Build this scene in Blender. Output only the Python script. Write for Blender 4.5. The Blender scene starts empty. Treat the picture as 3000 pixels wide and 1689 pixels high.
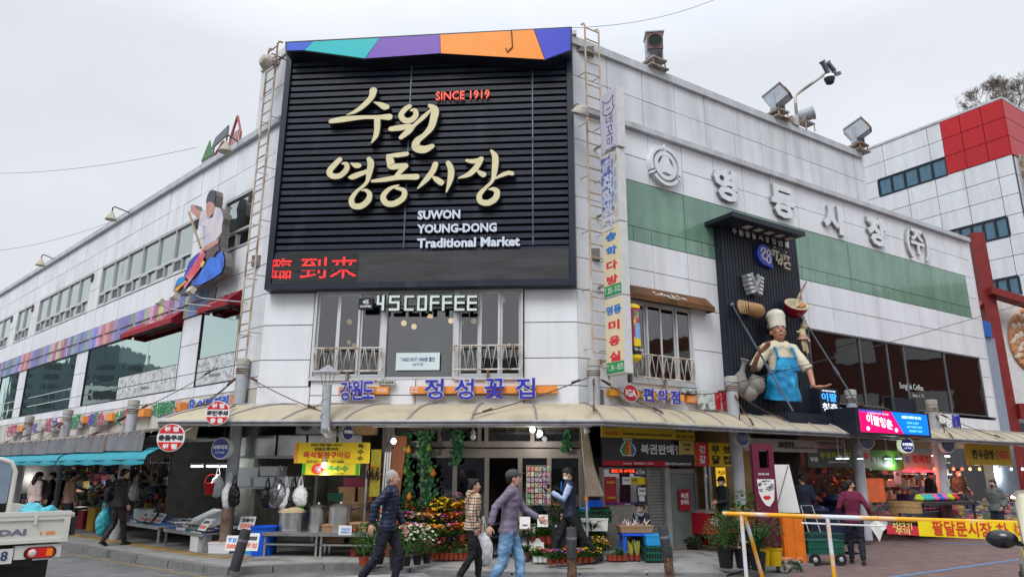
import math
from math import cos,sin
rg_,tu_,en_=range,tuple,enumerate
FPX=2048.6;PIT=0.254728;ROL=-0.004715;CH=1.7
_cp,_sp,_cr,_sr=cos(PIT),sin(PIT),cos(ROL),sin(ROL)
CAM=(0.0,0.0,CH)
RIGHT=(_cr,_sp*_sr,-_cp*_sr);DOWN=(-_sr,_sp*_cr,-_cp*_cr);FWD=(0.0,_cp,_sp)
def ray(px,py):
 x=(px-1500)/FPX;y=(py-844.5)/FPX
 return tu_(RIGHT[i]*x+DOWN[i]*y+FWD[i] for i in rg_(3))
def ground(px,py,z=0.0):
 r=ray(px,py);t=(z-CH)/r[2]
 return (r[0]*t,r[1]*t,z)
def atY(px,py,Y):
 r=ray(px,py);t=Y/r[1]
 return (r[0]*t,r[1]*t,CH+r[2]*t)
def proj(p):
 v=(p[0],p[1],p[2]-CH)
 a=sum(v[i]*RIGHT[i] for i in rg_(3));b=sum(v[i]*DOWN[i] for i in rg_(3));c=sum(v[i]*FWD[i] for i in rg_(3))
 return (1500+FPX*a/c,844.5+FPX*b/c)
class Plane:
 """vertical plane: origin o (x,y), u = horizontal direction running right in the picture, n = normal towards the street"""
 def __init__(s,o,ang):
  s.o=o;s.u=(sin(ang),cos(ang));s.n=(s.u[1],-s.u[0]);s.rot=math.atan2(s.u[1],s.u[0])
 def hit(s,px,py,off=0.0):
  r=ray(px,py);ox=s.o[0]+s.n[0]*off;oy=s.o[1]+s.n[1]*off
  t=(ox*s.n[0]+oy*s.n[1])/(r[0]*s.n[0]+r[1]*s.n[1])
  x,y,z=r[0]*t,r[1]*t,CH+r[2]*t
  return ((x-s.o[0])*s.u[0]+(y-s.o[1])*s.u[1],z)
 def W(s,u,z,off=0.0):
  return (s.o[0]+s.u[0]*u+s.n[0]*off, s.o[1]+s.u[1]*u+s.n[1]*off, z)
_D=14.2
_g=ray(1420,1380);_c0=(_g[0]*_D/_g[1],_D)
PC=Plane(_c0,math.radians(94.727))
_ul=PC.hit(779,855)[0];_ur=PC.hit(1691,855)[0]
CL=PC.W(_ul,0)[:2];CR=PC.W(_ur,0)[:2]
PC=Plane(CL,math.radians(94.727));CW=_ur-_ul
PL=Plane(CL,math.radians(180-47.492)) # u runs right towards the corner: u<0 on the facade
PR=Plane(CR,math.radians(57.899))
import bpy, random
import numpy as np
from mathutils import Matrix, Vector
R=math.radians;PI=math.pi;rnd=random.Random(7)
V_=Vector;MRo=Matrix.Rotation;MTr=Matrix.Translation;SC=bpy.context.scene;COL=SC.collection
#  camera
cd=bpy.data.cameras.new('camera');cd.sensor_width=36;cd.lens=36*FPX/3000;cd.clip_end=2000;cd.clip_start=.05
cam=bpy.data.objects.new('camera',cd);COL.objects.link(cam)
cam.matrix_world=Matrix([[RIGHT[i],-DOWN[i],-FWD[i],CAM[i]] for i in rg_(3)]+[[0,0,0,1]])
SC.camera=cam
#  world: overcast sky (Nishita under a thick cloud layer)
SUN_EL,SUN_AZ=R(48),R(200)   # azimuth from north(+Y) clockwise: light comes from behind the camera, a little to the left
w=bpy.data.worlds.new('World');SC.world=w;w.use_nodes=True;nt=w.node_tree;nt.nodes.clear()
def wn(t,**k):
 n=nt.nodes.new(t)
 for a,b in k.items(): setattr(n,a,b)
 return n
sky=wn('ShaderNodeTexSky',sky_type='NISHITA',sun_disc=False,sun_elevation=SUN_EL,sun_rotation=SUN_AZ,dust_density=3.0)
tc=wn('ShaderNodeTexCoord');sep=wn('ShaderNodeSeparateXYZ');nt.links.new(tc.outputs['Generated'],sep.inputs[0])
mp=wn('ShaderNodeMapping');mp.inputs['Scale'].default_value=(.8,.8,2.0);nt.links.new(tc.outputs['Generated'],mp.inputs[0])
nz=wn('ShaderNodeTexNoise');nz.inputs['Scale'].default_value=1.7;nz.inputs['Detail'].default_value=5;nz.inputs['Roughness'].default_value=.5;nt.links.new(mp.outputs[0],nz.inputs['Vector'])
cr=wn('ShaderNodeValToRGB');nt.links.new(nz.outputs['Fac'],cr.inputs[0])
cr.color_ramp.elements[0].position=.36;cr.color_ramp.elements[0].color=(.68,.715,.765,1)
cr.color_ramp.elements[1].position=.66;cr.color_ramp.elements[1].color=(.82,.85,.90,1)
gr=wn('ShaderNodeValToRGB');nt.links.new(sep.outputs['Z'],gr.inputs[0])
e=gr.color_ramp.elements;e[0].position=0.0;e[0].color=(1.0,.97,.92,1);e[1].position=1.0;e[1].color=(2.5,2.52,2.58,1)
q=e.new(.22);q.color=(1.0,.985,.96,1);q=e.new(.52);q.color=(1.02,1.02,1.02,1)
mu=wn('ShaderNodeMix',data_type='RGBA',blend_type='MULTIPLY');mu.inputs[0].default_value=1
nt.links.new(cr.outputs[0],mu.inputs[6]);nt.links.new(gr.outputs[0],mu.inputs[7])
sc=wn('ShaderNodeMix',data_type='RGBA',blend_type='MULTIPLY');sc.inputs[0].default_value=1;sc.inputs[7].default_value=(8.4,8.4,8.5,1)
nt.links.new(mu.outputs[2],sc.inputs[6])
mx=wn('ShaderNodeMix',data_type='RGBA');mx.inputs[0].default_value=.94;nt.links.new(sky.outputs[0],mx.inputs[6]);nt.links.new(sc.outputs[2],mx.inputs[7])
bg=wn('ShaderNodeBackground');bg.inputs[1].default_value=.10;nt.links.new(mx.outputs[2],bg.inputs[0])
wo=wn('ShaderNodeOutputWorld');nt.links.new(bg.outputs[0],wo.inputs[0])
ld=bpy.data.lights.new('sun','SUN');ld.energy=1.5;ld.angle=R(28);ld.color=(1,.985,.965)
so=bpy.data.objects.new('sun',ld);COL.objects.link(so)
_sd=V_((sin(SUN_AZ)*cos(SUN_EL),cos(SUN_AZ)*cos(SUN_EL),sin(SUN_EL)))
so.rotation_euler=_sd.to_track_quat('Z','Y').to_euler();so.location=(0,-20,40)
SC.view_settings.view_transform='Standard';SC.view_settings.look='None';SC.view_settings.gamma=1;SC.view_settings.exposure=0.34
SC.cycles.max_bounces=6;SC.cycles.diffuse_bounces=3;SC.cycles.transparent_max_bounces=10;SC.cycles.use_denoising=True
SC.cycles.caustics_reflective=False;SC.cycles.caustics_refractive=False;SC.cycles.sample_clamp_indirect=4
#  materials
_M={}
def mat(name,col,ro=.55,metal=0,var=.10,scale=3,bump=0,bscale=40,streak=0,rn=0,emit=0,spec=.3,coat=0,col2=None,stretch=None,dirt=None):
 """plain surface: colour with noise wear, optional rain streaks (dark, vertical), per-object shade and bump"""
 if name in _M: return _M[name]
 m=bpy.data.materials.new(name);m.use_nodes=True;t=m.node_tree;N=t.nodes;L=t.links
 b=N['Principled BSDF'];c=(col[0],col[1],col[2],1)
 b.inputs['Roughness'].default_value=ro;b.inputs['Metallic'].default_value=metal
 b.inputs['Specular IOR Level'].default_value=spec;b.inputs['Coat Weight'].default_value=coat
 b.inputs['Base Color'].default_value=c;cur=None
 g=N.new('ShaderNodeNewGeometry')
 def noise(sc,det=4,st=None,src=None):
  n=N.new('ShaderNodeTexNoise');n.inputs['Scale'].default_value=sc;n.inputs['Detail'].default_value=det
  if st:
   mpn=N.new('ShaderNodeMapping');mpn.inputs['Scale'].default_value=st;L.new(g.outputs['Position'],mpn.inputs[0]);L.new(mpn.outputs[0],n.inputs['Vector'])
  else: L.new(g.outputs['Position'],n.inputs['Vector'])
  return n.outputs['Fac']
 def mr(src,a,b_,c_=0.3,d_=0.7):
  r=N.new('ShaderNodeMapRange');L.new(src,r.inputs[0]);r.inputs[1].default_value=c_;r.inputs[2].default_value=d_;r.inputs[3].default_value=a;r.inputs[4].default_value=b_;return r.outputs[0]
 def mul(a,bv):
  x=N.new('ShaderNodeMix');x.data_type='RGBA';x.blend_type='MULTIPLY';x.inputs[0].default_value=1
  if a is None: x.inputs[6].default_value=c
  else: L.new(a,x.inputs[6])
  L.new(bv,x.inputs[7]);return x.outputs[2]
 if col2 is not None:
  x=N.new('ShaderNodeMix');x.data_type='RGBA';x.inputs[6].default_value=c;x.inputs[7].default_value=(*col2[:3],1)
  L.new(mr(noise(scale,5,stretch),0,1,.45,.62),x.inputs[0]);cur=x.outputs[2]
 if var: cur=mul(cur,mr(noise(scale*1.7,5,stretch),1-var,1+var))
 if streak: cur=mul(cur,mr(noise(1,5,(2.6,2.6,.28)),1-streak,1.0,.35,.6))
 if dirt:
  x=N.new('ShaderNodeMix');x.data_type='RGBA';L.new(mr(noise(1,6,(2.2,2.2,.35)),0,dirt[3],.54,.72),x.inputs[0])
  if cur is None: x.inputs[6].default_value=c
  else: L.new(cur,x.inputs[6])
  x.inputs[7].default_value=(*dirt[:3],1);cur=x.outputs[2]
 if rn:
  oi=N.new('ShaderNodeObjectInfo');cur=mul(cur,mr(oi.outputs['Random'],1-rn,1+rn*.4,0,1))
 if cur is not None: L.new(cur,b.inputs['Base Color'])
 if bump:
  bn=N.new('ShaderNodeBump');bn.inputs['Strength'].default_value=min(1,bump);bn.inputs['Distance'].default_value=.02
  L.new(noise(bscale,4),bn.inputs['Height']);L.new(bn.outputs[0],b.inputs['Normal'])
 if emit:
  b.inputs['Emission Strength'].default_value=emit
  if cur is not None: L.new(cur,b.inputs['Emission Color'])
  else: b.inputs['Emission Color'].default_value=c
 _M[name]=m;return m
def glass(name,tint=(.5,.6,.6),base=.12,ro=.02,refl=(1,1,1)):
 """window glass: tinted see-through with a mirror film that strengthens at grazing angles"""
 if name in _M: return _M[name]
 m=bpy.data.materials.new(name);m.use_nodes=True;t=m.node_tree;N=t.nodes;L=t.links;N.remove(N['Principled BSDF'])
 tr=N.new('ShaderNodeBsdfTransparent');tr.inputs[0].default_value=(*tint,1)
 gl=N.new('ShaderNodeBsdfGlossy');gl.inputs['Roughness'].default_value=ro;gl.inputs[0].default_value=(*refl,1)
 fr=N.new('ShaderNodeFresnel');fr.inputs[0].default_value=1.5
 ma=N.new('ShaderNodeMath');ma.operation='ADD';ma.use_clamp=True;ma.inputs[1].default_value=base;L.new(fr.outputs[0],ma.inputs[0])
 bn=N.new('ShaderNodeBump');bn.inputs['Strength'].default_value=.06;bn.inputs['Distance'].default_value=.05
 nn=N.new('ShaderNodeTexNoise');nn.inputs['Scale'].default_value=1.3;g=N.new('ShaderNodeNewGeometry');L.new(g.outputs['Position'],nn.inputs['Vector']);L.new(nn.outputs['Fac'],bn.inputs['Height']);L.new(bn.outputs[0],gl.inputs['Normal'])
 mx=N.new('ShaderNodeMixShader');L.new(ma.outputs[0],mx.inputs[0]);L.new(tr.outputs[0],mx.inputs[1]);L.new(gl.outputs[0],mx.inputs[2]);L.new(mx.outputs[0],N['Material Output'].inputs[0])
 _M[name]=m;return m
def flat(name,col,**k):
 k.setdefault('var',.05);k.setdefault('ro',.5);return mat(name,col,**k)
#  mesh builder
class MB:
 def __init__(s): s.v=[];s.f=[];s.m=[];s.x=None
 def add(s,vs,fs,mi=0):
  o=len(s.v)
  if s.x is not None: vs=[tu_(s.x@Vector(p)) for p in vs]
  s.v+=list(vs);s.f+=[tu_(i+o for i in f) for f in fs];s.m+=[mi]*len(fs);return s
 def box(s,c,d,rz=0,mi=0,M=None):
  x,y,z=d[0]/2,d[1]/2,d[2]/2;cs,sn=cos(rz),sin(rz);vs=[]
  for k in rg_(8):
   a=(x if k&1 else -x,y if k&2 else -y,z if k&4 else -z)
   if M is not None: a=tu_(M@Vector(a));vs.append((c[0]+a[0],c[1]+a[1],c[2]+a[2]))
   else: vs.append((c[0]+a[0]*cs-a[1]*sn,c[1]+a[0]*sn+a[1]*cs,c[2]+a[2]))
  return s.add(vs,[(0,2,3,1),(4,5,7,6),(0,1,5,4),(2,6,7,3),(0,4,6,2),(1,3,7,5)],mi)
 def b(s,x0,x1,y0,y1,z0,z1,mi=0): return s.box(((x0+x1)/2,(y0+y1)/2,(z0+z1)/2),(abs(x1-x0),abs(y1-y0),abs(z1-z0)),mi=mi)
 def taper(s,c,d0,d1,h,mi=0,rz=0):
  cs,sn=cos(rz),sin(rz);vs=[]
  for z,d in ((0,d0),(h,d1)):
   for sx,sy in ((-1,-1),(1,-1),(1,1),(-1,1)):
    a,b_=sx*d[0]/2,sy*d[1]/2;vs.append((c[0]+a*cs-b_*sn,c[1]+a*sn+b_*cs,c[2]+z))
  return s.add(vs,[(3,2,1,0),(4,5,6,7),(0,1,5,4),(1,2,6,5),(2,3,7,6),(3,0,4,7)],mi)
 def quad(s,a,b,c,d,mi=0): return s.add([a,b,c,d],[(0,1,2,3)],mi)
 def slab(s,a,b,c,d,t,mi=0):
  n=(Vector(b)-Vector(a)).cross(Vector(d)-Vector(a)).normalized()*t
  lo=[tu_(Vector(p)-n) for p in (a,b,c,d)]
  return s.add([a,b,c,d]+lo,[(0,1,2,3),(7,6,5,4),(0,4,5,1),(1,5,6,2),(2,6,7,3),(3,7,4,0)],mi)
 def pz(s,pts,y0,y1,mi=0,side=None):
  """outline pts (x,z) in the local front view, from depth y0 (front) to y1 (back)"""
  a=sum(pts[i][0]*pts[(i+1)%len(pts)][1]-pts[(i+1)%len(pts)][0]*pts[i][1] for i in rg_(len(pts)))
  if a<0: pts=pts[::-1]
  n=len(pts);vs=[(p[0],y0,p[1]) for p in pts]+[(p[0],y1,p[1]) for p in pts]
  s.add(vs,[tu_(rg_(n)),tu_(rg_(2*n-1,n-1,-1))],mi)
  return s.add(vs,[(i,n+i,n+(i+1)%n,(i+1)%n) for i in rg_(n)],mi if side is None else side)
 def floor(s,pts,z0,z1,mi=0):
  a=sum(pts[i][0]*pts[(i+1)%len(pts)][1]-pts[(i+1)%len(pts)][0]*pts[i][1] for i in rg_(len(pts)))
  if a<0: pts=pts[::-1]
  n=len(pts);vs=[(p[0],p[1],z1) for p in pts]+[(p[0],p[1],z0) for p in pts]
  return s.add(vs,[tu_(rg_(n)),tu_(rg_(2*n-1,n-1,-1))]+[((i+1)%n,i,n+i,n+(i+1)%n) for i in rg_(n)],mi)
 def tb(s,pts,r,n=8,mi=0,flat=1.0,cap=True):
  pts=[Vector(p) for p in pts];rs=r if isinstance(r,(list,tuple)) else [r]*len(pts);vs=[];up=None
  for i,p in en_(pts):
   d=(pts[min(i+1,len(pts)-1)]-pts[max(i-1,0)]).normalized()
   if up is None: up=V_((0,0,1)) if abs(d.z)<.9 else V_((0,1,0))
   a=d.cross(up);a=a.normalized() if a.length>1e-6 else V_((1,0,0));b_=a.cross(d).normalized();up=b_
   for k in rg_(n):
    t=2*PI*k/n;vs.append(tu_(p+a*cos(t)*rs[i]+b_*sin(t)*rs[i]*flat))
  fs=[(i*n+k,i*n+(k+1)%n,(i+1)*n+(k+1)%n,(i+1)*n+k) for i in rg_(len(pts)-1) for k in rg_(n)]
  if cap: fs+=[tu_(rg_(n-1,-1,-1)),tu_(rg_((len(pts)-1)*n,len(pts)*n))]
  return s.add(vs,fs,mi)
 def lt(s,prof,c=(0,0,0),n=16,mi=0,M=None):
  vs=[];
  for r_,z in prof:
   for k in rg_(n):
    t=2*PI*k/n;a=V_((r_*cos(t),r_*sin(t),z))
    if M is not None: a=M@a
    vs.append((c[0]+a[0],c[1]+a[1],c[2]+a[2]))
  fs=[(i*n+k,i*n+(k+1)%n,(i+1)*n+(k+1)%n,(i+1)*n+k) for i in rg_(len(prof)-1) for k in rg_(n)]
  if prof[0][0]>1e-4: fs.append(tu_(rg_(n-1,-1,-1)))
  if prof[-1][0]>1e-4: fs.append(tu_(rg_((len(prof)-1)*n,len(prof)*n)))
  return s.add(vs,fs,mi)
 def ell(s,c,r,n=12,m=8,mi=0,M=None):
  if not isinstance(r,(list,tuple)): r=(r,r,r)
  vs=[]
  for j in rg_(m+1):
   ph=PI*j/m-PI/2
   for k in rg_(n):
    t=2*PI*k/n;a=V_((r[0]*cos(ph)*cos(t),r[1]*cos(ph)*sin(t),r[2]*sin(ph)))
    if M is not None: a=M@a
    vs.append((c[0]+a[0],c[1]+a[1],c[2]+a[2]))
  return s.add(vs,[(j*n+k,j*n+(k+1)%n,(j+1)*n+(k+1)%n,(j+1)*n+k) for j in rg_(m) for k in rg_(n)],mi)
 def mesh(s,name,mats,sm=False):
  me=bpy.data.meshes.new(name);me.from_pydata(s.v,[],s.f)
  if not isinstance(mats,(list,tuple)): mats=[mats]
  for m in mats: me.materials.append(m)
  if len(mats)>1: me.polygons.foreach_set('material_index',[min(i,len(mats)-1) for i in s.m])
  if sm:
   me.polygons.foreach_set('use_smooth',[True]*len(me.polygons))
   try: me.set_sharp_from_angle(angle=R(38 if sm==1 else sm))
   except Exception: pass
  me.update();return me
 def bd(s,name,mats,parent=None,frame=None,sm=False,label=None):
  return put(name,s.mesh(name,mats,sm),parent,frame,label=label)
WM={};LM={}
def mtx(frame): return MTr(frame[0])@MRo(frame[1],4,'Z')
def put(name,me,parent=None,frame=None,label=None,scale=None,M=None):
 """link mesh as object;frame=(loc,rz) is a world frame when the thing has another one"""
 o=bpy.data.objects.new(name,me);COL.objects.link(o)
 if parent is not None:
  o.parent=parent
  Lm=WM[parent.name].inverted()@mtx(frame) if frame is not None else (M if M is not None else Matrix())
  o.matrix_basis=Lm;LM[o.name]=Lm
  WM[o.name]=WM[parent.name]@Lm
 else:
  o.matrix_world=mtx(frame) if frame is not None else (M if M is not None else Matrix());WM[o.name]=o.matrix_world.copy()
 if scale is not None: o.scale=scale
 if label: o['label']=label
 return o
def T(name,label,cat,frame=((0,0,0),0),group=None):
 o=bpy.data.objects.new(name,None);COL.objects.link(o);o.empty_display_size=.2
 o.matrix_world=mtx(frame);WM[o.name]=mtx(frame);tag(o,label,cat,group);return o
def tag(o,label,cat,group=None):
 o['label']=label;o['category']=cat
 if group: o['group']=group
 return o
def struct(o): o['kind']='structure';return o
def stuff(o,label=None,cat=None):
 o['kind']='stuff'
 if label: o['label']=label
 if cat: o['category']=cat
 return o
def F(P,u,z=0,off=0): return (P.W(u,z,off),P.rot)
def FH(P,px,py,off=0):
 u,z=P.hit(px,py,off);return (P.W(u,z,off),P.rot)
def G(px,py,z=.12): return ground(px,py,z)
def topz(p,py):
 """height at which a point above p is seen at picture row py"""
 lo,hi=-1,20
 for _ in rg_(40):
  m=(lo+hi)/2
  if proj((p[0],p[1],m))[1]>py: lo=m
  else: hi=m
 return lo
def sizeat(p,npx): # metres that npx picture pixels span at p
 v=(p[0],p[1],p[2]-CH);return npx*sum(v[i]*FWD[i] for i in rg_(3))/FPX
def copy_thing(o,frame,label=None):
 c=o.copy();COL.objects.link(c);c.matrix_world=mtx(frame);WM[c.name]=mtx(frame)
 if label: c['label']=label
 def rec(a,b):
  for ch in list(a.children):
   d=ch.copy();COL.objects.link(d);d.parent=b;LM[d.name]=LM[ch.name].copy();WM[d.name]=WM[b.name]@LM[d.name];rec(ch,d)
 rec(o,c);return c
UB={}
def unitbox(m):
 if m.name not in UB:
  b_=MB();b_.box((.5,.5,.5),(1,1,1));UB[m.name]=b_.mesh('block_'+m.name,m)
 return UB[m.name]
def piece(name,parent,frame,x0,x1,y0,y1,z0,z1,m,label=None):
 """cheap box part sharing one mesh;given in the coordinates of frame"""
 Mx=WM[parent.name].inverted()@mtx(frame)@MTr((x0,y0,z0))@Matrix.Diagonal((x1-x0,y1-y0,z1-z0,1))
 o=bpy.data.objects.new(name,unitbox(m));COL.objects.link(o);o.parent=parent;o.matrix_basis=Mx;LM[o.name]=Mx;WM[o.name]=WM[parent.name]@Mx
 if label: o['label']=label
 return o
#  lettering
_tc=bpy.data.curves.new('glyphs','FONT');_to=bpy.data.objects.new('glyphs',_tc);_tc.resolution_u=2
_TCH={}
SCR=bpy.data.scenes.new('scratch');SCR.collection.objects.link(_to)
def scratch_eval(o):
 SCR.view_layers[0].update();return o.evaluated_get(SCR.view_layers[0].depsgraph)
def glyph(body,bold=0,depth=.01,res=2,space=1.0,line=1.0,align='LEFT'):
 k=(body,bold,depth,res,space,line,align)
 if k in _TCH: return _TCH[k]
 _tc.body=body;_tc.offset=bold;_tc.extrude=0;_tc.resolution_u=res;_tc.space_character=space;_tc.space_line=line;_tc.align_x=align
 me=bpy.data.meshes.new_from_object(scratch_eval(_to))
 v=[(p.co.x,p.co.y) for p in me.vertices];f=[tu_(p.vertices) for p in me.polygons];bpy.data.meshes.remove(me)
 xs=[p[0] for p in v];ys=[p[1] for p in v];x0,x1,y0,y1=min(xs),max(xs),min(ys),max(ys)
 v=[((x-x0)/(x1-x0),(y-y0)/(y1-y0)) for x,y in v]
 ec={}
 for a in f:
  for i in rg_(len(a)):
   e_=(a[i],a[(i+1)%len(a)]);ec[e_]=1
 bd=[e_ for e_ in ec if (e_[1],e_[0]) not in ec]
 _TCH[k]=(v,f,bd,(x1-x0),(y1-y0));return _TCH[k]
def pgl(mb,body,x,z,w=None,h=None,y=0,d=.01,mi=0,bold=0,cx=True,cz=True,space=1.0,skew=0,line=1.0,align='LEFT',side=None,res=2,rot=0):
 """lay lettering flat on local plane y, box (w,h) centred at (x,z) when cx/cz"""
 v,f,bd,gw,gh=glyph(body,bold,0,res,space,line,align)
 if w is None: w=h*gw/gh
 if h is None: h=w*gh/gw
 x0=x-w/2 if cx else x;z0=z-h/2 if cz else z
 P_=[(x0+a*w,z0+b_*h+skew*(a-.5)*w) for a,b_ in v]
 if rot:
  c_,s_=cos(rot),sin(rot);P_=[(x+(a-x)*c_-(b_-z)*s_,z+(a-x)*s_+(b_-z)*c_) for a,b_ in P_]
 n=len(P_);vs=[(a,y-d,b_) for a,b_ in P_]
 mb.add(vs,f,mi)
 if d>.004:
  vs2=vs+[(a,y,b_) for a,b_ in P_]
  mb.add(vs2,[(b_,a,a+n,b_+n) for a,b_ in bd],mi if side is None else side)
 return mb
def text(parent,name,body,x,z,w=None,h=None,m=None,frame=None,**k):
 mb=MB();pgl(mb,body,x,z,w,h,**k);return mb.bd(name,m,parent,frame)
def stroke(pts,n=6):
 """variable width brush stroke -> outline polygon;pts (x,y,w)"""
 P_=[V_((p[0],p[1],p[2])) for p in pts];out=[]
 if len(P_)>2:
  for i in rg_(len(P_)-1):
   a=P_[max(i-1,0)];b_=P_[i];c=P_[i+1];d=P_[min(i+2,len(P_)-1)]
   for k in rg_(n):
    t=k/n;out.append(.5*((2*b_)+(-a+c)*t+(2*a-5*b_+4*c-d)*t*t+(-a+3*b_-3*c+d)*t**3))
  out.append(P_[-1])
 else: out=P_
 Lf,Rt=[],[]
 for i,p in en_(out):
  d=(out[min(i+1,len(out)-1)]-out[max(i-1,0)]);d=V_((d.x,d.y)).normalized();nn=V_((-d.y,d.x));w_=max(p.z,.004)/2
  Lf.append((p.x+nn.x*w_,p.y+nn.y*w_));Rt.append((p.x-nn.x*w_,p.y-nn.y*w_))
 def capp(p,d,w_): # round cap
  return [(p[0]+d.x*w_*cos(a)+(-d.y)*w_*sin(a),p[1]+d.y*w_*cos(a)+d.x*w_*sin(a)) for a in (R(55),R(20),R(-20),R(-55))]
 d1=(out[-1]-out[-2]);d1=V_((d1.x,d1.y)).normalized();d0=(out[0]-out[1]);d0=V_((d0.x,d0.y)).normalized()
 return Lf+capp(out[-1],d1,max(out[-1].z,.004)/2)+Rt[::-1]+capp(out[0],d0,max(out[0].z,.004)/2)
def ribbon(mb,pts,y0,y1,mi=0,side=None,n=6):
 """stroke drawn as quads (safe for curls)"""
 po=stroke(pts,n);m_=(len(po)-8)//2
 A=po[:m_];C1=po[m_:m_+4];B=po[m_+4:2*m_+4][::-1];C0=po[2*m_+4:]
 loops=[list(po)]
 N_=len(po);vs=[(p[0],y0,p[1]) for p in po]+[(p[0],y1,p[1]) for p in po]
 ia=list(rg_(m_));ib=[2*m_+3-i for i in rg_(m_)]
 def area(f):
  return sum(vs[f[i]][0]*vs[f[(i+1)%len(f)]][2]-vs[f[(i+1)%len(f)]][0]*vs[f[i]][2] for i in rg_(len(f)))
 fs=[]
 for i in rg_(m_-1): fs.append((ia[i],ib[i],ib[i+1],ia[i+1]))
 fs.append((ia[-1],ib[-1])+tu_(rg_(m_+3,m_-1,-1)));fs.append((ib[0],ia[0])+tu_(rg_(2*m_+7,2*m_+3,-1)))
 fs=[f if area(f)>0 else f[::-1] for f in fs]
 mb.add(vs,fs,mi);
 mb.add(vs,[(i,(i+1)%N_,N_+(i+1)%N_,N_+i) for i in rg_(N_)],mi if side is None else side)
M_PANEL=mat('white_metal_panel',(.745,.765,.80),ro=.38,var=.05,scale=.7,streak=.06,rn=.06,dirt=(.52,.50,.46,.34))
M_PANELG=mat('weathered_metal_panel',(.65,.67,.70),ro=.42,var=.05,scale=.8,streak=.16,rn=.05,dirt=(.36,.36,.35,.5))
M_JOINT=mat('joint_sealant',(.085,.085,.09),ro=.8,var=0)
M_COPE=mat('coping_metal',(.50,.52,.55),ro=.4,var=.08,streak=.15,rn=.05,dirt=(.3,.3,.29,.5))
M_ALU=mat('aluminium_frame',(.62,.63,.64),ro=.35,metal=.3,var=.06,dirt=(.35,.3,.25,.3))
M_BRNALU=mat('bronze_frame',(.23,.20,.18),ro=.42,metal=.25,var=.08)
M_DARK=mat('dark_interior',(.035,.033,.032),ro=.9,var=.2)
M_INT=mat('interior_wall',(.20,.19,.17),ro=.9,var=.2)
M_BLACK=mat('black_metal',(.015,.019,.030),ro=.42,var=.2,scale=2)
M_NAVY=mat('navy_louvre_metal',(.013,.018,.034),ro=.42,var=.3,scale=1.5,dirt=(.06,.07,.095,.45),rn=.2)
M_GOLD=mat('cream_letter_face',(.66,.60,.36),ro=.5,var=.05,dirt=(.45,.40,.22,.35))
M_RETURN=mat('letter_return_dark',(.015,.015,.02),ro=.5,var=.1)
M_WHITE=mat('white_paint',(.78,.79,.80),ro=.45,var=.05)
M_LTR=mat('white_letter_face',(.62,.68,.78),ro=.45,var=.03)
M_RUST=mat('rusty_steel',(.34,.31,.27),ro=.6,metal=.2,var=.15,scale=4,col2=(.20,.10,.05))
M_LADDER=mat('cream_ladder_steel',(.52,.46,.38),ro=.55,var=.15,scale=3,col2=(.28,.16,.08))
M_GALV=mat('galvanised_steel',(.45,.47,.50),ro=.42,metal=.5,var=.12,scale=5)
M_STEEL=mat('stainless_steel',(.55,.55,.55),ro=.28,metal=.9,var=.1,scale=4)
M_WIRE=mat('black_cable',(.02,.02,.02),ro=.6,var=0)
M_BLUEL=mat('blue_letter',(.035,.035,.42),ro=.35,var=.06)
M_REDL=mat('red_letter',(.55,.02,.04),ro=.4,var=.08)
M_ORANGE=mat('orange_board',(.80,.28,.06),ro=.5,var=.08,dirt=(.5,.18,.06,.4))
M_BLK=mat('black_print',(.02,.02,.02),ro=.6,var=0)
M_RED=mat('red_print',(.62,.03,.03),ro=.5,var=.03)
M_YEL=mat('yellow_banner',(.85,.60,.02),ro=.5,var=.04,scale=2)
M_GRNP=mat('green_print',(.02,.28,.08),ro=.5,var=.03)
M_GLG=glass('green_tinted_glass',(.50,.70,.64),.66,refl=(.72,.90,.85))
M_GLT=glass('upper_window_glass',(.70,.80,.78),.50,refl=(.84,.92,.90))
M_GLC=glass('cafe_glass',(.62,.64,.66),.10)
M_GLD=glass('dark_shop_glass',(.45,.45,.45),.06)
M_GREEN=mat('green_spandrel_panel',(.17,.31,.23),ro=.12,spec=.6,var=.10,scale=1,streak=.2,rn=.07,coat=.2)
#  figures
from mathutils import noise as _noise
def fuse(mb,vox,sm=4,fac=.6):
 """voxel union of the closed shells in mb -> (verts Nx3, faces)"""
 me=mb.mesh('tmp',M_DARK);o=bpy.data.objects.new('tmp',me);SCR.collection.objects.link(o)
 r=o.modifiers.new('r','REMESH');r.mode='VOXEL';r.voxel_size=vox
 if sm: s=o.modifiers.new('s','SMOOTH');s.factor=fac;s.iterations=sm
 e=bpy.data.meshes.new_from_object(scratch_eval(o))
 n=len(e.vertices);v=np.empty(n*3);e.vertices.foreach_get('co',v);v=v.reshape(-1,3)
 nr=np.empty(n*3);e.vertices.foreach_get('normal',nr);nr=nr.reshape(-1,3)
 f=[tu_(p.vertices) for p in e.polygons]
 bpy.data.objects.remove(o);bpy.data.meshes.remove(me);bpy.data.meshes.remove(e)
 return v,nr,f
def ik(a,c,l1,l2,hint):
 a,c=Vector(a),Vector(c);d=c-a;L=min(d.length,(l1+l2)*.999);dn=d.normalized();c=a+dn*L
 x=(l1*l1-l2*l2+L*L)/(2*L);h=math.sqrt(max(l1*l1-x*x,0));hv=Vector(hint);hv=hv-dn*hv.dot(dn);hv=hv.normalized() if hv.length>1e-6 else V_((0,1,0))
 return a+dn*x+hv*h,c
SKIN=mat('skin',(.50,.29,.20),ro=.5,var=.06,scale=8)
M_EYEW=mat('eye_white',(.75,.72,.70),ro=.2,var=0);M_EYE=mat('dark_iris',(.02,.012,.01),ro=.15,var=0);M_LIP=mat('lips',(.42,.14,.12),ro=.4,var=0)
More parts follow.
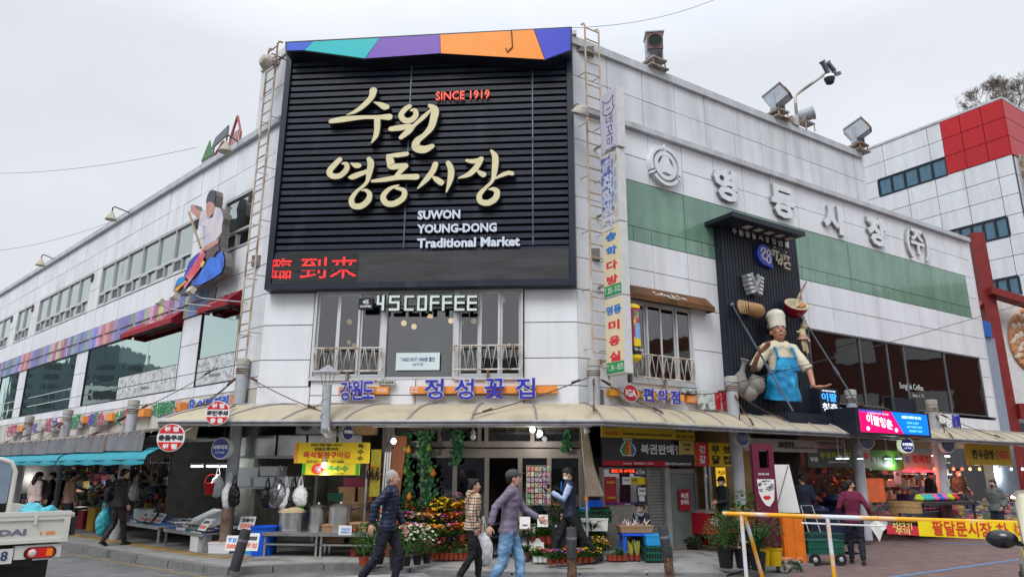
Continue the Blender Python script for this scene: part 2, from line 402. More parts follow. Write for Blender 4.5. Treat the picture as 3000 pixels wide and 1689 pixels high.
M_HAIR=mat('black_hair',(.012,.010,.010),ro=.45,var=.3,scale=40,bump=.5,bscale=120);M_GREYH=mat('grey_hair',(.36,.35,.34),ro=.6,var=.3,scale=50,bump=.5,bscale=150)
M_MASK=mat('white_mask',(.75,.77,.8),ro=.7,var=.03)
def hand(mb,wr,d,side,palmn,s=1.0,curl=.5,mi=0):
 """palm plus five bent fingers, from wrist wr along d;palmn = direction the palm faces"""
 d=Vector(d).normalized();pn=Vector(palmn);pn=(pn-d*pn.dot(d)).normalized();sd=d.cross(pn)*side
 wr=Vector(wr);M3=Matrix((sd,d,pn)).transposed()
 mb.ell(tu_(wr+d*.048*s),(.040*s,.052*s,.017*s),10,6,mi,M=M3)
 for k,(o,l) in en_(((-.030,.068),(-.010,.078),(.011,.073),(.031,.056))):
  p0=wr+d*.085*s+sd*o*s*.95;a1=curl*.5;a2=curl*1.3;a3=curl*2.0
  dd=lambda a:(d*cos(a)+pn*sin(a)+sd*o*1.5).normalized()
  p1=p0+dd(a1)*l*.42*s;p2=p1+dd(a2)*l*.33*s;p3=p2+dd(a3)*l*.25*s
  mb.tb([tu_(p0-d*.02*s),tu_(p0),tu_(p1),tu_(p2),tu_(p3)],[.0095*s,.0095*s,.009*s,.0082*s,.0065*s],6,mi)
 p0=wr+d*.03*s-sd*.030*s;p1=p0+(d*.6-sd*.8+pn*.2).normalized()*.032*s;p2=p1+(d*.9-sd*.35+pn*.35).normalized()*.030*s
 mb.tb([tu_(p0+sd*.01*s),tu_(p0),tu_(p1),tu_(p2)],[.012*s,.0125*s,.0105*s,.008*s],6,mi)
def head_mesh(mb,c,yaw,pitch,s=1.0,mouth=0,female=False,eyes=True,roll=0):
 """head with face looking along local -y turned by yaw/pitch;material slots 0 skin 1 white 2 iris 3 lips 4 brow"""
 Rm=(MRo(yaw,4,'Z')@MRo(-pitch,4,'X')@MRo(roll,4,'Y')).to_3x3();h=MB();C=Vector(c)
 h.ell((0,.012*s,.030*s),(.074*s,.093*s,.092*s),16,12);h.ell((0,-.010*s,-.030*s),(.058*s,.073*s,.085*s),16,12)
 h.ell((0,-.045*s,-.085*s),(.030*s,.030*s,.024*s),10,8)
 h.tb([(0,-.082*s,.018*s),(0,-.096*s,-.012*s),(0,-.104*s,-.030*s)],[.008*s,.011*s,.0135*s],8);h.ell((0,-.090*s,-.034*s),(.018*s,.012*s,.009*s),8,6)
 h.ell((0,-.070*s,.028*s),(.052*s,.020*s,.010*s),10,6)
 for q in (-1,1):
  h.ell((q*.034*s,-.058*s,-.018*s),(.024*s,.022*s,.022*s),8,6);h.ell((q*.075*s,.010*s,-.008*s),(.010*s,.020*s,.031*s),8,6)
 h.ell((0,-.078*s,-.062*s),(.022*s,.012*s,.012*s),8,6)
 v,nr,f=fuse(h,.0075*s,2,.5)
 vs=[tu_(C+Rm@Vector(p)) for p in v];mb.add(vs,f,0)
 if eyes:
  for q in (-1,1):
   mb.ell(tu_(C+Rm@V_((q*.029*s,-.074*s,.008*s))),(.0135*s,.010*s,.0075*s),8,6,1,M=Rm)
   mb.ell(tu_(C+Rm@V_((q*.029*s,-.0815*s,.008*s))),(.0062*s,.004*s,.0062*s),8,6,2,M=Rm)
   mb.tb([tu_(C+Rm@V_((q*.014*s,-.088*s,.024*s))),tu_(C+Rm@V_((q*.030*s,-.086*s,.029*s))),tu_(C+Rm@V_((q*.046*s,-.073*s,.024*s)))],.0032*s,5,4)
  mb.tb([tu_(C+Rm@V_((a*s,(-.091+abs(a)*.35)*s,(-.058-mouth*.004*cos(a*60))*s))) for a in (-.022,-.011,0,.011,.022)],[.002*s,.005*s,.006*s,.005*s,.002*s],6,3)
  if mouth: mb.ell(tu_(C+Rm@V_((0,-.0925*s,-.059*s))),(.014*s,.004*s,.004*s),8,5,1,M=Rm)
 return Rm
def hair_piece(kind,c,Rm,s):
 h=MB();C=(0,0,0)
 if kind in('short','grey','bowl','bun','pony','long'):
  h.ell((0,.022*s,.044*s),(.081*s,.092*s,.088*s),16,12)
  if kind!='grey':
   h.ell((0,-.030*s,.085*s),(.066*s,.060*s,.038*s),12,8)
  h.ell((0,.065*s,-.010*s),(.066*s,.045*s,.065*s),12,8)
  for q in (-1,1): h.ell((q*.066*s,.022*s,.020*s),(.019*s,.045*s,.040*s),8,6)
 if kind=='bun': h.ell((0,.085*s,.105*s),(.042*s,.040*s,.040*s),10,8)
 if kind=='pony': h.tb([(0,.09*s,.04*s),(0,.125*s,.02*s),(0,.125*s,-.06*s),(0,.11*s,-.12*s)],[.02*s,.03*s,.028*s,.012*s],8)
 if kind=='long': h.tb([(0,.06*s,.03*s),(0,.085*s,-.06*s),(0,.095*s,-.16*s),(0,.09*s,-.26*s)],[.07*s,.075*s,.07*s,.03*s],10,flat=.6)
 v,nr,f=fuse(h,.012*s,2)
 vs=[]
 for p,n_ in zip(v,nr):
  x,y,z=p/s
  vs.append(tu_(Vector(c)+Rm@Vector(p)))
 m=MB();m.add(vs,f);return m
def cap_piece(c,Rm,s,brim=True,bucket=False):
 h=MB();h.ell((0,.012*s,.052*s),(.084*s,.101*s,.078*s),16,10)
 if brim: h.ell((0,-.105*s,.045*s),(.058*s,.062*s,.010*s),12,6)
 v,nr,f=fuse(h,.010*s,2);m=MB();m.add([tu_(Vector(c)+Rm@Vector(p)) for p in v if True],f)
 return m
def shoe(mb,a,fw,s,z0):
 """shoe with heel at ankle point a, pointing along fw (unit, may pitch)"""
 f=Vector(fw).normalized();sd=f.cross(V_((0,0,1))).normalized();up=sd.cross(f);M3=Matrix((sd,f,up)).transposed();a=Vector(a)
 mb.ell(tu_(a+f*.10*s-up*.045*s),(.046*s,.075*s,.032*s),10,6,M=M3);mb.ell(tu_(a-f*.0*s-up*.025*s),(.040*s,.060*s,.055*s),10,6,M=M3);mb.ell(tu_(a+f*.05*s-up*.025*s),(.038*s,.07*s,.04*s),10,6,M=M3)
 mb.box(tu_(a+f*.045*s-up*.068*s),(.078*s,.245*s,.018*s),M=M3)
def person(label,frame,H=1.72,top=None,topkind='coat',pants=None,shoes=None,hair='short',hairmat=None,pose={},group=None,fat=1.0,sleeve=None,hem=.84,mask=None,female=False,skirt=False,vox=.013,torso_only=False,name='person',skin=None,inner=None,wide=1.0):
 s=H/1.72;skin=skin or SKIN;P_=pose;hipz=P_.get('hip',.90)*s;lean=P_.get('lean',0);twist=P_.get('twist',0)
 hip=V_((0,P_.get('hipy',0)*s,hipz));ax=V_((sin(twist)*0,-sin(lean),cos(lean)));side=V_((cos(twist),sin(twist),0))
 hs=(.150 if female else .172)*s*wide;hw=.092*s
 shc=hip+ax*.50*s;nk=hip+ax*.555*s;hd=nk+V_((0,-sin(lean)*.5-P_.get('crane',.10),1)).normalized()*.128*s
 J={}
 for q,k in ((1,'l'),(-1,'r')):
  sh=shc+side*hs*q+V_((0,0,P_.get('shr',0)*q));J['sh'+k]=sh
  t=P_.get(k+'h',(q*.06,.05,-.52));tgt=sh+V_((t[0],-t[1],t[2]))*s
  hint=P_.get(k+'e',(q*.3,1,0));el,wr=ik(sh,tgt,.285*s,.25*s,hint);J['el'+k]=el;J['wr'+k]=wr
  if not torso_only:
   hp=hip+V_((q*hw,0,-.02*s));f=P_.get(k+'f',(0,q*.09,.08));ank=V_((f[1],-f[0],f[2]))*s
   kn,ank=ik(hp,ank,.415*s,.405*s,P_.get(k+'k',(q*.08,-1,0)));J['hp'+k]=hp;J['kn'+k]=kn;J['an'+k]=ank
 b=MB()
 b.tb([tu_(hip-ax*(-.02 if torso_only else .08)*s),tu_(hip+ax*.05*s),tu_(hip+ax*.18*s),tu_(hip+ax*.38*s),tu_(shc),tu_(nk)],[k_*s*min(1,fat*wide*.94) for k_ in (.13,.145,.12,.15,.13,.055)],14,flat=.62)
 b.tb([tu_(shc),tu_(nk),tu_(hd-V_((0,0,.05*s)))],[.06*s,.052*s,.05*s],10)
 for k,q in (('l',1),('r',-1)):
  b.tb([tu_(J['sh'+k]),tu_(J['el'+k]),tu_(J['wr'+k])],[.045*s,.036*s,.025*s],8);b.tb([tu_(shc),tu_(J['sh'+k])],[.05*s,.035*s],8)
  if not torso_only:
   b.tb([tu_(J['hp'+k]),tu_(J['kn'+k]),tu_(J['an'+k])],[.075*s,.05*s,.035*s],8)
   pass
 v,nr,f=fuse(b,.02*s,2);bm=MB();bm.add([tu_(p) for p in v],f,0)
 yaw,pit=P_.get('head',(0,0));Rm=head_mesh(bm,hd,yaw,pit,s,mouth=P_.get('mouth',0),female=female)
 for k,q in (('l',1),('r',-1)):
  if P_.get(k+'nohand'): continue
  d=J['wr'+k]-J['el'+k];pn=P_.get(k+'p',(-q,0,0) if True else 0);d2=P_.get(k+'d');
  hand(bm,J['wr'+k],d2 or d,q,pn,s*(.95 if female else 1.02),P_.get(k+'c',.5))
 root=bm.bd(name,[skin,M_EYEW,M_EYE,M_LIP,hairmat or M_HAIR],None,frame,sm=60);tag(root,label,'person' if name=='person' else name,group)
 th=P_.get('thick',.028 if topkind=='puffer' else .014)*s;tp=MB();zb=(hem-.90)*s
 w_=fat;base=hip+ax*zb
 lv=[(zb,.186),(0 if zb<-.03*s else .02*s,.180),(.14*s,.150 if not female else .135),(.30*s,.165),(.42*s,.178),(.50*s,.150),(.555*s,.075)]
 if skirt: lv[0]=(zb,.24)
 tp.tb([tu_(hip+ax*z) for z,_ in lv],[(r_*s*w_*(.93 if female else 1)*wide+th*.5) for _,r_ in lv],18,flat=.66)
 sl=MB() if sleeve else tp
 for k,q in (('l',1),('r',-1)):
  e=J['wr'+k]+(J['el'+k]-J['wr'+k])*.06
  tp.tb([tu_(shc+side*q*.03*s+ax*.015*s),tu_(J['sh'+k]-ax*.01*s)],[.088*s,.056*s+th*.4],12);tp.ell(tu_(J['sh'+k]-ax*.008*s),.060*s+th*.75,12,8)
  if topkind!='none_sleeve':
   a=J['sh'+k];m1=a+(J['el'+k]-a)*.5;m2=J['el'+k]+(e-J['el'+k])*.5
   short=P_.get('short')
   pts=[a,m1,J['el'+k],m2,e] if not short else [a,m1,J['el'+k]+(a-J['el'+k])*.1]
   rr=[.053*s,.051*s,.044*s,.040*s,.034*s][:len(pts)]
   sl.tb([tu_(p) for p in pts],[r_+th*.7 for r_ in rr],12)
 if P_.get('hood'): tp.ell(tu_(nk+V_((0,.07*s,-.01))),(.10*s,.07*s,.07*s),12,8)
 tp.tb([tu_(shc+ax*.02*s),tu_(nk+ax*.015*s)],[.09*s,.062*s+th*.3],12)
 def dress(m_,nm,mt,vx=vox,quilt=0,par=root,wr_=.004):
  v,nr,f=fuse(m_,vx*s,3);
  d=np.zeros(len(v))
  if quilt:
   qa=.013 if quilt<.07 else .006
   zz=v[:,2]/s+ .25*np.abs(v[:,0])*(.5);ph=zz/quilt*2*PI;d+= qa*(np.abs(np.sin(ph/2))**.35-.8)
  sd_=len(v)%97;d+=wr_*np.array([2.2*_noise.noise(V_((p[0]*9+sd_,p[1]*9,p[2]*15)))+1.4*_noise.noise(V_((p[0]*24,p[1]*24+sd_,p[2]*34))) for p in v])
  v=v+nr*d[:,None];q=MB();q.add([tu_(p) for p in v],f);return q.bd(nm,mt,par,sm=70)
 qv={'puffer':.062,'quilt':.085}.get(topkind,0)
 nm={'puffer':'padded_jacket','quilt':'padded_jacket','vest':'waistcoat','shirt':'jacket','cape':'jacket'}.get(topkind,'jacket')
 dress(tp,nm,top,quilt=qv,wr_=.0035)
 if sleeve: dress(sl,'sleeves',sleeve,wr_=.003)
 if not torso_only:
  pt=MB();pf=P_.get('pfit',1.0)
  pt.tb([tu_(hip-ax*.10*s),tu_(hip-ax*.02*s),tu_(hip+ax*.08*s)],[.12*s,.152*s*(fat+1)/2,.140*s*(fat+1)/2],16,flat=.66)
  for k,q in (('l',1),('r',-1)):
   h_,kn,an=J['hp'+k],J['kn'+k],J['an'+k];cuff=an+(kn-an)*.04
   pt.tb([tu_(h_+V_((0,0,.02))),tu_(h_+(kn-h_)*.5),tu_(kn),tu_(kn+(an-kn)*.5),tu_(cuff)],[.098*s*pf,.088*s*pf,.070*s*pf,.064*s*pf,.055*s*pf],12)
  dress(pt,'trousers',pants,wr_=.005)
  for k,q in (('l',1),('r',-1)):
   shm=MB();fp=P_.get(k+'t',0);fy=P_.get(k+'fy',q*.12);shoe(shm,J['an'+k],(sin(fy)*cos(fp),-cos(fy)*cos(fp),sin(fp)),s,0)
   v,nr,f=fuse(shm,.011*s,2);q_=MB();q_.add([tu_(p) for p in v],f);q_.bd('shoe',shoes,root,sm=60)
 if hair!='cap':
  if hair: hair_piece(hair,hd,Rm,s).bd('hair',hairmat or M_HAIR,root,sm=70)
 else:
  m_=hair_piece('grey',hd,Rm,s*.985);m_.bd('hair',hairmat or M_HAIR,root,sm=70)
  cap_piece(hd,Rm,s*1.02).bd('cap',P_.get('capmat',M_HAIR),root,sm=60)
 if mask:
  h=MB();h.ell((0,-.052*s,-.040*s),(.060*s,.050*s,.048*s),12,8);m_=MB();v,nr,f=fuse(h,.009*s,1);m_.add([tu_(Vector(hd)+Rm@Vector(p)) for p in v],f)
  for q in (-1,1): m_.tb([tu_(hd+Rm@V_((q*.055*s,-.05*s,-.02*s))),tu_(hd+Rm@V_((q*.08*s,.01*s,-.005*s)))],.002,4)
  m_.bd('face_mask',mask,root,sm=60)
 return root,J,hd,Rm,s
#  market building
FC=(PC.W(0,0),PC.rot);FL=(PL.W(0,0),PL.rot);FR=(PR.W(0,0),PR.rot)
BLD=T('market_building','long white metal clad market hall with chamfered corner facing the crossing','building',FC)
LU0=-27.0
def clad(name,FRM,cells,m,wall,gap=.009,th=.03,base=0.0):
 """cells (u0,u1,z0,z1[,mat]) -> proud panel parts plus one dark backing wall"""
 bk=MB()
 for c in cells:
  u0,u1,z0,z1=c[:4];mm=c[4] if len(c)>4 else m
  j=rnd.uniform(-.004,.004)
  piece('wall_panel',BLD,FRM,u0+gap,u1-gap,base-j,base+th,z0+gap,z1-gap,mm)
  bk.b(u0,u1,base+th+.002,base+.2,z0,z1)
 bk.bd(wall,M_JOINT,BLD,FRM)
def grid(us,zs,skip=()):
 out=[]
 for i in rg_(len(us)-1):
  for j in rg_(len(zs)-1):
   uc=(us[i]+us[i+1])/2;zc=(zs[j]+zs[j+1])/2
   if any(a<uc<b and c<zc<d for a,b,c,d in skip): continue
   out.append((us[i],us[i+1],zs[j],zs[j+1]))
 return out
rng=lambda a,b,s:[a+s*i for i in rg_(int(round((b-a)/s))+1)]
LUP=[(-2.41,-1.0),(-11.0,-4.13),(-17.9,-12.0),(-20.95,-18.9),(-26.0,-22.0)]
LLO=[(-3.06,-1.08),(-11.14,-4.09),(-18.05,-12.25),(-21.9,-19.06),(-26.9,-22.7)]
cl=[]
cl+=grid(rng(LU0,0,1.0),[8.71,9.40]);cl+=grid(rng(LU0,0,1.0),[8.10,8.71])
def between(wins,z0,z1,zs,lo=LU0,hi=0.0):
 o=[];w_=sorted(wins);cur=lo
 for a,b in w_+[(hi,hi)]:
  if a-cur>.05:
   n=max(1,round((a-cur)/1.15));us=[cur+(a-cur)*i/n for i in rg_(n+1)]
   o+=grid(us,[z0]+zs+[z1])
  cur=b
 return o
cl+=between(LUP,6.70,8.10,[7.42]);cl+=grid(rng(LU0,0,1.0),[6.05,6.70])
cl+=grid([-2.40,-1.2,0],[5.36,6.05]);cl+=between(LLO,3.58,5.36,[3.92,4.65])
cl+=grid(rng(LU0,0,1.5),[3.34,3.58])
clad('wl',FL,cl,M_PANEL,'wall')
cl=grid(rng(LU0,0,1.5),[2.62,3.34]);clad('wlb',FL,cl,mat('cream_base_panel',(.60,.58,.53),ro=.5,var=.06,streak=.25,dirt=(.3,.24,.18,.6)),'wall')
for i in rg_(27): piece('coping',BLD,FL,-i-1+.006,-i-.006,-.10,.35,9.40,9.56,M_COPE)
clad('tl',FL,grid([-1.25,-.05],[9.56,10.45,11.22]),M_PANELG,'wall');
mb=MB();mb.b(-1.26,-.04,-.05,.5,11.22,11.42);mb.lt([(.27,9.5),(.27,11.42)],(-1.22,.27,0),16);mb.b(-1.40,-1.0,.25,2.5,9.4,11.42)
mb.bd('tower_cheek',M_PANELG,BLD,FL,sm=1)
cl=grid([0,1.10],[3.36,3.92,4.66,5.36])+grid([5.57,CW],[3.36,3.92,4.66,5.36])+grid([0,1.14,3.35,5.57,CW],[3.18,3.50],)[:4]
cl=[c for c in cl if not (c[0]<1.0 and c[3]==3.50) and not (c[0]>5.5 and c[3]==3.50)]
cl+=grid([0,1.14],[2.95,3.36])+grid([5.57,CW],[2.95,3.36])+grid([1.14,3.35,5.57],[2.95,3.18])
cl+=grid([0,1.1,2.2,3.35,4.45,5.57,CW],[5.36,6.7,8.1,9.4,10.4,11.4])
clad('wc',FC,cl,M_PANEL,'wall')
mb=MB();mb.b(-.1,CW+.1,.02,.5,11.40,11.5);mb.bd('coping',M_COPE,BLD,FC)
RW=17.1;ru=[0,1.1]+[2.19+1.105*i for i in rg_(13)]+[16.57,RW]
cl=grid([0,1.1,2.2,3.29,4.38,5.47,6.56,7.65,8.75,9.85,10.96,11.36],[9.55,10.43,11.20])
clad('wr1',FR,cl,M_PANELG,'wall',base=.12)
for i in rg_(11):
 a=[0,1.1,2.2,3.29,4.38,5.47,6.56,7.65,8.75,9.85,10.96,11.36];piece('coping',BLD,FR,a[i]+.005,a[i+1]-.005,.04,.5,11.20,11.40,M_COPE)
for i in rg_(len(ru)-1): piece('ledge',BLD,FR,ru[i]+.006,ru[i+1]-.006,-.12,.35,9.44,9.58,M_COPE)
cl=grid(ru,[8.16,8.78,9.44])
cl+=grid(ru[:2]+[1.37],[6.70,7.42,8.16])+grid([16.57,RW],[6.70,7.42,8.16])
for a,b in zip([1.37,3.27,5.46,7.66,9.87,12.1,14.35],[3.27,5.46,7.66,9.87,12.1,14.35,16.57]): cl.append((a,b,7.05,8.16,M_GREEN))
gs=[1.37]+[1.62+.546*i for i in rg_(28)];gs=[g for g in gs if g<16.4]+[16.57]
for a,b in zip(gs,gs[1:]): cl.append((a,b,6.70,7.05,M_GREEN))
cl+=grid(ru,[6.05,6.70])+grid(ru[:2]+[1.3]+ru[2:],[5.36,6.05])
cl+=grid([0,1.3],[3.36,3.92,4.65,5.36])+grid([3.29,4.4],[3.36,4.40,5.36])+grid([7.1,7.5],[3.36,5.36])+grid([16.57,RW],[3.44,4.1,4.75,5.36])
cl+=grid([0,1.3,3.29,4.4,5.7,7.1]+rng(7.5,16.5,1.5)+[RW],[2.70,3.36]);cl+=grid([1.3,3.29],[3.36,3.52])
clad('wr',FR,cl,M_PANEL,'wall')
mb=MB();mb.b(RW-.02,RW+.12,.0,9,2.5,9.44);mb.bd('end_wall',M_PANELG,BLD,FR)
mb=MB();mb.b(11.36,11.48,.12,6,9.4,11.4);mb.bd('end_wall',M_PANELG,BLD,FR)
_mi=M_INT
for FRM,a,b,tops in ((FL,LU0,0.2,9.38),(FC,-.5,CW+.5,11.2),(FR,-.2,RW,9.4)):
 mb=MB();d=5.0 if FRM is not FC else 4.2
 mb.b(a,b,d,d+.2,0,tops);
 mb.b(a,b,.22,d,tops-.12,tops);mb.b(a,b,.22,d,6.05,6.3);mb.b(a,b,.22,d,3.02,3.3)
 mb.bd('floor_slab_and_rear_wall',_mi,BLD,FRM)
mb=MB();mb.b(0,11.3,.4,5,9.4,11.15);mb.bd('rear_wall',_mi,BLD,FR)
#  upper band windows of the left wing
def upper_window(u0,u1,bays):
 f=MB();z0,zm,z1=6.72,7.16,8.08;t=.035
 f.b(u0,u1,-.01,.09,z0,z0+.05);f.b(u0,u1,-.01,.09,z1-.04,z1);f.b(u0,u1,-.01,.09,zm-.03,zm+.03)
 us=[u0+(u1-u0)*i/bays for i in rg_(bays+1)]
 for u in us: f.b(u-t/2,u+t/2,-.008,.09,z0,z1)
 fo=f.bd('window',M_ALU,BLD,FL)
 for a,b in zip(us,us[1:]):
  piece('pane',fo,FL,a+t/2,b-t/2,.05,.056,zm+.03,z1-.04,M_GLT)
  md=(a+b)/2
  piece('pane',fo,FL,md+.03,b-.06,.05,.056,z0+.09,zm-.06,M_GLT)
  s=MB();s.b(a+.03,md+.02,.0,.05,z0+.05,z0+.09);s.b(a+.03,md+.02,.0,.05,zm-.07,zm-.03);s.b(a+.03,a+.07,.0,.05,z0+.05,zm-.03);s.b(md-.02,md+.02,.0,.05,z0+.05,zm-.03)
  so_=s.bd('sash',M_ALU,fo,FL)
  piece('insect_screen',fo,FL,a+.07,md-.02,.03,.036,z0+.09,zm-.07,mat('insect_screen',(.12,.125,.13),ro=.8,var=.1))
for (a,b),n in zip(LUP,(1,6,5,2,3)):
 if n==1:
  upper_window(a,b,1)
 else: upper_window(a,b,n)
 mb=MB()
 for k in rg_(5): mb.box((b-.1 if n==1 else b+.12,-.02,7.78+.055*k),(.2,.05,.03))
 mb.bd('vent_grille',mat('dark_vent',(.08,.08,.09)),BLD,FL)
 mb=MB();mb.b(a,b,.35,.37,7.1,8.3);mb.bd('window_backing',mat('pale_window_backing',(.62,.66,.62),ro=.9),BLD,FL)  # pale sheet added close behind the glass so the panes look bright
#  lower windows of the left wing: green glass
def low_window(u0,u1,seams,z0=3.6,z1=5.34,rows=((3.6,3.92),(3.92,4.24)),sub=()):
 f=MB();t=.03;f.b(u0,u1,-.0,.08,z0-.03,z0);f.b(u0,u1,0,.08,z1,z1+.03)
 for u in [u0+t/2,u1-t/2]: f.b(u-t/2,u+t/2,0,.08,z0,z1)
 fo=f.bd('window',M_BLACK,BLD,FL)
 ss=[u0]+list(seams)+[u1];g=.008
 for a,b in zip(ss,ss[1:]): piece('pane',fo,FL,a+g,b-g,.03,.038,4.24+g,z1,M_GLG)
 return fo
wA=low_window(-3.06,-1.08,[])
wB=low_window(-11.14,-4.09,[-9.6,-8.25,-6.2])
wC=low_window(-18.05,-12.25,[-15.2]);wD=low_window(-21.9,-19.06,[]);wE=low_window(-26.9,-22.7,[-24.8])
M_FILM=mat('marbled_white_film',(.60,.63,.64),ro=.35,var=.1,scale=6,col2=(.42,.43,.45))
for wn_,a,b,n in ((wA,-3.06,-1.08,4),(wB,-8.17,-4.09,8)):
 for k in rg_(n): piece('film_panel',wn_,FL,a+(b-a)*k/n+.008,a+(b-a)*(k+1)/n-.008,.028,.036,3.93,4.23,M_FILM)
 for k in rg_(n//4+ (n>4)*1):
  q=(2 if n>4 else 1);
  if k<q: piece('film_panel',wn_,FL,a+(b-a)*k/q+.008,a+(b-a)*(k+1)/q-.008,.028,.036,3.61,3.91,M_FILM)
 mb=MB();pgl(mb,'Nekoya',(a+b)/2,3.79,.55,.13,y=.026,d=.003);mb.bd('lettering',M_BLK,wn_,FL)
 mb=MB()
 for k in rg_(26): # printed sprigs
  u=rnd.uniform(a+.1,b-.1);z=rnd.uniform(3.66,4.2);
  if abs(u-(a+b)/2)<.35 and z<3.9: continue
  for q in rg_(3): mb.tb([(u,.026,z),(u+rnd.uniform(-.07,.07),.025,z+rnd.uniform(.02,.09))],.0035,3)
 mb.bd('printed_sprigs',mat('grey_print',(.16,.17,.2)),wn_,FL)
for wn_,a,b,n in ((wB,-11.14,-8.2,4),(wC,-18.05,-12.25,7),(wD,-21.9,-19.06,4),(wE,-26.9,-22.7,5)):
 for k in rg_(n): piece('pane',wn_,FL,a+(b-a)*k/n+.008,a+(b-a)*(k+1)/n-.008,.03,.038,3.93,4.23,M_GLG)
 for k in rg_(max(1,n//2)): piece('pane',wn_,FL,a+(b-a)*k/(n//2)+.008,a+(b-a)*(k+1)/(n//2)-.008,.03,.038,3.61,3.91,M_GLG)
def arch(u,w,z=4.3,h=1.05):
 m=MB();r=w/2
 for rr in (1.0,.52):
  m.tb([(u+r*rr*cos(t),.25,z+h*rr*sin(t)) for t in [PI*i/14 for i in rg_(15)]],.022,5)
 for t in (45,90,135): m.tb([(u+r*.1*cos(R(t)),.25,z+h*.1*sin(R(t))),(u+r*cos(R(t)),.25,z+h*sin(R(t)))],.018,5)
 for zz in (z,z+.32): m.tb([(u-r,.25,zz),(u+r,.25,zz)],.018,5)
 m.bd('arched_lattice',mat('white_lattice',(.75,.8,.78)),BLD,FL)
arch(-2.05,1.75);arch(-4.95,1.6);arch(-6.9,1.6)
mb=MB();mb.b(-9,-.8,2.2,2.25,3.3,6.0);mb.bd('partition',mat('cafe_partition',(.55,.56,.52),ro=.9),BLD,FL)
#  colourful louvre strip
cols=[(.16,.16,.42),(.30,.22,.34),(.42,.13,.22),(.55,.27,.17),(.43,.12,.24),(.55,.30,.40),(.15,.18,.52),(.20,.26,.60),(.30,.28,.25),(.12,.22,.42),(.13,.14,.28),(.14,.22,.50),(.27,.30,.22),(.09,.12,.30),(.30,.25,.45),(.22,.10,.16),(.45,.18,.35),(.47,.50,.17),(.35,.11,.22),(.52,.30,.40),(.30,.36,.28),(.20,.17,.50),(.28,.22,.50),(.18,.25,.19),(.12,.14,.38),(.15,.13,.36)]
STR=T('striped_fascia','band of multicoloured vertical metal strips running along the left wing above its lower windows','fascia',F(PL,-14,5.36,.02))
u=-2.42;k=8
while u>-26.9:
 wd=.335;m=mat('strip_colour_%d'%(k%26),tu_(min(.62,.04+c*1.1) for c in cols[k%26]),ro=.4,var=.12,scale=5,streak=.1)
 for z0,z1 in ((5.375,5.70),(5.71,6.04)): piece('strip',STR,FL,u-wd+.004,u-.004,-.02-.02*(z0<5.5),.0,z0,z1,m)
 u-=wd;k+=1
mb=MB();mb.b(-26.9,-2.42,.0,.028,5.365,6.05);mb.bd('backing_board',M_JOINT,STR,FL)
mb=MB()
for i in rg_(20): mb.b(-26.8+1.22*i,-26.8+1.22*i+1.05,-.075,-.045,5.695,5.715)
mb.bd('slot_rail',M_RUST,STR,FL)
#  chamfer windows
def U(P,px,py,off=0): return P.hit(px,py,off)[0]
cw=[1.12,2.63,2.70,4.10,4.17,5.55]
def slide_window(FRM,u0,u1,z0,z1,n,m_g,par=BLD):
 f=MB();t=.05
 f.b(u0,u1,-.03,.1,z0,z0+t);f.b(u0,u1,-.03,.1,z1-t,z1);f.b(u0,u0+t,-.03,.1,z0+t,z1-t);f.b(u1-t,u1,-.03,.1,z0+t,z1-t)
 f.b(u0-.02,u1+.02,-.06,0,z0-.04,z0)
 fo=f.bd('window',M_ALU,par,FRM);W_=(u1-u0-2*t)/n
 for k in rg_(n):
  a=u0+t+W_*k;b=a+W_;y=.0 if k%2 else .045
  s=MB();q=.045;s.b(a,b,y,y+.04,z0+t,z0+t+q);s.b(a,b,y,y+.04,z1-t-q,z1-t);s.b(a,a+q,y,y+.04,z0+t+q,z1-t-q);s.b(b-q,b,y,y+.04,z0+t+q,z1-t-q)
  sa=s.bd('sash',M_ALU,fo,FRM)
  piece('pane',fo,FRM,a+q,b-q,y+.015,y+.022,z0+t+q,z1-t-q,m_g)
 return fo
M_SCR=glass('screened_glass',(.33,.34,.36),.10)
slide_window(FC,cw[0],cw[1],3.52,5.37,3,M_SCR);slide_window(FC,cw[4],cw[5],3.52,5.37,3,M_SCR)
f=MB();f.b(cw[2],cw[3],0,.1,3.50,3.55);f.b(cw[2],cw[3],0,.1,5.33,5.38);f.b(cw[1],cw[2],-.03,.1,3.5,5.38);f.b(cw[3],cw[4],-.03,.1,3.5,5.38)
fo=f.bd('window',M_ALU,BLD,FC);piece('pane',fo,FC,cw[2],cw[3],.04,.048,3.55,5.33,M_GLC)
piece('pane',fo,FC,cw[2]+.01,cw[3]-.01,.03,.036,4.98,5.32,mat('frosted_glass_strip',(.55,.62,.60),ro=.3),label='frosted strip of glass behind the cafe letters')
slide_window(FR,1.40,3.29,3.55,5.33,4,M_SCR)
f=MB();f.b(7.5,16.57,-.02,.1,5.33,5.38);f.b(7.5,16.57,-.02,.1,3.44,3.48)
se=[7.5,7.62,9.88,11.22,12.1,14.37,16.55]
for s_ in se[1:]: f.b(s_-.02,s_+.02,-.01,.08,3.48,5.33)
fo=f.bd('window',mat('dark_frame',(.12,.12,.13),ro=.4),BLD,FR)
for a,b in zip(se[1:],se[2:]): piece('pane',fo,FR,a+.02,b-.02,.03,.04,3.48,5.33,M_GLD)
mb=MB();mb.b(7.3,16.7,.9,1.0,3.3,5.45);mb.bd('inner_wall',mat('cafe_brown_wall',(.05,.028,.02),ro=.7,var=.3),BLD,FR)
mb=MB();mb.b(11.6,14.1,.6,.88,3.4,4.35);mb.b(13.6,14.2,.6,.88,4.35,5.3);mb.bd('timber_wall',mat('timber_boards',(.17,.055,.025),ro=.6,var=.3,scale=4,stretch=(.5,.5,8)),BLD,FR)
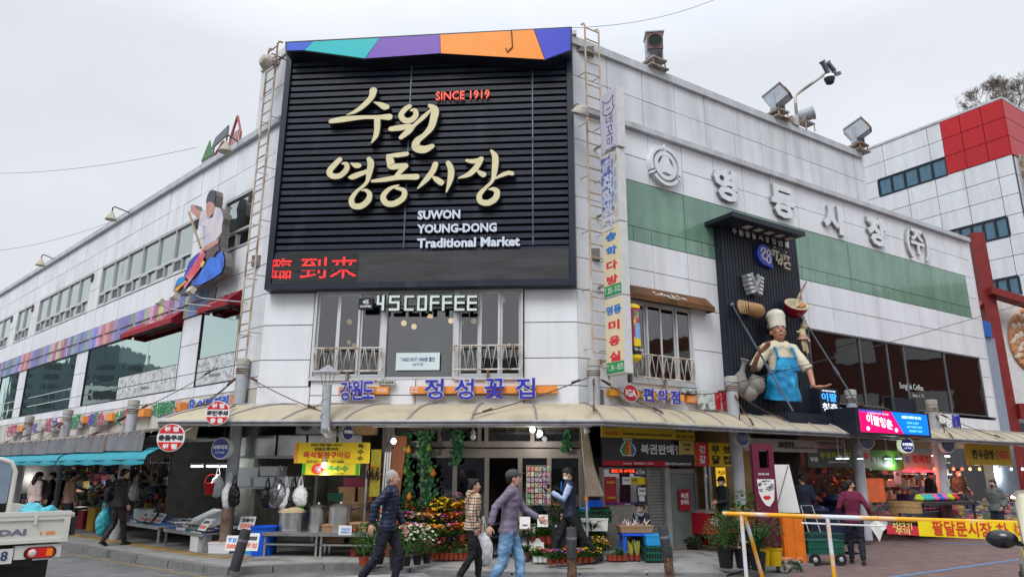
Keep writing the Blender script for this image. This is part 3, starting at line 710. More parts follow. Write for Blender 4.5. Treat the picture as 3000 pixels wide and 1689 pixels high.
mb=MB();pgl(mb,'Songhak Coffee',12.3,4.12,1.25,.22,y=.03,d=.003);pgl(mb,'Since 1972',12.6,3.9,.6,.09,y=.03,d=.003);mb.bd('lettering',M_WHITE,BLD,FR)
mb=MB();mb.b(13.15,13.55,.4,.42,4.15,4.95);po=mb.bd('hanging_notice',mat('pale_yellow_cloth',(.55,.42,.18)),BLD,FR)
mb=MB();pgl(mb,'커피',13.35,4.72,.24,.12,y=.4,d=.003);pgl(mb,'송학',13.35,4.5,.24,.12,y=.4,d=.003);mb.bd('lettering',M_BLK,po,FR)
mb=MB()
for u,z in ((11.6,4.75),(12.0,4.74),(12.4,4.73),(14.7,4.75),(15.1,4.72),(15.6,4.7)): mb.ell((u,.5,z),(.05,.05,.06),8,6)
mb.bd('wall_lamp_shade',mat('pale_shade',(.45,.45,.42),ro=.5),BLD,FR)
mb=MB()
for u in (8.5,9.2,10.1):
 mb.b(u,u+.45,.85,.9,3.7,4.5)
mb.bd('inner_window',mat('dull_inner_window',(.07,.06,.06),ro=.4),BLD,FR)
#  big sign
so_=.30
def CU(px,py,off=so_): return PC.hit(px,py,off)
sl,sr=-.04,CW-.02;zb=5.46;FS=F(PC,0,0,0)
SGN=T('market_sign','giant dark blue louvred sign with cream brush letters on the market hall corner','sign',F(PC,CW/2,5.4,.15))
mb=MB();y0,y1=-so_,.0
xl=U(PC,773,851,so_);xr=U(PC,1689,828,so_);zt=PC.hit(1250,100,so_)[1];zt=11.2
zB=PC.hit(1240,840,so_)[1]
zL1=PC.hit(1240,733,so_-.05)[1];zL0=PC.hit(1240,826,so_-.05)[1]
fr=MB();t=.13
fr.b(xl,xr,y0,y1,zB,zB+.13);fr.b(xl,xl+t,y0+.003,y1,zB+.13,zt);fr.b(xr-t,xr,y0+.003,y1,zB+.13,zt)
fr.b(xl+t,xr-t,-.05,0,zB+.13,zt);fr.b(xl+t,xr-t,y0+.08,0,zL1-.02,zL1+.05)
fr.bd('frame',M_NAVY,SGN,FS)
HD=[(835,122),(1676,78),(1673,150),(1596,177),(1290,158),(1068,174),(890,150),(836,151)]
oh=.62
hp=[PC.hit(x,y,oh) for x,y in HD]
mb=MB();mb.pz(hp,-oh+.004,.1);mb.bd('header_box',M_NAVY,SGN,FS)
zt2=hp[0][1]
segs=[([(840,126),(917,122),(891,147),(840,148)],(.03,.10,.62)),([(918,122),(1111,112),(1069,171),(892,147)],(0.0,.47,.50)),([(1112,112),(1289,102),(1289,156),(1071,171)],(.17,.075,.43)),
([(1290,102),(1563,87),(1595,174),(1291,156)],(.92,.29,.025)),([(1565,87),(1672,82),(1670,147),(1597,174)],(.025,.045,.52))]
for pts,c in segs:
 q=[PC.hit(x,y,oh+.012) for x,y in pts];mb=MB();mb.pz(q,-oh-.012,-oh)
 mb.bd('header_panel',mat('header_colour_%d'%int(c[0]*1000+c[1]*100),c,ro=.35,var=.03),SGN,FS)
zs0=zL1+.06;zs1=11.15;NL=31
mb=MB()
st=(zs1-zs0)/NL
for i in rg_(NL):
 z=zs0+st*i
 me_=MB();a=xl+t+.01;b=xr-t-.01
 yb=-.06;yf=-.235
 me_.add([(a,yf,z+.02),(b,yf,z+.02),(b,yf,z+st*.74),(a,yf,z+st*.74),(a,yb,z+st*.98),(b,yb,z+st*.98),(a,yb,z+.02),(b,yb,z+.02)],[(0,1,2,3),(3,2,5,4),(1,0,6,7),(0,3,4,6),(2,1,7,5)])
 me_.bd('louvre',M_NAVY,SGN,FS)
mb=MB()
for px in (1195,1560): u_=U(PC,px,400,so_);mb=MB();mb.b(u_-.012,u_+.012,-.245,-.2,zs0,zs1);mb.bd('louvre_joint_strip',mat('bright_joint',(.10,.11,.14),ro=.35,metal=.3,var=.6,scale=3),SGN,FS)
LT={
'su':[[(520,165,80),(500,235,62),(420,320,55),(330,385,40),(240,422,8)],[(530,288,10),(590,310,48),(640,335,70),(662,338,60)],[(72,490,50),(200,470,64),(400,450,44),(560,447,44),(690,445,72)],[(562,462,66),(562,560,60),(545,650,50),(500,722,10)]],
'won':[[(905,330,50),(850,370,56),(815,430,58),(855,480,62),(920,478,64),(970,430,58),(965,375,46),(925,372,26)],[(705,572,52),(800,560,64),(900,545,56),(935,550,40)],[(1130,370,20),(1060,440,46),(960,530,40),(900,590,66),(815,662,48)],[(1120,325,40),(1172,370,84),(1160,470,78),(1130,560,70),(1060,640,54),(985,700,74),(975,770,84),(1060,790,84),(1145,755,52)]],
'yeong':[[(165,895,54),(110,950,60),(55,1020,64),(85,1070,60),(170,1065,60),(235,1000,58),(235,945,44),(195,937,22)],[(280,935,10),(335,958,56),(370,960,50)],[(475,1015,40),(380,1050,56),(300,1080,60),(262,1085,20)],[(475,890,50),(495,940,70),(478,1040,60),(455,1130,40),(400,1190,34),(340,1240,40),(290,1320,56),(310,1385,60),(390,1390,66),(465,1330,64),(480,1260,50),(440,1222,34),(398,1226,10)]],
'dong':[[(660,850,14),(760,850,50),(875,835,48)],[(690,875,70),(705,930,80),(720,970,70),(860,960,56)],[(865,965,56),(800,1030,50),(760,1075,40)],[(510,1125,30),(640,1110,50),(800,1085,56),(980,1080,66)],[(785,1172,22),(690,1210,44),(625,1290,60),(660,1360,62),(750,1362,66),(840,1300,62),(845,1225,50),(760,1200,26)]],
'si':[[(1180,945,60),(1150,1020,62),(1080,1110,56),(992,1202,14)],[(1145,1075,14),(1190,1105,56),(1240,1140,66)],[(1315,930,50),(1345,1000,66),(1340,1100,62),(1297,1240,14)]],
'jang':[[(1510,905,30),(1580,915,50),(1670,895,50)],[(1665,890,56),(1620,970,60),(1540,1050,56),(1425,1092,14)],[(1622,1012,20),(1660,1040,50),(1690,1055,62)],[(1775,805,30),(1815,870,66),(1810,1000,62),(1785,1120,36),(1720,1190,36),(1650,1270,54),(1660,1340,60),(1740,1355,66),(1815,1310,66),(1835,1240,60),(1795,1210,44),(1745,1214,10)],[(1805,1105,14),(1870,1070,38),(1950,1040,48),(1995,1045,46)]]}
yl=.40
for nm,sts in LT.items():
 fa=MB();rt=MB()
 for si,stp in en_(sts):
  q=[]
  for x,y,wd in stp:
   u_,z_=PC.hit(950+x/3.624,220+y/3.624,yl);u2,_=PC.hit(950+(x+wd)/3.624,220+y/3.624,yl);q.append((u_,z_,(u2-u_)))
  ribbon(rt,[(a,b,c+.035) for a,b,c in q],-yl+.012+si*.002,-.24)
  ribbon(fa,q,-yl-si*.002,-yl+.01)
 lo=fa.bd('letter',M_GOLD,SGN,FS);rt.bd('letter_return',M_RETURN,lo,FS)
def px_text(parent,body,p0,p1,h_px,m,P,FRM,off,d=.02,bold=.02,name='letter',side=None,space=1.0,each=True,**k):
 u0,z0=P.hit(*p0,off);u1,z1=P.hit(*p1,off)
 hh=abs(P.hit(p0[0],p0[1]-h_px,off)[1]-z0)
 mb=MB();pgl(mb,body,(u0+u1)/2,(z0+z1)/2+hh/2,u1-u0,hh,y=-off+d,d=d,bold=bold,space=space,**k)
 return mb.bd(name,[m],parent,FRM)
px_text(SGN,'SINCE 1919',(1276,295),(1434,285),24,mat('neon_red_letter',(.9,.12,.07),ro=.4,var=0,emit=.35),PC,FS,.31,d=.04,bold=.004)
px_text(SGN,'SUWON',(1223,643),(1348,639),26,M_LTR,PC,FS,.31,d=.05,bold=.035)
px_text(SGN,'YOUNG-DONG',(1221,684),(1455,677),26,M_LTR,PC,FS,.31,d=.05,bold=.035)
px_text(SGN,'Traditional Market',(1221,727),(1523,719),28,M_LTR,PC,FS,.31,d=.05,bold=.035)
uA,uB=U(PC,800,790,.27),U(PC,1678,780,.27);
m=bpy.data.materials.new('led_grid');m.use_nodes=True;N=m.node_tree.nodes;Lk=m.node_tree.links;b=N['Principled BSDF']
tcn=N.new('ShaderNodeTexCoord');mpn=N.new('ShaderNodeMapping');mpn.inputs['Scale'].default_value=(30,30,30);Lk.new(tcn.outputs['Object'],mpn.inputs[0])
sp=N.new('ShaderNodeSeparateXYZ');Lk.new(mpn.outputs[0],sp.inputs[0])
def mth(op,a,bv):
 n=N.new('ShaderNodeMath');n.operation=op;Lk.new(a,n.inputs[0]);
 if isinstance(bv,(int,float)): n.inputs[1].default_value=bv
 else: Lk.new(bv,n.inputs[1])
 return n.outputs[0]
fx=mth('GREATER_THAN',mth('FRACT',sp.outputs['X'],0),.28);fz=mth('GREATER_THAN',mth('FRACT',sp.outputs['Z'],0),.28)
pp=mth('MULTIPLY',fx,fz);mxn=N.new('ShaderNodeMix');mxn.data_type='RGBA';Lk.new(pp,mxn.inputs[0]);mxn.inputs[6].default_value=(.010,.010,.011,1)
nn=N.new('ShaderNodeTexNoise');nn.inputs['Scale'].default_value=2.2;nn.inputs['Detail'].default_value=6;mp2=N.new('ShaderNodeMapping');mp2.inputs['Scale'].default_value=(.6,1,2.6);mp2.inputs['Rotation'].default_value=(0,.35,0);Lk.new(tcn.outputs['Object'],mp2.inputs[0]);Lk.new(mp2.outputs[0],nn.inputs['Vector'])
rp=N.new('ShaderNodeValToRGB');Lk.new(nn.outputs['Fac'],rp.inputs[0]);rp.color_ramp.elements[0].color=(.018,.018,.020,1);rp.color_ramp.elements[0].position=.4;rp.color_ramp.elements[1].color=(.055,.055,.065,1);rp.color_ramp.elements[1].position=.65
Lk.new(rp.outputs[0],mxn.inputs[7]);Lk.new(mxn.outputs[2],b.inputs['Base Color']);b.inputs['Roughness'].default_value=.55
mb=MB();mb.b(xl+t+.01,xr-t-.01,-.26,-.1,zB+.132,zL1-.022);led=mb.bd('led_display',m,SGN,FS)
mb=MB();mr_=mat('led_red',(1,.03,.03),var=0,emit=1.3,ro=.8)
zc=(zL0+zL1)/2;hh=(zL1-zL0)*.66
for ch,pa,pb in (('臨',795,853),('到',880,955),('來',968,1044)):
 u0,u1=U(PC,pa,790,.27),U(PC,pb,790,.27)
 pgl(mb,ch,(u0+u1)/2,zc+.0,u1-u0,hh,y=-.262,d=.004,bold=0)
mb.bd('led_text',mr_,led,FS)
mb=MB();mb.b(xl+t+.02,U(PC,1060,790),-.272,-.268,zc-.05,zc+.05)
for k in rg_(14): mb.b(xl+t+.02,U(PC,1060,790),-.272,-.268,zc-.32+k*.05,zc-.31+k*.05)
mb.bd('led_dead_rows',mat('led_off',(.03,.03,.03)),led,FS)
mb=MB();
q=[PC.hit(x,y,oh+.03) for x,y in ((1498,88),(1500,115),(1501,138),(1493,146),(1487,153),(1482,141))];mb.tb([(a,-oh-.03,b_) for a,b_ in q],.012,5)
mb.bd('hanging_wire',M_WIRE,SGN,FS)
#  annex behind
AY=30.0
_r=ray(2933,290);_t=AY/_r[1];A0=(_r[0]*_t,AY);AH=CH+_r[2]*_t
PA=Plane(A0,R(180-33.3));PB=Plane(A0,R(56.7))
ANX=T('annex_building','taller white panelled building with a red top corner behind the right wing','building',((A0[0],A0[1],0),PA.rot))
FA=(PA.W(0,0),PA.rot);FB=(PB.W(0,0),PB.rot)
M_RP=mat('red_wall_panel',(.46,.018,.025),ro=.35,var=.05,streak=.08,rn=.08)
M_WP=mat('annex_wall_panel',(.66,.69,.73),ro=.35,var=.04,streak=.10,rn=.05,dirt=(.4,.4,.4,.3))
M_GLB=mat('blue_office_glass',(.03,.12,.19),ro=.08,var=.2,spec=.8,coat=.5)
def az(px,py): return PA.hit(px,py)
zr=[AH];
for px,py in ((2944,343),(2954,397),(2963,452)): zr.append(az(px,py)[1])
ph=(zr[0]-zr[3])/3
us=[0,az(2871,320)[0],az(2809,343)[0],az(2753,363)[0]]   # red columns
def ap(name,FRM,a,b,c,d,m,y=0): piece(name,ANX,FRM,min(a,b)+.015,max(a,b)-.015,y,y+.05,min(c,d)+.015,max(c,d)-.015,m)
for i in rg_(3):
 for j in rg_(3): ap('wall_panel',FA,us[i],us[i+1],zr[0]-ph*j,zr[0]-ph*(j+1),M_RP,-.03)
cw_=abs(us[1]-us[2]);
for i in rg_(4):
 for j in rg_(3): ap('wall_panel',FB,i*2.2,(i+1)*2.2,zr[0]-ph*j,zr[0]-ph*(j+1),M_RP,-.03)
mb=MB();H=AH
mb.b(-16,-.02,.06,.3,0,H-.05);mb.bd('wall',M_JOINT,ANX,FA);mb=MB();mb.b(.02,9,.06,.3,0,H-.05);mb.bd('wall',M_JOINT,ANX,FB)
mb=MB();mb.b(-16,-.0,-.04,.4,H,H+.12);mb.bd('coping',M_COPE,ANX,FA);mb=MB();mb.b(0,9,-.04,.4,H,H+.12);mb.bd('coping',M_COPE,ANX,FB)
ucol=[us[3]]+[us[3]-2.35*k-(az(2753,363)[0]-az(2713,376)[0]) for k in rg_(6)]
zrow=[zr[0]-ph*k for k in rg_(16)]
zw0=az(2582,583)[1];zw1=az(2578,548)[1]
bands=[(az(2578,560)[0],us[3],2),(az(2782,690)[0],az(2947,650)[0],2)]
b1=(az(2577,560)[0],us[3],az(2580,583)[1],az(2577,547)[1]);b2=(az(2782,700)[0],az(2952,650)[0],az(2952,674)[1],az(2948,630)[1])
b3=(az(2862,870)[0],az(2985,820)[0],az(2985,850)[1],az(2978,817)[1])
def snap(b):
 zc=(b[2]+b[3])/2
 for j in rg_(15):
  if zrow[j+1]<zc<=zrow[j]: return (b[0],b[1],zrow[j+1],zrow[j])
 return b
b1,b2,b3=snap(b1),snap(b2),snap(b3)
ucl=[0]+[-(abs(us[1])+.0)*1.12*k-.9 for k in rg_(0,9)]
ucl=[0,az(2918,478)[0],az(2823,505)[0],az(2740,530)[0],az(2660,560)[0]]+[az(2660,560)[0]-2.5*k for k in rg_(1,4)]
for j in rg_(14):
 z1,z0=zrow[j],zrow[j+1]
 if z0<0: break
 cu=ucl if j>=3 else ucol
 for a,b in zip(cu,cu[1:]):
  segs=[(b,a)]
  for (wa,wb,wz0,wz1) in (b1,b2,b3):
   if min(z1,wz1)-max(z0,wz0)>.12:
    ns=[]
    for s0,s1 in segs:
     if wb<=s0 or wa>=s1: ns.append((s0,s1));continue
     if wa>s0: ns.append((s0,wa))
     if wb<s1: ns.append((wb,s1))
    segs=ns
  for s0,s1 in segs:
   if s1-s0>.1: ap('wall_panel',FA,s0,s1,z0,z1,M_WP)
for j in rg_(3,14):
 for i in rg_(4):
  if zrow[j+1]>0: ap('wall_panel',FB,.25+i*2.2,.25+(i+1)*2.2,zrow[j+1],zrow[j],M_WP)
for (wa,wb,z0,z1),n in ((b1,5),(b2,5),(b3,4)):
 f=MB();f.b(wa,wb,-.02,.2,z0-.04,z0+.05);f.b(wa,wb,-.02,.2,z1-.05,z1+.04);f.b(wa,wb,.1,.2,z0,z1)
 for k in rg_(n+1):
  u_=wa+(wb-wa)*k/n;f.b(u_-.05,u_+.05,-.02,.2,z0+.05,z1-.05)
 fo=f.bd('window',M_BLACK,ANX,FA)
 for k in rg_(n): piece('pane',fo,FA,wa+(wb-wa)*k/n+.05,wa+(wb-wa)*(k+1)/n-.05,.04,.06,z0+.05,z1-.05,M_GLB)
mb=MB()
for dx,dy in ((.5,.12),(.75,.15),(.95,.1)):
 mb.tb([(dx,-dy,zr[3]+.1),(dx+.1,-dy-.02,4)],.05,6)
mb.bd('downpipe',M_RUST,ANX,FB)
mb=MB();u_=az(2808,340)[0];mb.tb([(u_,.2,H),(u_-.05,.2,H+1.2)],.02,5);mb.tb([(u_-.15,.2,H+1.05),(u_-.05,.2,H+.9),(u_+.1,.2,H+1.1)],.012,4);mb.bd('lightning_rod',M_GALV,ANX,FA)
mb=MB();mb.b(3.5,8,2,6,H,H+1.6);mb.bd('stair_head',mat('grey_render',(.35,.36,.36)),ANX,FB)
mb=MB();mb.b(-16,0,.3,8,H-.3,H-.1);mb.bd('roof_slab',M_INT,ANX,FA)
GY=26.0
def gp(px,py,Y=GY): return atY(px,py,Y)
GT=T('red_steel_gate','leaning dark red steel pylon and beam framing a white wall beside the right wing','gate',((gp(2985,1400)[0],GY,0),0))
a=gp(2866,680);b_=gp(2975,1300)
mr=mat('dark_red_steel',(.20,.022,.020),ro=.45,var=.15,streak=.15)
d=Vector(b_)-Vector(a);low=tu_(Vector(a)+d*((a[2]-0)/(a[2]-b_[2])))
mb=MB();wd=sizeat(a,34)
a2=Vector(a);l2=Vector(low)
mb.add([(a2.x-wd/2,GY,a2.z),(a2.x+wd/2,GY,a2.z),(a2.x+wd/2,GY+.5,a2.z),(a2.x-wd/2,GY+.5,a2.z),(l2.x-wd*.65,GY,0),(l2.x+wd*.65,GY,0),(l2.x+wd*.65,GY+.5,0),(l2.x-wd*.65,GY+.5,0)],[(0,1,2,3),(4,7,6,5),(0,4,5,1),(1,5,6,2),(2,6,7,3),(3,7,4,0)])
mb.bd('pylon',mr,GT,((0,0,0),0))
p=gp(2905,838,GY-.3);q=gp(3040,882,GY-.3);mb=MB();mb.slab((p[0],GY-.3,p[2]-.28),(q[0]+3,GY-.3,q[2]-.28-.9),(q[0]+3,GY-.3,q[2]+.0-.9),(p[0],GY-.3,p[2]),.5);mb.bd('beam',mr,GT,((0,0,0),0))
p=gp(2975,1190);mb=MB();mb.b(p[0],p[0]+6,GY-.2,GY+.3,gp(2980,1225)[2],gp(2975,1182)[2]);mb.bd('beam',mr,GT,((0,0,0),0))
p=gp(2862,905);q=gp(2890,880);mb=MB();mb.tb([(p[0],GY+.2,p[2]),(q[0],GY+.2,q[2])],.13,6);mb.bd('strut',mr,GT,((0,0,0),0))
OY=26.7
p0=atY(2915,850,OY);p1=atY(2990,1190,OY);
ORN=T('ornament_wall','white wall carrying a round orange brown floral relief behind the red pylon','wall',((p1[0]+2,OY,0),0))
mb=MB();mb.add([(p0[0],OY,p0[2]),(p0[0]+7,OY,p0[2]-1.2),(p0[0]+7,OY,p1[2]-.6),(p1[0]-.3,OY,p1[2]-.6),(p0[0],OY+.3,p0[2]),(p0[0]+7,OY+.3,p0[2]-1.2),(p0[0]+7,OY+.3,p1[2]-.6),(p1[0]-.3,OY+.3,p1[2]-.6)],[(3,2,1,0),(4,5,6,7),(0,1,5,4),(3,7,6,2),(0,4,7,3)])
mb.bd('wall_slab',mat('stained_white_wall',(.62,.63,.64),ro=.6,var=.08,dirt=(.45,.33,.22,.5)),ORN,((0,0,0),0))
c=atY(3037,1000,OY);mo=mat('orange_relief',(.50,.24,.12),ro=.6,var=.3,scale=8);mw=mat('cream_relief',(.62,.55,.45),ro=.6,var=.2)
rx=sizeat(c,78);rz=rx*1.25
mb=MB()
mb.tb([(c[0]+rx*cos(t),OY-.05,c[2]+rz*sin(t)) for t in [2*PI*i/32 for i in rg_(33)]],.10,6)
mb.tb([(c[0]+rx*.5*cos(t),OY-.05,c[2]+rz*.5*sin(t)) for t in [2*PI*i/24 for i in rg_(25)]],.08,6)
mb.bd('relief_ring',mo,ORN,((0,0,0),0),sm=1)
mb=MB()
for i in rg_(26):
 t=2*PI*i/26
 for k,rr in en_((.95,.80,.64)):
  t2=t+k*.08;mb.ell((c[0]+rx*rr*cos(t2),OY-.1,c[2]+rz*rr*sin(t2)),(.11,.07,.17),6,4,mi=(i+k)%2,M=MRo(t2+.6,3,'Y'))
mb.bd('relief_leaves',[mo,mw],ORN,((0,0,0),0),sm=1)
q=F(PR,RW+.15,0,-.4)
LNE=T('grey_service_wall','narrow blue grey wall with bright blue cap beside the red pylon','wall',q)
mb=MB();mb.b(0,1.6,.0,.3,0,6.3);mb.bd('wall_slab',mat('blue_grey_render',(.26,.30,.38),ro=.7,var=.1),LNE);mb=MB();mb.b(.05,1.3,-.08,.35,6.3,6.85);mb.bd('blue_cap',mat('blue_sheet',(.02,.12,.42)),LNE)
#  things on the facades
def pxbox(P,x0,y0,x1,y1,off=0):
 xm,ym=(x0+x1)/2,(y0+y1)/2
 return P.hit(x0,ym,off)[0],P.hit(x1,ym,off)[0],P.hit(xm,y1,off)[1],P.hit(xm,y0,off)[1]
def chan(parent,FRM,P,ch,box,off,m,edge=None,depth=.06,bold=.05,name='letter',eb=.05):
 """one channel letter with optional pale outline behind"""
 u0,u1,z0,z1=pxbox(P,*box,off) if len(box)==4 else box[1:]
 mb=MB();pgl(mb,ch,(u0+u1)/2,(z0+z1)/2,u1-u0,z1-z0,y=-off+.012,d=.014,bold=bold);o=mb.bd(name,m,parent,FRM)
 if edge:
  mb=MB();k=.012;pgl(mb,ch,(u0+u1)/2,(z0+z1)/2,u1-u0+2*k,z1-z0+2*k,y=-off+depth,d=depth-.014,bold=bold+eb);mb.bd('letter_return',edge,o,FRM)
 return o
M_EDGEW=mat('letter_white_edge',(.62,.62,.66),ro=.4,var=.05)
#  ladders
def ladder(label,FRM,pts,w,n,m,bow=True,standoff=.28):
 t=T('ladder',label,'ladder',FRM);(z0,z1)=pts
 for q in (-1,1):
  mb=MB();x=q*w/2;mb.tb([(x,-standoff,z0),(x,-standoff,z1),(x,-standoff+.03,z1+.07),(x,-standoff+.12,z1+.09)],.022,8);mb.bd('rail',m,t)
 for i in rg_(n):
  z=z0+.25+(z1-z0-.3)*i/(n-1);mb=MB();mb.tb([(-w/2,-standoff,z),(w/2,-standoff,z)],.016,6);mb.bd('rung',m,t)
 mb=MB()
 for z in [z0+.6+k*1.25 for k in rg_(int((z1-z0)/1.25))]:
  for q in (-1,1): mb.tb([(q*w/2,-standoff,z),(q*w/2,0,z+.02)],.009,5)
 mb.bd('wall_brackets',M_RUST,t);return t
u1,z1=PL.hit(802,140,.28);u0,z0=PL.hit(710,1058,.28)
ladder('tall cream ladder left of the giant sign, reaching past its top',F(PL,(u1+u0)/2-.05,0,0),(z0,z1+.03),.42,27,M_LADDER)
u1,z1=PR.hit(1742,92,.28);u0,z0=PR.hit(1752,1110,.28)
ladder('rusty tan ladder right of the giant sign behind the vertical sign boxes',F(PR,(u1+u0)/2,0,0),(z0+.0,z1+.05),.40,28,mat('rust_tan_ladder',(.46,.33,.20),ro=.55,var=.15,scale=3,col2=(.5,.46,.42)))
#  cone lamps on long arms along the left roof edge
def cone_lamp(label,head,base,h=.26,grp='conical lamps on arms along the left roof edge'):
 t=T('cone_lamp',label,'lamp',((head[0],head[1],head[2]),PL.rot),group=grp);
 b=MRo(-PL.rot,3,'Z')@(Vector(base)-Vector(head))
 mb=MB();mb.lt([(.025,h),(.035,h-.03),(.16,0),(.165,-.015)],n=16);mb.bd('shade',mat('lamp_shade_tan',(.42,.38,.30),ro=.6,var=.2),t,sm=1)
 mb=MB();mb.lt([(.0,.015),(.15,0.0)],n=12);mb.bd('lens',mat('ribbed_lens',(.18,.18,.17),ro=.3),t)
 mb=MB();mb.tb([(0,0,h),(0,0,h+.1),tu_(V_((0,0,h+.16))*.9+b*.1),tu_(b)],.018,6);mb.bd('arm',M_WIRE,t)
for (hx,hy),(bx,by),lb in (((660,443),(700,416),'largest conical lamp, on the left roof edge beside the little roof fence'),((325,642),(385,625),'middle conical lamp reaching out from the left roof edge'),((118,776),(158,758),'farthest conical lamp low on the left roof edge')):
 u,z=PL.hit(hx,hy,.75);ub,zb_=PL.hit(bx,by,.0);cone_lamp(lb,PL.W(u,z,.75),PL.W(ub,zb_,.0))
for px,py,P,lb in ((1700,330,PR,'round dirty lamp hanging beside the upper right edge of the giant sign'),(782,182,PL,'pale domed lamp at the top of the left ladder')):
 u,z=P.hit(px,py,.45);t=T('round_lamp',lb,'lamp',F(P,u,z,.45));mb=MB();Mx=MRo(R(28 if px>1000 else 80),3,'X')
 mb.lt([(.05,.16),(.13,.13),(.19,.02),(.2,-.03),(.16,-.05),(0,-.055)],n=18,M=Mx);mb.bd('lamp_head',mat('dirty_lamp',(.40,.37,.32),ro=.5,var=.3,scale=8),t,sm=1)
 mb=MB();mb.tb([(0,.02,.14),(.02,.1,.26),(.05,.45,.24)],.014,5);mb.bd('arm',M_WIRE,t)
#  little roof fence of house outlines
u0,_=PL.hit(575,485,0);u1,_=PL.hit(708,420,0)
t=T('roof_fence','small red and green fence of house outlines standing on the left roof edge','fence',F(PL,u0,9.55,-.15));W_=u1-u0
mg=mat('fence_green',(.10,.22,.10));mrd=mat('fence_red',(.35,.08,.08));mgr=mat('fence_grey',(.16,.17,.19))
mb=MB();mb.pz([(-.05,.36),(.55,.36),(.34,.86)],-.02,.02);mb.bd('green_roof',mg,t)
mb=MB()
for k in rg_(6): mb.b(.0+.1*k,.03+.1*k,-.01,.01,0,.36)
mb.bd('bars',mgr,t)
def ol(x0,z0,w,h,hr,m):
 q=MB();q.tb([(x0,0,z0),(x0,0,z0+h),(x0+w/2,0,z0+h+hr),(x0+w,0,z0+h),(x0+w,0,z0)],.035,4);q.bd('house_outline',m,t)
ol(.75,0,.9,.30,.25,mrd);ol(.95,0,.4,.2,.1,mgr);ol(W_-1.0,0,.55,.50,.55,mrd)
mb=MB()
for k in rg_(5): mb.b(W_-.95+.09*k,W_-.93+.09*k,-.01,.01,0,.62)
mb.bd('bars',mrd,t)
mb=MB();mb.pz([(W_-2.1,.55),(W_-1.2,.68),(W_-1.2,.95),(W_-1.9,.82)],-.02,.02);mb.b(W_-2.0,W_-1.95,-.02,.02,0,.6);mb.bd('grey_roof',mgr,t)
#  overhead wires
def wire(label,a,b,sag,r=.012,m=M_WIRE,grp='overhead wires'):
 a,b=Vector(a),Vector(b);mb=MB();L0=tu_((a+b)/2)
 pts=[tu_(a+(b-a)*i/16-V_((0,0,sag*4*(i/16)*(1-i/16)))) for i in rg_(17)];mb.tb(pts,r,4)
 o=mb.bd('overhead_wire',m);tag(o,label,'wire',grp);return o
wire('thin wire crossing the sky from the giant sign to the upper right',PC.W(*PC.hit(1640,82,.2),.2),atY(2110,-8,17),.25,.006)
wire('thin wire crossing the sky towards the little roof fence',atY(-30,508,22),PL.W(*PL.hit(575,432,0),0),.2,.006)
wire('lowest thin wire crossing the sky towards the middle conical lamp',atY(-30,736,24),PL.W(*PL.hit(370,632,0),0),.2,.006)
wire('thin wire slanting across the chef relief and the dark glazing',PR.W(*PR.hit(2130,1128,1.3),1.3),PR.W(*PR.hit(3010,885,1.0),1.0),.05,.008)
#  search lights and cameras on the right roof
def floodbox(label,px,py,yaw,pitch,s=1.0,boxh=1.0):
 s*=.74;boxh*=.72
 u,z=PR.hit(px,py,-.1);t=T('search_light',label,'floodlight',F(PR,u,11.40,-.1),group=None)
 Mx=MRo(yaw,4,'Z')@MRo(pitch,4,'X');m_=mat('floodlight_grey',(.36,.40,.44),ro=.4,var=.1)
 zc=boxh;mb=MB();mb.x=MTr((0,0,zc))@Mx;s_=s
 mb.taper((0,0,-.30*s_),(.50*s_,.72*s_),(.50*s_,.72*s_),.60*s_);mb.slab((-.30*s_,-.44*s_,.31*s_),(.30*s_,-.44*s_,.31*s_),(.30*s_,.36*s_,.33*s_),(-.30*s_,.36*s_,.33*s_),.03)
 mb.bd('housing',m_,t)
 mb=MB();mb.x=MTr((0,0,zc))@Mx;mb.box((0,-.40*s_,-.02),(.50*s_,.08*s_,.52*s_));mb.bd('front_frame',mat('rust_frame',(.16,.10,.08),ro=.6,var=.3,scale=8),t)
 mb=MB();mb.x=MTr((0,-.0,zc))@Mx@MTr((0,-.445*s_,-.02))@MRo(R(90),4,'X');mb.lt([(.0,.0),(.18*s_,.0),(.21*s_,.012),(.21*s_,-.03)],n=20);mb.bd('lens',mat('black_lens',(.02,.025,.025),ro=.12),t)
 mb=MB()
 for q in (-1,1): mb.b(q*.28*s_-.02,q*.28*s_+.02,-.08,.08,.28,zc+.1)
 mb.b(-.28*s_,.28*s_,-.1,.1,.26,.30)
 mb.bd('yoke',m_,t);mb=MB()
 for q in (-1,1):
  for r_ in (-1,1): mb.tb([(q*.25*s_,r_*.16,0),(q*.25*s_,r_*.16,.26)],.02,5)
 mb.b(-.3*s_,.3*s_,-.2,.2,.2,.25);mb.b(-.3,.3,-.2,.2,0,.03);mb.bd('stand',M_RUST,t);return t
floodbox('boxy grey search light on the right roof edge nearest the giant sign',1918,190,R(-38),R(8),1.05,.95)
floodbox('boxy grey search light tipped down beside the camera mast',2277,300,R(22),R(-30),1.05,.95)
floodbox('boxy grey search light tipped forward at the far end of the upper roof',2515,420,R(28),R(-30),1.08,1.0)
u,_=PR.hit(2362,370,-.1);t=T('spot_light','small round spot light on the roof between the two tipped search lights','floodlight',F(PR,u,11.40,-.1))
mb=MB();mb.x=MTr((0,0,.52))@MRo(R(35),4,'Z')@MRo(R(80),4,'X');mb.lt([(.12,-.25),(.19,-.2),(.19,.18),(.21,.2),(.21,.26),(.16,.26),(.14,.2),(0,.2)],n=18);mb.bd('housing',mat('floodlight_grey',(.36,.40,.44)),t,sm=1)
mb=MB();mb.b(-.22,.22,-.15,.15,.22,.26);[mb.tb([(q*.2,r_*.13,0),(q*.2,r_*.13,.24)],.018,5) for q in (-1,1) for r_ in (-1,1)];mb.b(-.16,-.12,-.1,.1,.26,.5);mb.bd('stand',M_RUST,t)
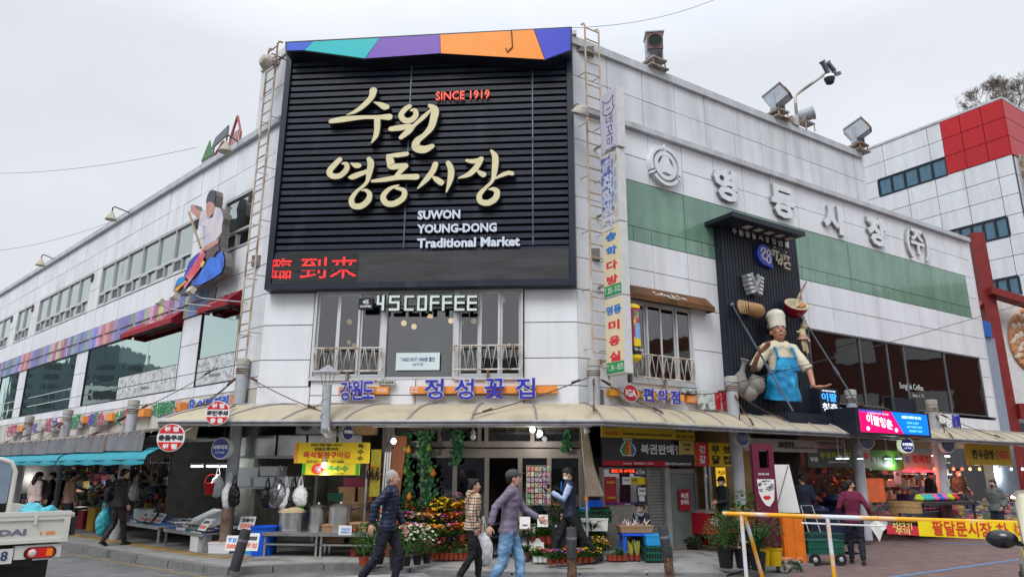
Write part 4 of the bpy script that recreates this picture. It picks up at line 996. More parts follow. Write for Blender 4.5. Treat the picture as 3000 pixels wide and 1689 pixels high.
u,_=PR.hit(2335,360,-.1);FM=F(PR,u,11.40,-.1)
t=T('camera_mast','white pole with a slanting arm of security cameras on the right roof','camera mast',FM)
P0=Vector(PR.W(u,11.4,-.1));a=P0;tp_=atY(2328,275,P0.y);en=atY(2430,208,P0.y-.2)
loc=lambda p:tu_(MRo(-PR.rot,3,'Z')@(Vector(p)-P0))
mb=MB();k1=Vector(loc(tp_));k2=Vector(loc(en));mb.tb([(0,0,0),(k1.x,k1.y,k1.z-.15),(k1.x+.08,k1.y,k1.z+.0),tu_(k2)],.045,8);mb.b(-.35,-.05,-.1,.1,0,.25);mb.bd('pole',mat('mast_white',(.50,.48,.44),col2=(.2,.17,.14),var=.1),t,sm=1)
mb=MB();mb.tb([(k2.x-.05,k2.y,k2.z),(k2.x-.05,k2.y,k2.z-.22)],.03,6);mb.lt([(0,-.52),(.11,-.46),(.15,-.34),(.15,-.3)],(k2.x-.05,k2.y,k2.z+.04),14);mb.bd('dome_camera',M_BLACK,t,sm=1)
mb=MB();mb.lt([(.16,-.30),(.13,-.2),(.04,-.16)],(k2.x-.05,k2.y,k2.z+.04),14);mb.bd('dome_hood',M_WHITE,t,sm=1)
for dx,dz,ya in ((.12,.16,.5),(.35,.02,-.4),(-.2,.05,.9),(.1,-.1,-.8)):
 mb=MB();mb.x=MTr((k2.x+dx,k2.y,k2.z+dz))@MRo(ya,4,'Y');mb.box((0,0,0),(.34,.1,.1));mb.box((-.18,0,.0),(.06,.13,.13));mb.tb([(0,0,0),(-dx*.6,0,-dz*.6)],.015,5);mb.bd('bullet_camera',mat('camera_grey',(.10,.12,.15)),t)
#  emblem and big white wall letters of the right wing
WL=T('wall_lettering','large raised white Korean letters spelling the market name high on the right wing','sign',F(PR,7,8.2,0))
for ch,bx in (('영',(2094,496,2160,587)),('동',(2263,546,2327,637)),('시',(2414,599,2468,681)),('장',(2544,638,2597,719)),('(주)',(2659,673,2721,756))):
 chan(WL,FR,PR,ch,bx,.10,mat('white_wall_letter',(.72,.74,.77),ro=.45,var=.05,streak=.10),mat('letter_side_grey',(.30,.31,.32)),depth=.08,bold=.05 if len(ch)==1 else .02,eb=.0)
uc,zc_=PR.hit(1950,486,.12);t=T('round_emblem','raised white ring emblem with three spokes high on the right wing','emblem',F(PR,uc,zc_,.12))
ua=PR.hit(1985,486,.12)[0]-uc;mW=mat('white_wall_letter',(.62,.64,.66))
def ring(mb,r0,r1,a0,a1,y0,y1,n=20):
 for i in rg_(n):
  t0,t1=a0+(a1-a0)*i/n,a0+(a1-a0)*(i+1)/n
  mb.pz([(r0*cos(t0),r0*sin(t0)),(r1*cos(t0),r1*sin(t0)),(r1*cos(t1),r1*sin(t1)),(r0*cos(t1),r0*sin(t1))],y0,y1)
r_=.50
for k in rg_(3):
 mb=MB();ring(mb,r_*.84,r_,R(90+120*k+9),R(90+120*k+111),-.02,.12,14);mb.bd('outer_ring_arc',mW,t)
mb=MB();ring(mb,r_*.52,r_*.72,0,2*PI,-.02,.12,24);mb.bd('inner_ring',mW,t)
for k in rg_(3):
 a=R(90+120*k);mb=MB();c_,s_=cos(a),sin(a);mb.pz([(r_*.56*c_-.08*s_,r_*.56*s_+.08*c_),(0-.18*s_,0+.18*c_),(0+.18*s_,0-.18*c_),(r_*.56*c_+.08*s_,r_*.56*s_-.08*c_)],-.015-.003*k,.11);mb.bd('spoke',mW,t)
 mb=MB();mb.pz([(r_*1.0*c_-.03*s_,r_*1.0*s_+.03*c_),(r_*1.12*c_,r_*1.12*s_),(r_*1.0*c_+.03*s_,r_*1.0*s_-.03*c_),(r_*.7*c_,r_*.7*s_)],-.01,.1);mb.bd('point',mW,t)
#  projecting vertical sign boxes
U0=PR.hit(1757,300,.32)[0];BP=Plane(PR.W(U0,0,0)[:2],R(57.899+90))
def blade(label,z1,z0,tl,tr,face,body_cb):
 o0=BP.hit(*tl)[0];o1=BP.hit(*tr)[0]
 t=T('projecting_sign',label,'sign',(BP.W(o0,z0,0),BP.rot),group=None);w=o1-o0;h=z1-z0
 mb=MB();mb.b(0,w,.0,.20,0,h);mb.bd('sign_box',mat('sign_box_white',(.60,.61,.60),ro=.5,var=.08),t)
 fb=MB();fb.b(.02,w-.02,-.006,.0,.03,h-.03);fo=fb.bd('sign_face',face,t)
 body_cb(t,w,h,fo)
 for z in (h*.2,h*.8): mb=MB();mb.b(-.32,0,.05,.1,z-.02,z+.02);mb.bd('bracket',M_RUST,t);return t,w,h
M_CRF=mat('cream_sign_face',(.70,.60,.40),ro=.5,var=.03)
def zat(px,py): return BP.hit(px,py)[1]
zA,zB_,zC,zD,zE=zat(1757,285),zat(1757,459),zat(1763,668),zat(1770,877),zat(1779,1099)
def f1(t,w,h,fo):
 m=mat('dark_purple_print',(.06,.05,.10));mb=MB()
 cx=w/2;
 mb.tb([(cx-.15,-.012,h-.42),(cx-.17,-.012,h-.16),(cx-.07,-.012,h-.26),(cx+.07,-.012,h-.26),(cx+.17,-.012,h-.16),(cx+.15,-.012,h-.42)],.008,4)
 mb.tb([(cx+.2*cos(a),-.012,h-.40+.16*sin(a)) for a in [PI+PI*i/10 for i in rg_(11)]],.008,4)
 mb.tb([(cx-.06,-.012,h-.40),(cx-.02,-.012,h-.44),(cx,-.012,h-.40),(cx+.03,-.012,h-.44),(cx+.06,-.012,h-.40)],.006,4)
 for i,(ch,sz) in en_((('네',.22),('꼬',.22),('야',.22))): pgl(mb,ch,cx+.02,h-.68-.26*i,sz*.95,sz,y=-.007,d=.003)
 pgl(mb,'카페',cx+.02,h-1.42,.33,.17,y=-.007,d=.003);pgl(mb,'coffee&tea',cx,h-1.58,.42,.08,y=-.007,d=.003);pgl(mb,'영동점 2F',cx+.03,h-1.68,.38,.09,y=-.007,d=.003)
 mb.bd('lettering',m,fo)
blade('topmost vertical sign box, lilac white with a cat face and dark cafe letters',zA,zB_+.02,(1757,285),(1806,257),mat('lilac_sign_face',(.55,.53,.66),ro=.5,var=.03),f1)
def f2(t,w,h,fo):
 mb=MB();mb.b(w*.08,w*.72,-.012,-.007,.12*h,.95*h);mb.bd('faded_panel',mat('peeling_blue',(.10,.12,.38),ro=.7,var=.2,scale=9,col2=(.55,.57,.66)),t)
 mb=MB();
 for i,ch in en_('(주)|진|현|광|고'.split('|')): pgl(mb,ch,w*.42,h-.30-i*.33,.30,.26,y=-.014,d=.003,bold=.03)
 mb.bd('lettering',mat('faded_white_print',(.58,.60,.68)),fo)
 mb=MB();
 for i in rg_(5): mb.b(w*.76,w*.9,-.012,-.007,h*(.08+.18*i),h*(.2+.18*i))
 mb.bd('faded_strip',mat('faded_colours',(.5,.42,.35),col2=(.25,.4,.5),scale=4,ro=.7),t)
blade('second vertical sign box from the top with peeling blue and white print',zB_-.02,zC+.01,(1757,462),(1809,437),mat('dirty_white_face',(.55,.55,.55),var=.1),f2)
MB_B=mat('sign_blue',(.03,.20,.60));MR=mat('sign_red',(.65,.03,.05))
def fk(chs,tel):
 def f(t,w,h,fo):
  n=len(chs);
  for i,(ch,m) in en_(chs):
   mb=MB();pgl(mb,ch,w/2,h-.17-(h-.30)*(i+.45)/n+.05,w*(.60 if len(ch)==1 else .85),(h-.3)/n*.62,y=-.007,d=.004,bold=.04);mb.bd('letter',m,t)
  mb=MB();mb.b(.02,w-.02,-.012,-.006,.03,.24);go=mb.bd('number_strip',M_GRNP,t)
  mb=MB();pgl(mb,tel,w/2,.135,w*.86,.12,y=-.0125,d=.003,bold=.01);mb.bd('lettering',M_WHITE,go)
 return f
blade('cream vertical sign box with blue and red tea room letters above a green number strip',zC-.01,zD+.01,(1764,668),(1816,646),M_CRF,fk([('송',MB_B),('학',MB_B),('다',MR),('방',MR)],'T. 255 - 3122'))
blade('lowest vertical sign box, cream with beauty salon letters in red',zD-.01,zE,(1771,880),(1824,862),M_CRF,fk([('영동',MB_B),('미',MR),('용',MR),('실',MR)],'T. 241 - 0373'))
#  barber pole sign
uo=PR.hit(1856,975,.55);t=T('barber_sign','rounded yellow ended hair shop lamp sign beside the lowest vertical sign box','sign',F(PR,uo[0],0,.55))
zt_=PR.hit(1856,892,.55)[1];zb_=PR.hit(1860,1058,.55)[1]
mb=MB();mb.lt([(.14,zb_+.12),(.14,zt_-.1)],n=20);mb.bd('lamp_tube',mat('poster_crimson',(.42,.05,.12),ro=.25,var=.1,coat=.3),t,sm=1)
mb=MB();mb.lt([(.07,zb_),(.15,zb_+.05),(.155,zb_+.12)],n=20);mb.bd('lower_cap',M_YEL,t,sm=1);mb=MB();mb.lt([(.155,zt_-.1),(.15,zt_-.04),(.07,zt_)],n=20);mb.bd('upper_cap',M_YEL,t,sm=1)
mb=MB();mb.lt([(.143,zb_+.12),(.143,zb_+.32)],n=20);mb.bd('name_band',M_BLK,t)
def onround(mb,pts,r=.145): return [(r*sin(x/r),-r*cos(x/r),z) for x,z in pts]
mb=MB();zm=(zt_+zb_)/2
mb.add([(sin(a)*.146,-cos(a)*.146,z) for z in (zm-.30,zm-.12) for a in [-.7+.28*i for i in rg_(6)]],[(i,i+1,i+7,i+6) for i in rg_(5)]);mb.bd('yellow_skirt',mat('skirt_yellow',(.85,.62,.02)),t)
mb=MB();mb.add([(sin(a)*.147,-cos(a)*.147,z) for z in (zm-.14,zm+.18) for a in [-.5+.2*i for i in rg_(6)]],[(i,i+1,i+7,i+6) for i in rg_(5)]);mb.bd('blue_top',mat('print_blue',(.25,.40,.75),var=.2,scale=12),t)
mb=MB();mb.ell((-.02,-.135,zm+.31),(.055,.02,.08),10,8);mb.bd('printed_face',SKIN,t);mb=MB();mb.ell((-.02,-.138,zm+.37),(.07,.018,.06),10,6);mb.ell((-.07,-.128,zm+.2),(.03,.015,.16),8,6);mb.bd('printed_hair',mat('headscarf_green',(.05,.25,.15),col2=(.8,.6,.05),scale=8),t)
mb=MB();pgl(mb,'Hair shop',0,zb_+.22,.24,.10,y=-.147,d=.004);mb.bd('lettering',M_WHITE,t)
mb=MB();mb.tb([(0,.12,zm+.3),(-.1,.5,zm+.3)],.02,5);mb.tb([(0,.12,zm-.3),(-.1,.5,zm-.3)],.02,5);mb.bd('bracket',M_RUST,t)
#  awnings
def awning(label,P,u0,u1,z1,z0,out,m,drop=.14,texts=(),cut=0):
 t=T('awning',label,'awning',F(P,(u0+u1)/2,0,0));w=(u1-u0)/2
 mb=MB();a=[(-w,0,z1),(w,0,z1),(w-cut,-out,z0+drop),(-w,-out,z0+drop)];mb.slab(a[3],a[2],a[1],a[0],.015);mb.bd('sloped_cover',m,t)
 mb=MB();mb.b(-w,w-cut,-out-.012,-out,z0,z0+drop-.002);mb.bd('valance',m,t)
 for q,x in ((-1,-w),(1,w-cut)):
  mb=MB();x2=w if q>0 else -w
  mb.add([(x,-out,z0),(x,-out,z0+drop),(x2,0,z1),(x2,0,z0+.02)],[(0,1,2,3),(3,2,1,0)]);mb.bd('end_flap',m,t)
 for s_,x,z,w_,h_ in texts:
  sl=math.atan2(z1-z0-drop,out);mb=MB();pgl(mb,s_,0,0,w_,h_,y=0,d=.004);
  mb.v=[(x+a_,-out*(1-(z+c_*sin(sl)))*1.0-.012 if False else -out+(z+c_*cos(0)*.0)*0, 0) for a_,b_,c_ in mb.v] if False else [(x+a_,-out*(1-(z+c_))-.015,z0+drop+(z1-z0-drop)*(z+c_)+.012) for a_,b_,c_ in mb.v]
  mb.bd('lettering',mat('awning_white',(.72,.70,.66)),t)
 return t
M_AWR=mat('crimson_awning',(.28,.012,.025),ro=.6,var=.10,scale=3);M_AWB=mat('brown_awning',(.14,.06,.025),ro=.8,var=.2,scale=3,col2=(.09,.055,.02),streak=.2)
def awn_px(P,l,r_,top,bot,out): return P.hit(*l,out)[0],P.hit(*r_,out)[0],P.hit(*top,0)[1],P.hit(*bot,out)[1]
o=.30
u0=PL.hit(352,990,o)[0];u1=-4.07;awning('long crimson awning with white cafe lettering over the second green window',PL,u0,u1,5.64,5.24,o,M_AWR,.13,[('Coffee & Tea',.35,.42,1.15,.36),('Nekoya',.40,.12,.40,.22)])
u0=PL.hit(578,918,o)[0];u1=-1.07;awning('short crimson awning with a cat mark over the green window beside the left ladder',PL,u0,u1,5.64,5.24,o,M_AWR,.13,[('Nekoya',-.1,.15,.42,.24),('ㅅㅅ',.1,.52,.28,.2)])
awning('weathered brown awning with Coffee & Tea lettering over the right window',PR,PR.hit(1838,850,.25)[0],PR.hit(2094,905,.25)[0],5.66,5.27,.30,M_AWB,.12,[('Coffee & Tea',-.05,.36,1.0,.36),('Nekoya',.0,.08,.32,.22)],cut=.06)
#  iron railings in front of windows
def railing(label,P,x0,x1,yt,yb,n):
 off=.14;u0,u1=P.hit(x0,(yt+yb)/2,off)[0],P.hit(x1,(yt+yb)/2,off)[0];z1=P.hit((x0+x1)/2,yt,off)[1];z0=P.hit((x0+x1)/2,yb,off)[1]
 t=T('window_railing',label,'railing',F(P,(u0+u1)/2,z0,off));w=(u1-u0)/2;h=z1-z0;mr=mat('white_iron',(.60,.58,.54),ro=.5,var=.08,col2=(.35,.24,.15),scale=5)
 for z in (0,h):
  mb=MB();mb.tb([(-w,0,z),(w,0,z)],.018,6);mb.bd('rail',mr,t)
 for x in (-w,w):
  mb=MB();mb.tb([(x,0,-.0),(x,0,h)],.015,6);mb.tb([(x,0,.05),(x,off,.05)],.012,5);mb.bd('end_post',mr,t)
 for k in rg_(n):
  a=-w+2*w*k/n;b_=a+2*w/n;mb=MB();mb.tb([(a+.01,0,h),((a+b_)/2,0,.0),(b_-.01,0,h)],.011,5);mb.bd('zigzag_bar',mr,t)
 mb=MB();mb.b(-.02,.02,0,.1,-.2,0);mb.bd('stay',M_RUST,t)
railing('white zigzag iron railing under the left cafe window of the chamfered corner',PC,919,1117,1019,1086,8)
railing('white zigzag iron railing under the right cafe window of the chamfered corner',PC,1329,1529,1011,1081,8)
railing('white zigzag iron railing below the window under the brown awning',PR,1866,2034,1044,1110,8)
#  45 coffee sign
q=F(PC,0,0,0);off=.22
t=T('cafe_letter_sign','blocky pale 45 COFFEE letters on a black bar across the chamfer windows','sign',F(PC,2.6,5.0,0))
u0,z0=PC.hit(1094,905,off);u1,z1=PC.hit(1396,882,off);mb=MB();mb.b(u0,u1-.02,-off+.03,-off+.10,z0+.06,z1-.06);mb.bd('backing_bar',M_BLACK,t,FC)
M_CFL=mat('pale_letter_face',(.66,.76,.72),ro=.4,var=.05,dirt=(.5,.45,.3,.4))
GL={'4':[[(0,1),(0,.45),(.72,.45)],[(.72,1),(.72,0)]],'5':[[(1,1),(.0,1),(0,.55),(1,.55),(1,0),(0,0)]],'C':[[(1,1),(0,1),(0,0),(1,0)]],'O':[[(0,0),(0,1),(1,1),(1,0),(0,0)]],'F':[[(1,1),(0,1),(0,0)],[(0,.52),(1,.52)]],'E':[[(1,1),(0,1),(0,0),(1,0)],[(0,.52),(1,.52)]]}
xs=[('4',1103,1133),('5',1139,1172),('C',1184,1214),('O',1222,1252),('F',1259,1288),('F',1295,1325),('E',1331,1362),('E',1368,1398)]
for ch,a,b_ in xs:
 u0,zb0=PC.hit(a,910,off);u1,zt0=PC.hit(b_,865,off);th=.048;fa=MB();bk=MB();w=u1-u0;h=zt0-zb0
 for si,seg in en_(GL[ch]):
  pts=[(u0+th/2+x*(w-th),zb0+th/2+z*(h-th)) for x,z in seg]
  for (xa,za),(xb,zb1) in zip(pts,pts[1:]):
   x0,x1=min(xa,xb)-th/2,max(xa,xb)+th/2;z0,z1=min(za,zb1)-th/2,max(za,zb1)+th/2;sft=.0015*(abs(xa-xb)<1e-6)+.003*si
   fa.b(x0,x1,-off-.012-sft,-off,z0,z1);bk.b(x0-.014,x1+.014,-off+.0+sft+.001,-off+.06,z0-.014,z1+.014)
 lo=fa.bd('letter',M_CFL,t,FC);bk.bd('letter_return',M_RETURN,lo,FC)
u0,z0=PC.hit(1051,905,off);u1,z1=PC.hit(1094,873,off);mb=MB();mb.b(u0,u1,-off-.03,-off+.10,z0,z1);bo=mb.bd('logo_box',M_BLACK,t,FC)
mb=MB();pgl(mb,'45',(u0+u1)/2,(z0+z1)/2+.03,.13,.09,y=-off-.031,d=.004,bold=.02);pgl(mb,'COFFEE',(u0+u1)/2,z0+.05,.24,.045,y=-off-.031,d=.004,bold=.03);mb.bd('lettering',M_WHITE,bo,FC)
u0,z0=PC.hit(1159,1084,.03);u1,z1=PC.hit(1289,1032,.03);
t=T('takeout_banner','small white banner with TAKE OUT offer hung in the middle cafe window','banner',F(PC,(u0+u1)/2,z0,.03));w=(u1-u0)/2;h=z1-z0
mb=MB();mb.b(-w,w,-.008,0,0,h);mb.bd('sheet',mat('white_banner',(.62,.70,.72),ro=.7,var=.04),t);mb=MB();pgl(mb,'TAKE OUT 1000원 할인',0,h*.62,w*1.55,.09,y=-.009,d=.003,bold=.02);pgl(mb,'45커피',0,h*.33,.22,.065,y=-.009,d=.003);mb.bd('lettering',mat('dark_blue_print',(.03,.04,.15)),t)
bi=0
for px,py in ((1183,946),(1213,956),(1260,927),(1321,939),(1349,946),(1024,942),(1471,878),(1388,940),(1022,1002),(1037,1011),(1475,1018),(1492,1010)):
 off_=-1.2-.25*(bi%3);p=PC.hit(px,py,off_);t=T('pendant_bulb','warm glowing bulb, number %d from the left, inside the corner cafe'%(1+sorted((1183,1213,1260,1321,1349,1024,1471,1388,1022,1037,1475,1492)).index(px)),'bulb',F(PC,p[0],p[1],off_),group='glowing bulbs inside the corner cafe');bi+=1
 mb=MB();mb.ell((0,0,0),.065 if py<990 else .05,12,8);mb.bd('bulb',mat('warm_bulb',(1,.72,.36),emit=1.6,var=0),t,sm=1);mb=MB();mb.tb([(0,0,.06),(0,0,6.0-p[1])],.006,4);mb.bd('cord',M_WIRE,t)
u0,z0=PC.hit(1217,1100,-.9);u1,z1=PC.hit(1312,930,-.9)
t=T('drawn_panel','pale panel with drawn flowers round two blue eyes inside the middle cafe window','artwork',F(PC,(u0+u1)/2,z0,-.9));w=(u1-u0)/2;h=z1-z0
mb=MB();mb.b(-w,w,0,.03,0,h);mb.bd('panel_board',mat('pale_board',(.55,.54,.48)),t)
mb=MB()
for k in rg_(46):
 a=rnd.uniform(0,2*PI);r=rnd.uniform(.75,1.0);x=w*.85*r*cos(a);z=h*.50+h*.40*r*sin(a)*1.05
 mb.tb([(x+.06*cos(b_),-.004,z+.08*sin(b_)) for b_ in [2*PI*i/7*rnd.uniform(.7,1) for i in rg_(7)]],.004,3)
mb.tb([(-.03,-.004,h*.44),(0,-.004,h*.42),(.03,-.004,h*.44)],.004,3);mb.bd('line_drawing',mat('ink_line',(.08,.08,.10)),t)
for q in (-1,1): mb=MB();mb.ell((q*.12,-.003,h*.55),(.06,.01,.045),12,6);mb.bd('painted_eye',mat('pale_blue_eye',(.10,.25,.50)),t)
#  shop lettering on the chamfer
S1=T('shop_sign','blue Gangwondo letters on a short orange bar at the left of the chamfer','sign',F(PC,2,3.1,0))
def bar(t,P,FRM,x0,y0,x1,y1,off,m,d=.1,name='backing_bar'):
 u0,z0=P.hit(x0,y1 if P is PC else y0,off);u1,_=P.hit(x1,y1,off);um=P.hit((x0+x1)/2,(y0+y1)/2,off);zt=P.hit((x0+x1)/2,y0,off)[1];zb=P.hit((x0+x1)/2,y1,off)[1]
 mb=MB();mb.b(u0,u1,-off,-off+d,zb,zt);return mb.bd(name,m,t,FRM),(u0,u1,zb,zt)
bar(S1,PC,FC,991,1132,1137,1153,.16,M_ORANGE,.13)
for ch,bx in (('강',(996,1115,1030,1171)),('원',(1030,1112,1062,1170)),('도',(1062,1116,1095,1166))): chan(S1,FC,PC,ch,bx,.26,M_BLUEL,M_EDGEW,bold=.012,eb=.045)
mb=MB();u0,u1,z0,z1=pxbox(PC,1104,1137,1132,1148,.17);pgl(mb,'먹거리',(u0+u1)/2,(z0+z1)/2,u1-u0,z1-z0,y=-.162,d=.004,bold=.02);mb.bd('lettering',M_WHITE,S1,FC)
def plate(t,P,FRM,x0,y0,x1,y1,s_,off=.14,m=None,tm=None):
 u0,u1,z0,z1=pxbox(P,x0,y0,x1,y1,off);mb=MB();mb.b(u0,u1,-off,-off+.09,z0,z1);o=mb.bd('number_plate',m or mat('number_plate',(.50,.50,.44),ro=.5,var=.1),t,FRM)
 mb=MB();pgl(mb,s_,(u0+u1)/2,(z0+z1)/2,(u1-u0)*.9,(z1-z0)*.62,y=-off-.0,d=.004,bold=.03);mb.bd('lettering',tm or M_BLK,o,FRM)
plate(S1,PC,FC,1106,1112,1156,1126,'257-6266')
S2=T('shop_sign','four large blue flower shop letters on a long orange bar across the chamfer','sign',F(PC,4.3,3.1,0))
bar(S2,PC,FC,1200,1130,1633,1151,.16,M_ORANGE,.13)
for ch,bx in (('정',(1243,1108,1299,1168)),('성',(1331,1108,1388,1168)),('꽃',(1419,1108,1478,1167)),('집',(1511,1106,1567,1166))): chan(S2,FC,PC,ch,bx,.26,M_BLUEL,M_EDGEW,bold=.012,eb=.055)
mb=MB()
for s_,bx in (('생화',(1202,1133,1224,1141)),('조화',(1202,1143,1224,1150))): u0,u1,z0,z1=pxbox(PC,*bx,.17);pgl(mb,s_,(u0+u1)/2,(z0+z1)/2,u1-u0,z1-z0,y=-.162,d=.004,space=1.3,bold=.02)
mb.bd('lettering',M_WHITE,S2,FC);plate(S2,PC,FC,1574,1131,1628,1145,'256-7945')
S3=T('shop_sign','red oval IGA mark and blue convenience store letters on an orange bar','sign',F(PR,1.4,3.1,0))
def rbar(t,P,FRM,pa,pb,zt_px,zb_px,off,m,d=.1):
 u0,u1=P.hit(*pa,off)[0],P.hit(*pb,off)[0];z1=P.hit(*zt_px,off)[1];z0=P.hit(*zb_px,off)[1];mb=MB();mb.b(u0,u1,-off,-off+d,z0,z1);return mb.bd('backing_bar',m,t,FRM)
def z5(x,y): return (1680+x/2.417,640+y/2.417)
rbar(S3,PR,FR,z5(262,1220),z5(785,1265),z5(262,1203),z5(262,1250),.14,mat('amber_board',(.85,.38,.03),ro=.5,var=.05),.12)
uc,zc_=PR.hit(*z5(405,1234),.26);ur_=PR.hit(*z5(460,1234),.26)[0]-uc
mb=MB();mb.pz([(uc+ur_*cos(a),zc_+.19*sin(a)) for a in [2*PI*i/28 for i in rg_(28)]],-.26,-.15);o=mb.bd('oval_mark',M_EDGEW,S3,FR)
mb=MB();mb.pz([(uc+ur_*.9*cos(a),zc_+.165*sin(a)) for a in [2*PI*i/28 for i in rg_(28)]],-.266,-.255);mb.bd('oval_face',mat('iga_red',(.60,.02,.03)),o,FR)
mb=MB();pgl(mb,'IGA',uc,zc_,ur_*1.35,.15,y=-.268,d=.005,bold=.04);mb.bd('lettering',M_WHITE,o,FR)
for ch,(a,b_,c,d_) in (('편',(497,1198,570,1292)),('의',(600,1208,664,1298)),('점',(692,1216,756,1308))): chan(S3,FR,PR,ch,(*z5(a,b_),*z5(c,d_)),.24,M_BLUEL,M_EDGEW,bold=.015,eb=.045)
plate(S3,PR,FR,*z5(785,1205),*z5(878,1238),'255-6150',m=mat('pale_green_plate',(.55,.62,.58)))
S4=T('shop_sign','pale and red Buseong chicken shop letters beside a small orange board','sign',F(PR,3,3.1,0))
rbar(S4,PR,FR,z5(812,1270),z5(900,1280),z5(812,1252),z5(812,1298),.12,M_ORANGE,.1)
mb=MB();u0,u1,z0,z1=pxbox(PR,*z5(840,1268),*z5(885,1285),.13);pgl(mb,'도·소매',(u0+u1)/2,(z0+z1)/2,u1-u0,z1-z0,y=-.122,d=.004,bold=.02);mb.bd('lettering',M_WHITE,S4,FR)
M_PALE=mat('pale_green_letter',(.52,.62,.56),ro=.5,var=.08)
for ch,(a,b_,c,d_) in (('부',(905,1215,950,1345)),('성',(952,1212,1002,1352))): chan(S4,FR,PR,ch,(*z5(a,b_),*z5(c,d_)),.26,M_PALE,M_EDGEW,depth=.1)
for ch,(a,b_,c,d_) in (('닭',(1006,1222,1046,1352)),('집',(1048,1222,1092,1356))): chan(S4,FR,PR,ch,(*z5(a,b_),*z5(c,d_)),.26,M_REDL,M_EDGEW,depth=.1)
S4b=T('shop_sign','white ring shaped and blue shop letters low at the far end of the right wing','sign',F(PR,12.5,3.1,0))
def zr_(x,y): return (2400+x/4.293,1140+y/4.293)
for ch,bx,m in (('정',(1345,290,1412,455),M_REDL),('음',(1500,300,1590,420),M_WHITE),('융',(1590,310,1670,480),M_WHITE),('상',(1672,310,1720,485),M_BLUEL),('회',(1722,320,1775,490),M_BLUEL)):
 chan(S4b,FR,PR,ch,(*zr_(bx[0],bx[1]),*zr_(bx[2],bx[3])),.2,m,M_EDGEW,depth=.12)
rbar(S4b,PR,FR,zr_(1478,360),zr_(1545,370),zr_(1478,355),zr_(1478,415),.12,M_ORANGE,.1)
def zl(x,y): return (x/3.68,1130+y/3.68)
MBL=mat('bright_blue_letter',(.03,.12,.60));MGN=mat('green_letter',(.04,.26,.10));MMG=mat('magenta_letter',(.50,.10,.16));MVI=mat('violet_letter',(.16,.10,.40))
for lab,chs,obox in (('bright blue fishmonger letters at the corner end of the left wing',[('요',(2030,140,2100,250),MBL),('어',(2130,145,2200,240),MBL),('부',(2210,130,2290,240),MBL),('지',(2300,115,2370,230),MBL),('리',(2385,100,2455,215),MBL)],(2480,125,2545,210)),
('green building entrance letters next to the blue fishmonger letters',[('가',(1630,190,1690,330),MGN),('동',(1690,180,1750,340),MGN),('출',(1735,170,1790,300),MGN),('입',(1790,160,1838,290),MGN),('구',(1838,155,1880,280),MGN)],(1895,220,1965,270)),
('green and magenta letters beside the third pillar cap of the left wing',[('수',(1235,270,1280,420),MGN),('원',(1280,260,1325,410),MGN),('명',(1330,240,1370,410),MMG)],(1480,270,1575,330)),
('thin blue, green and magenta letters between two pillar caps of the left wing',[('제',(945,300,985,430),MVI),('일',(985,290,1015,420),MVI),('중',(1015,285,1050,420),MGN),('앙',(1050,285,1085,420),MMG),('농',(1085,280,1118,410),MMG)],(1130,320,1230,375)),
('second green entrance letters, farther along the left wing',[('출',(745,330,785,460),MGN),('입',(785,320,820,450),MGN),('구',(820,310,860,440),MGN)],(875,350,925,400)),
('magenta and lilac letters beyond the green entrance letters',[('성',(485,350,525,490),MMG),('도',(525,345,560,480),MMG),('수',(575,345,620,470),MVI)],(630,380,690,435)),
('faded pink letters at the far left end of the left wing',[('진',(75,430,115,540),MMG),('주',(115,420,175,530),MMG),('경',(345,400,390,500),MVI)],(190,440,265,490))):
 t=T('shop_sign',lab,'sign',FH(PL,*zl(chs[0][1][0],chs[0][1][3]),0))
 for ch,(a,b_,c,d_),m in chs: chan(t,FL,PL,ch,(*zl(a,b_),*zl(c,d_)),.26,m,M_EDGEW,depth=.14,bold=.02)
 a,b_,c,d_=obox;u0,u1,z0,z1=pxbox(PL,*zl(a,b_),*zl(c,d_),.14);z1=max(z1,z0+.2);mb=MB();mb.b(u0,u1,-.2,-.02,z0,z1);mb.bd('backing_board',M_ORANGE,t,FL)
 mb=MB();mb.b(u0-.5,u0-.03,-.16,-.02,z0+.02,z1-.02);mb.bd('number_plate',mat('number_plate',(.5,.5,.44)),t,FL)
#  tailor cut-out
TP=[(175,1300,0)]
def zt5(x,y): return (450+x/4.029,540+y/4.029)
off=.42
def tz(pts): return [PL.hit(*zt5(x,y),off) for x,y in pts]
OUT=[(700,65),(735,78),(742,130),(735,190),(726,262),(790,280),(815,330),(828,400),(812,470),(808,560),(800,640),(790,740),(790,790),(830,795),(850,880),(850,960),(820,1040),(760,1105),(640,1165),(480,1230),(370,1290),(300,1308),(245,1290),(240,1240),(265,1160),(300,1100),(370,1080),(400,1010),(430,920),(480,860),(550,800),(590,755),(610,690),(612,600),(615,495),(580,490),(530,480),(535,420),(480,360),(437,320),(440,250),(460,238),(490,245),(500,280),(560,315),(620,305),(628,280),(624,200),(640,130),(665,80)]
t=T('tailor_cutout','thick cut-out sign of a kneeling tailor in white sewing blue, red and yellow cloth','cutout sign',FH(PL,*zt5(500,1300),0))
def flatp(name,pts,m,k=0,side=None,d=.0):
 mb=MB();mb.pz(tz(pts),-off-.004*k,-off+.30 if k==0 else -off-.004*k+.003);return mb.bd(name,[m,side or m],t,FL) if not side else None
mb=MB();mb.pz(tz(OUT),-off,-off+.17,mi=0,side=1);mb.bd('board',[mat('cutout_dark_cloth',(.05,.05,.06),ro=.3,var=.3,scale=2),mat('cutout_side',(.16,.15,.14),ro=.6,var=.15)],t,FL)
mpr=mat('print_white_robe',(.62,.57,.60),ro=.35,var=.12,scale=2.2,col2=(.52,.50,.62));msk=mat('print_skin',(.50,.24,.20),ro=.35,var=.15,scale=4)
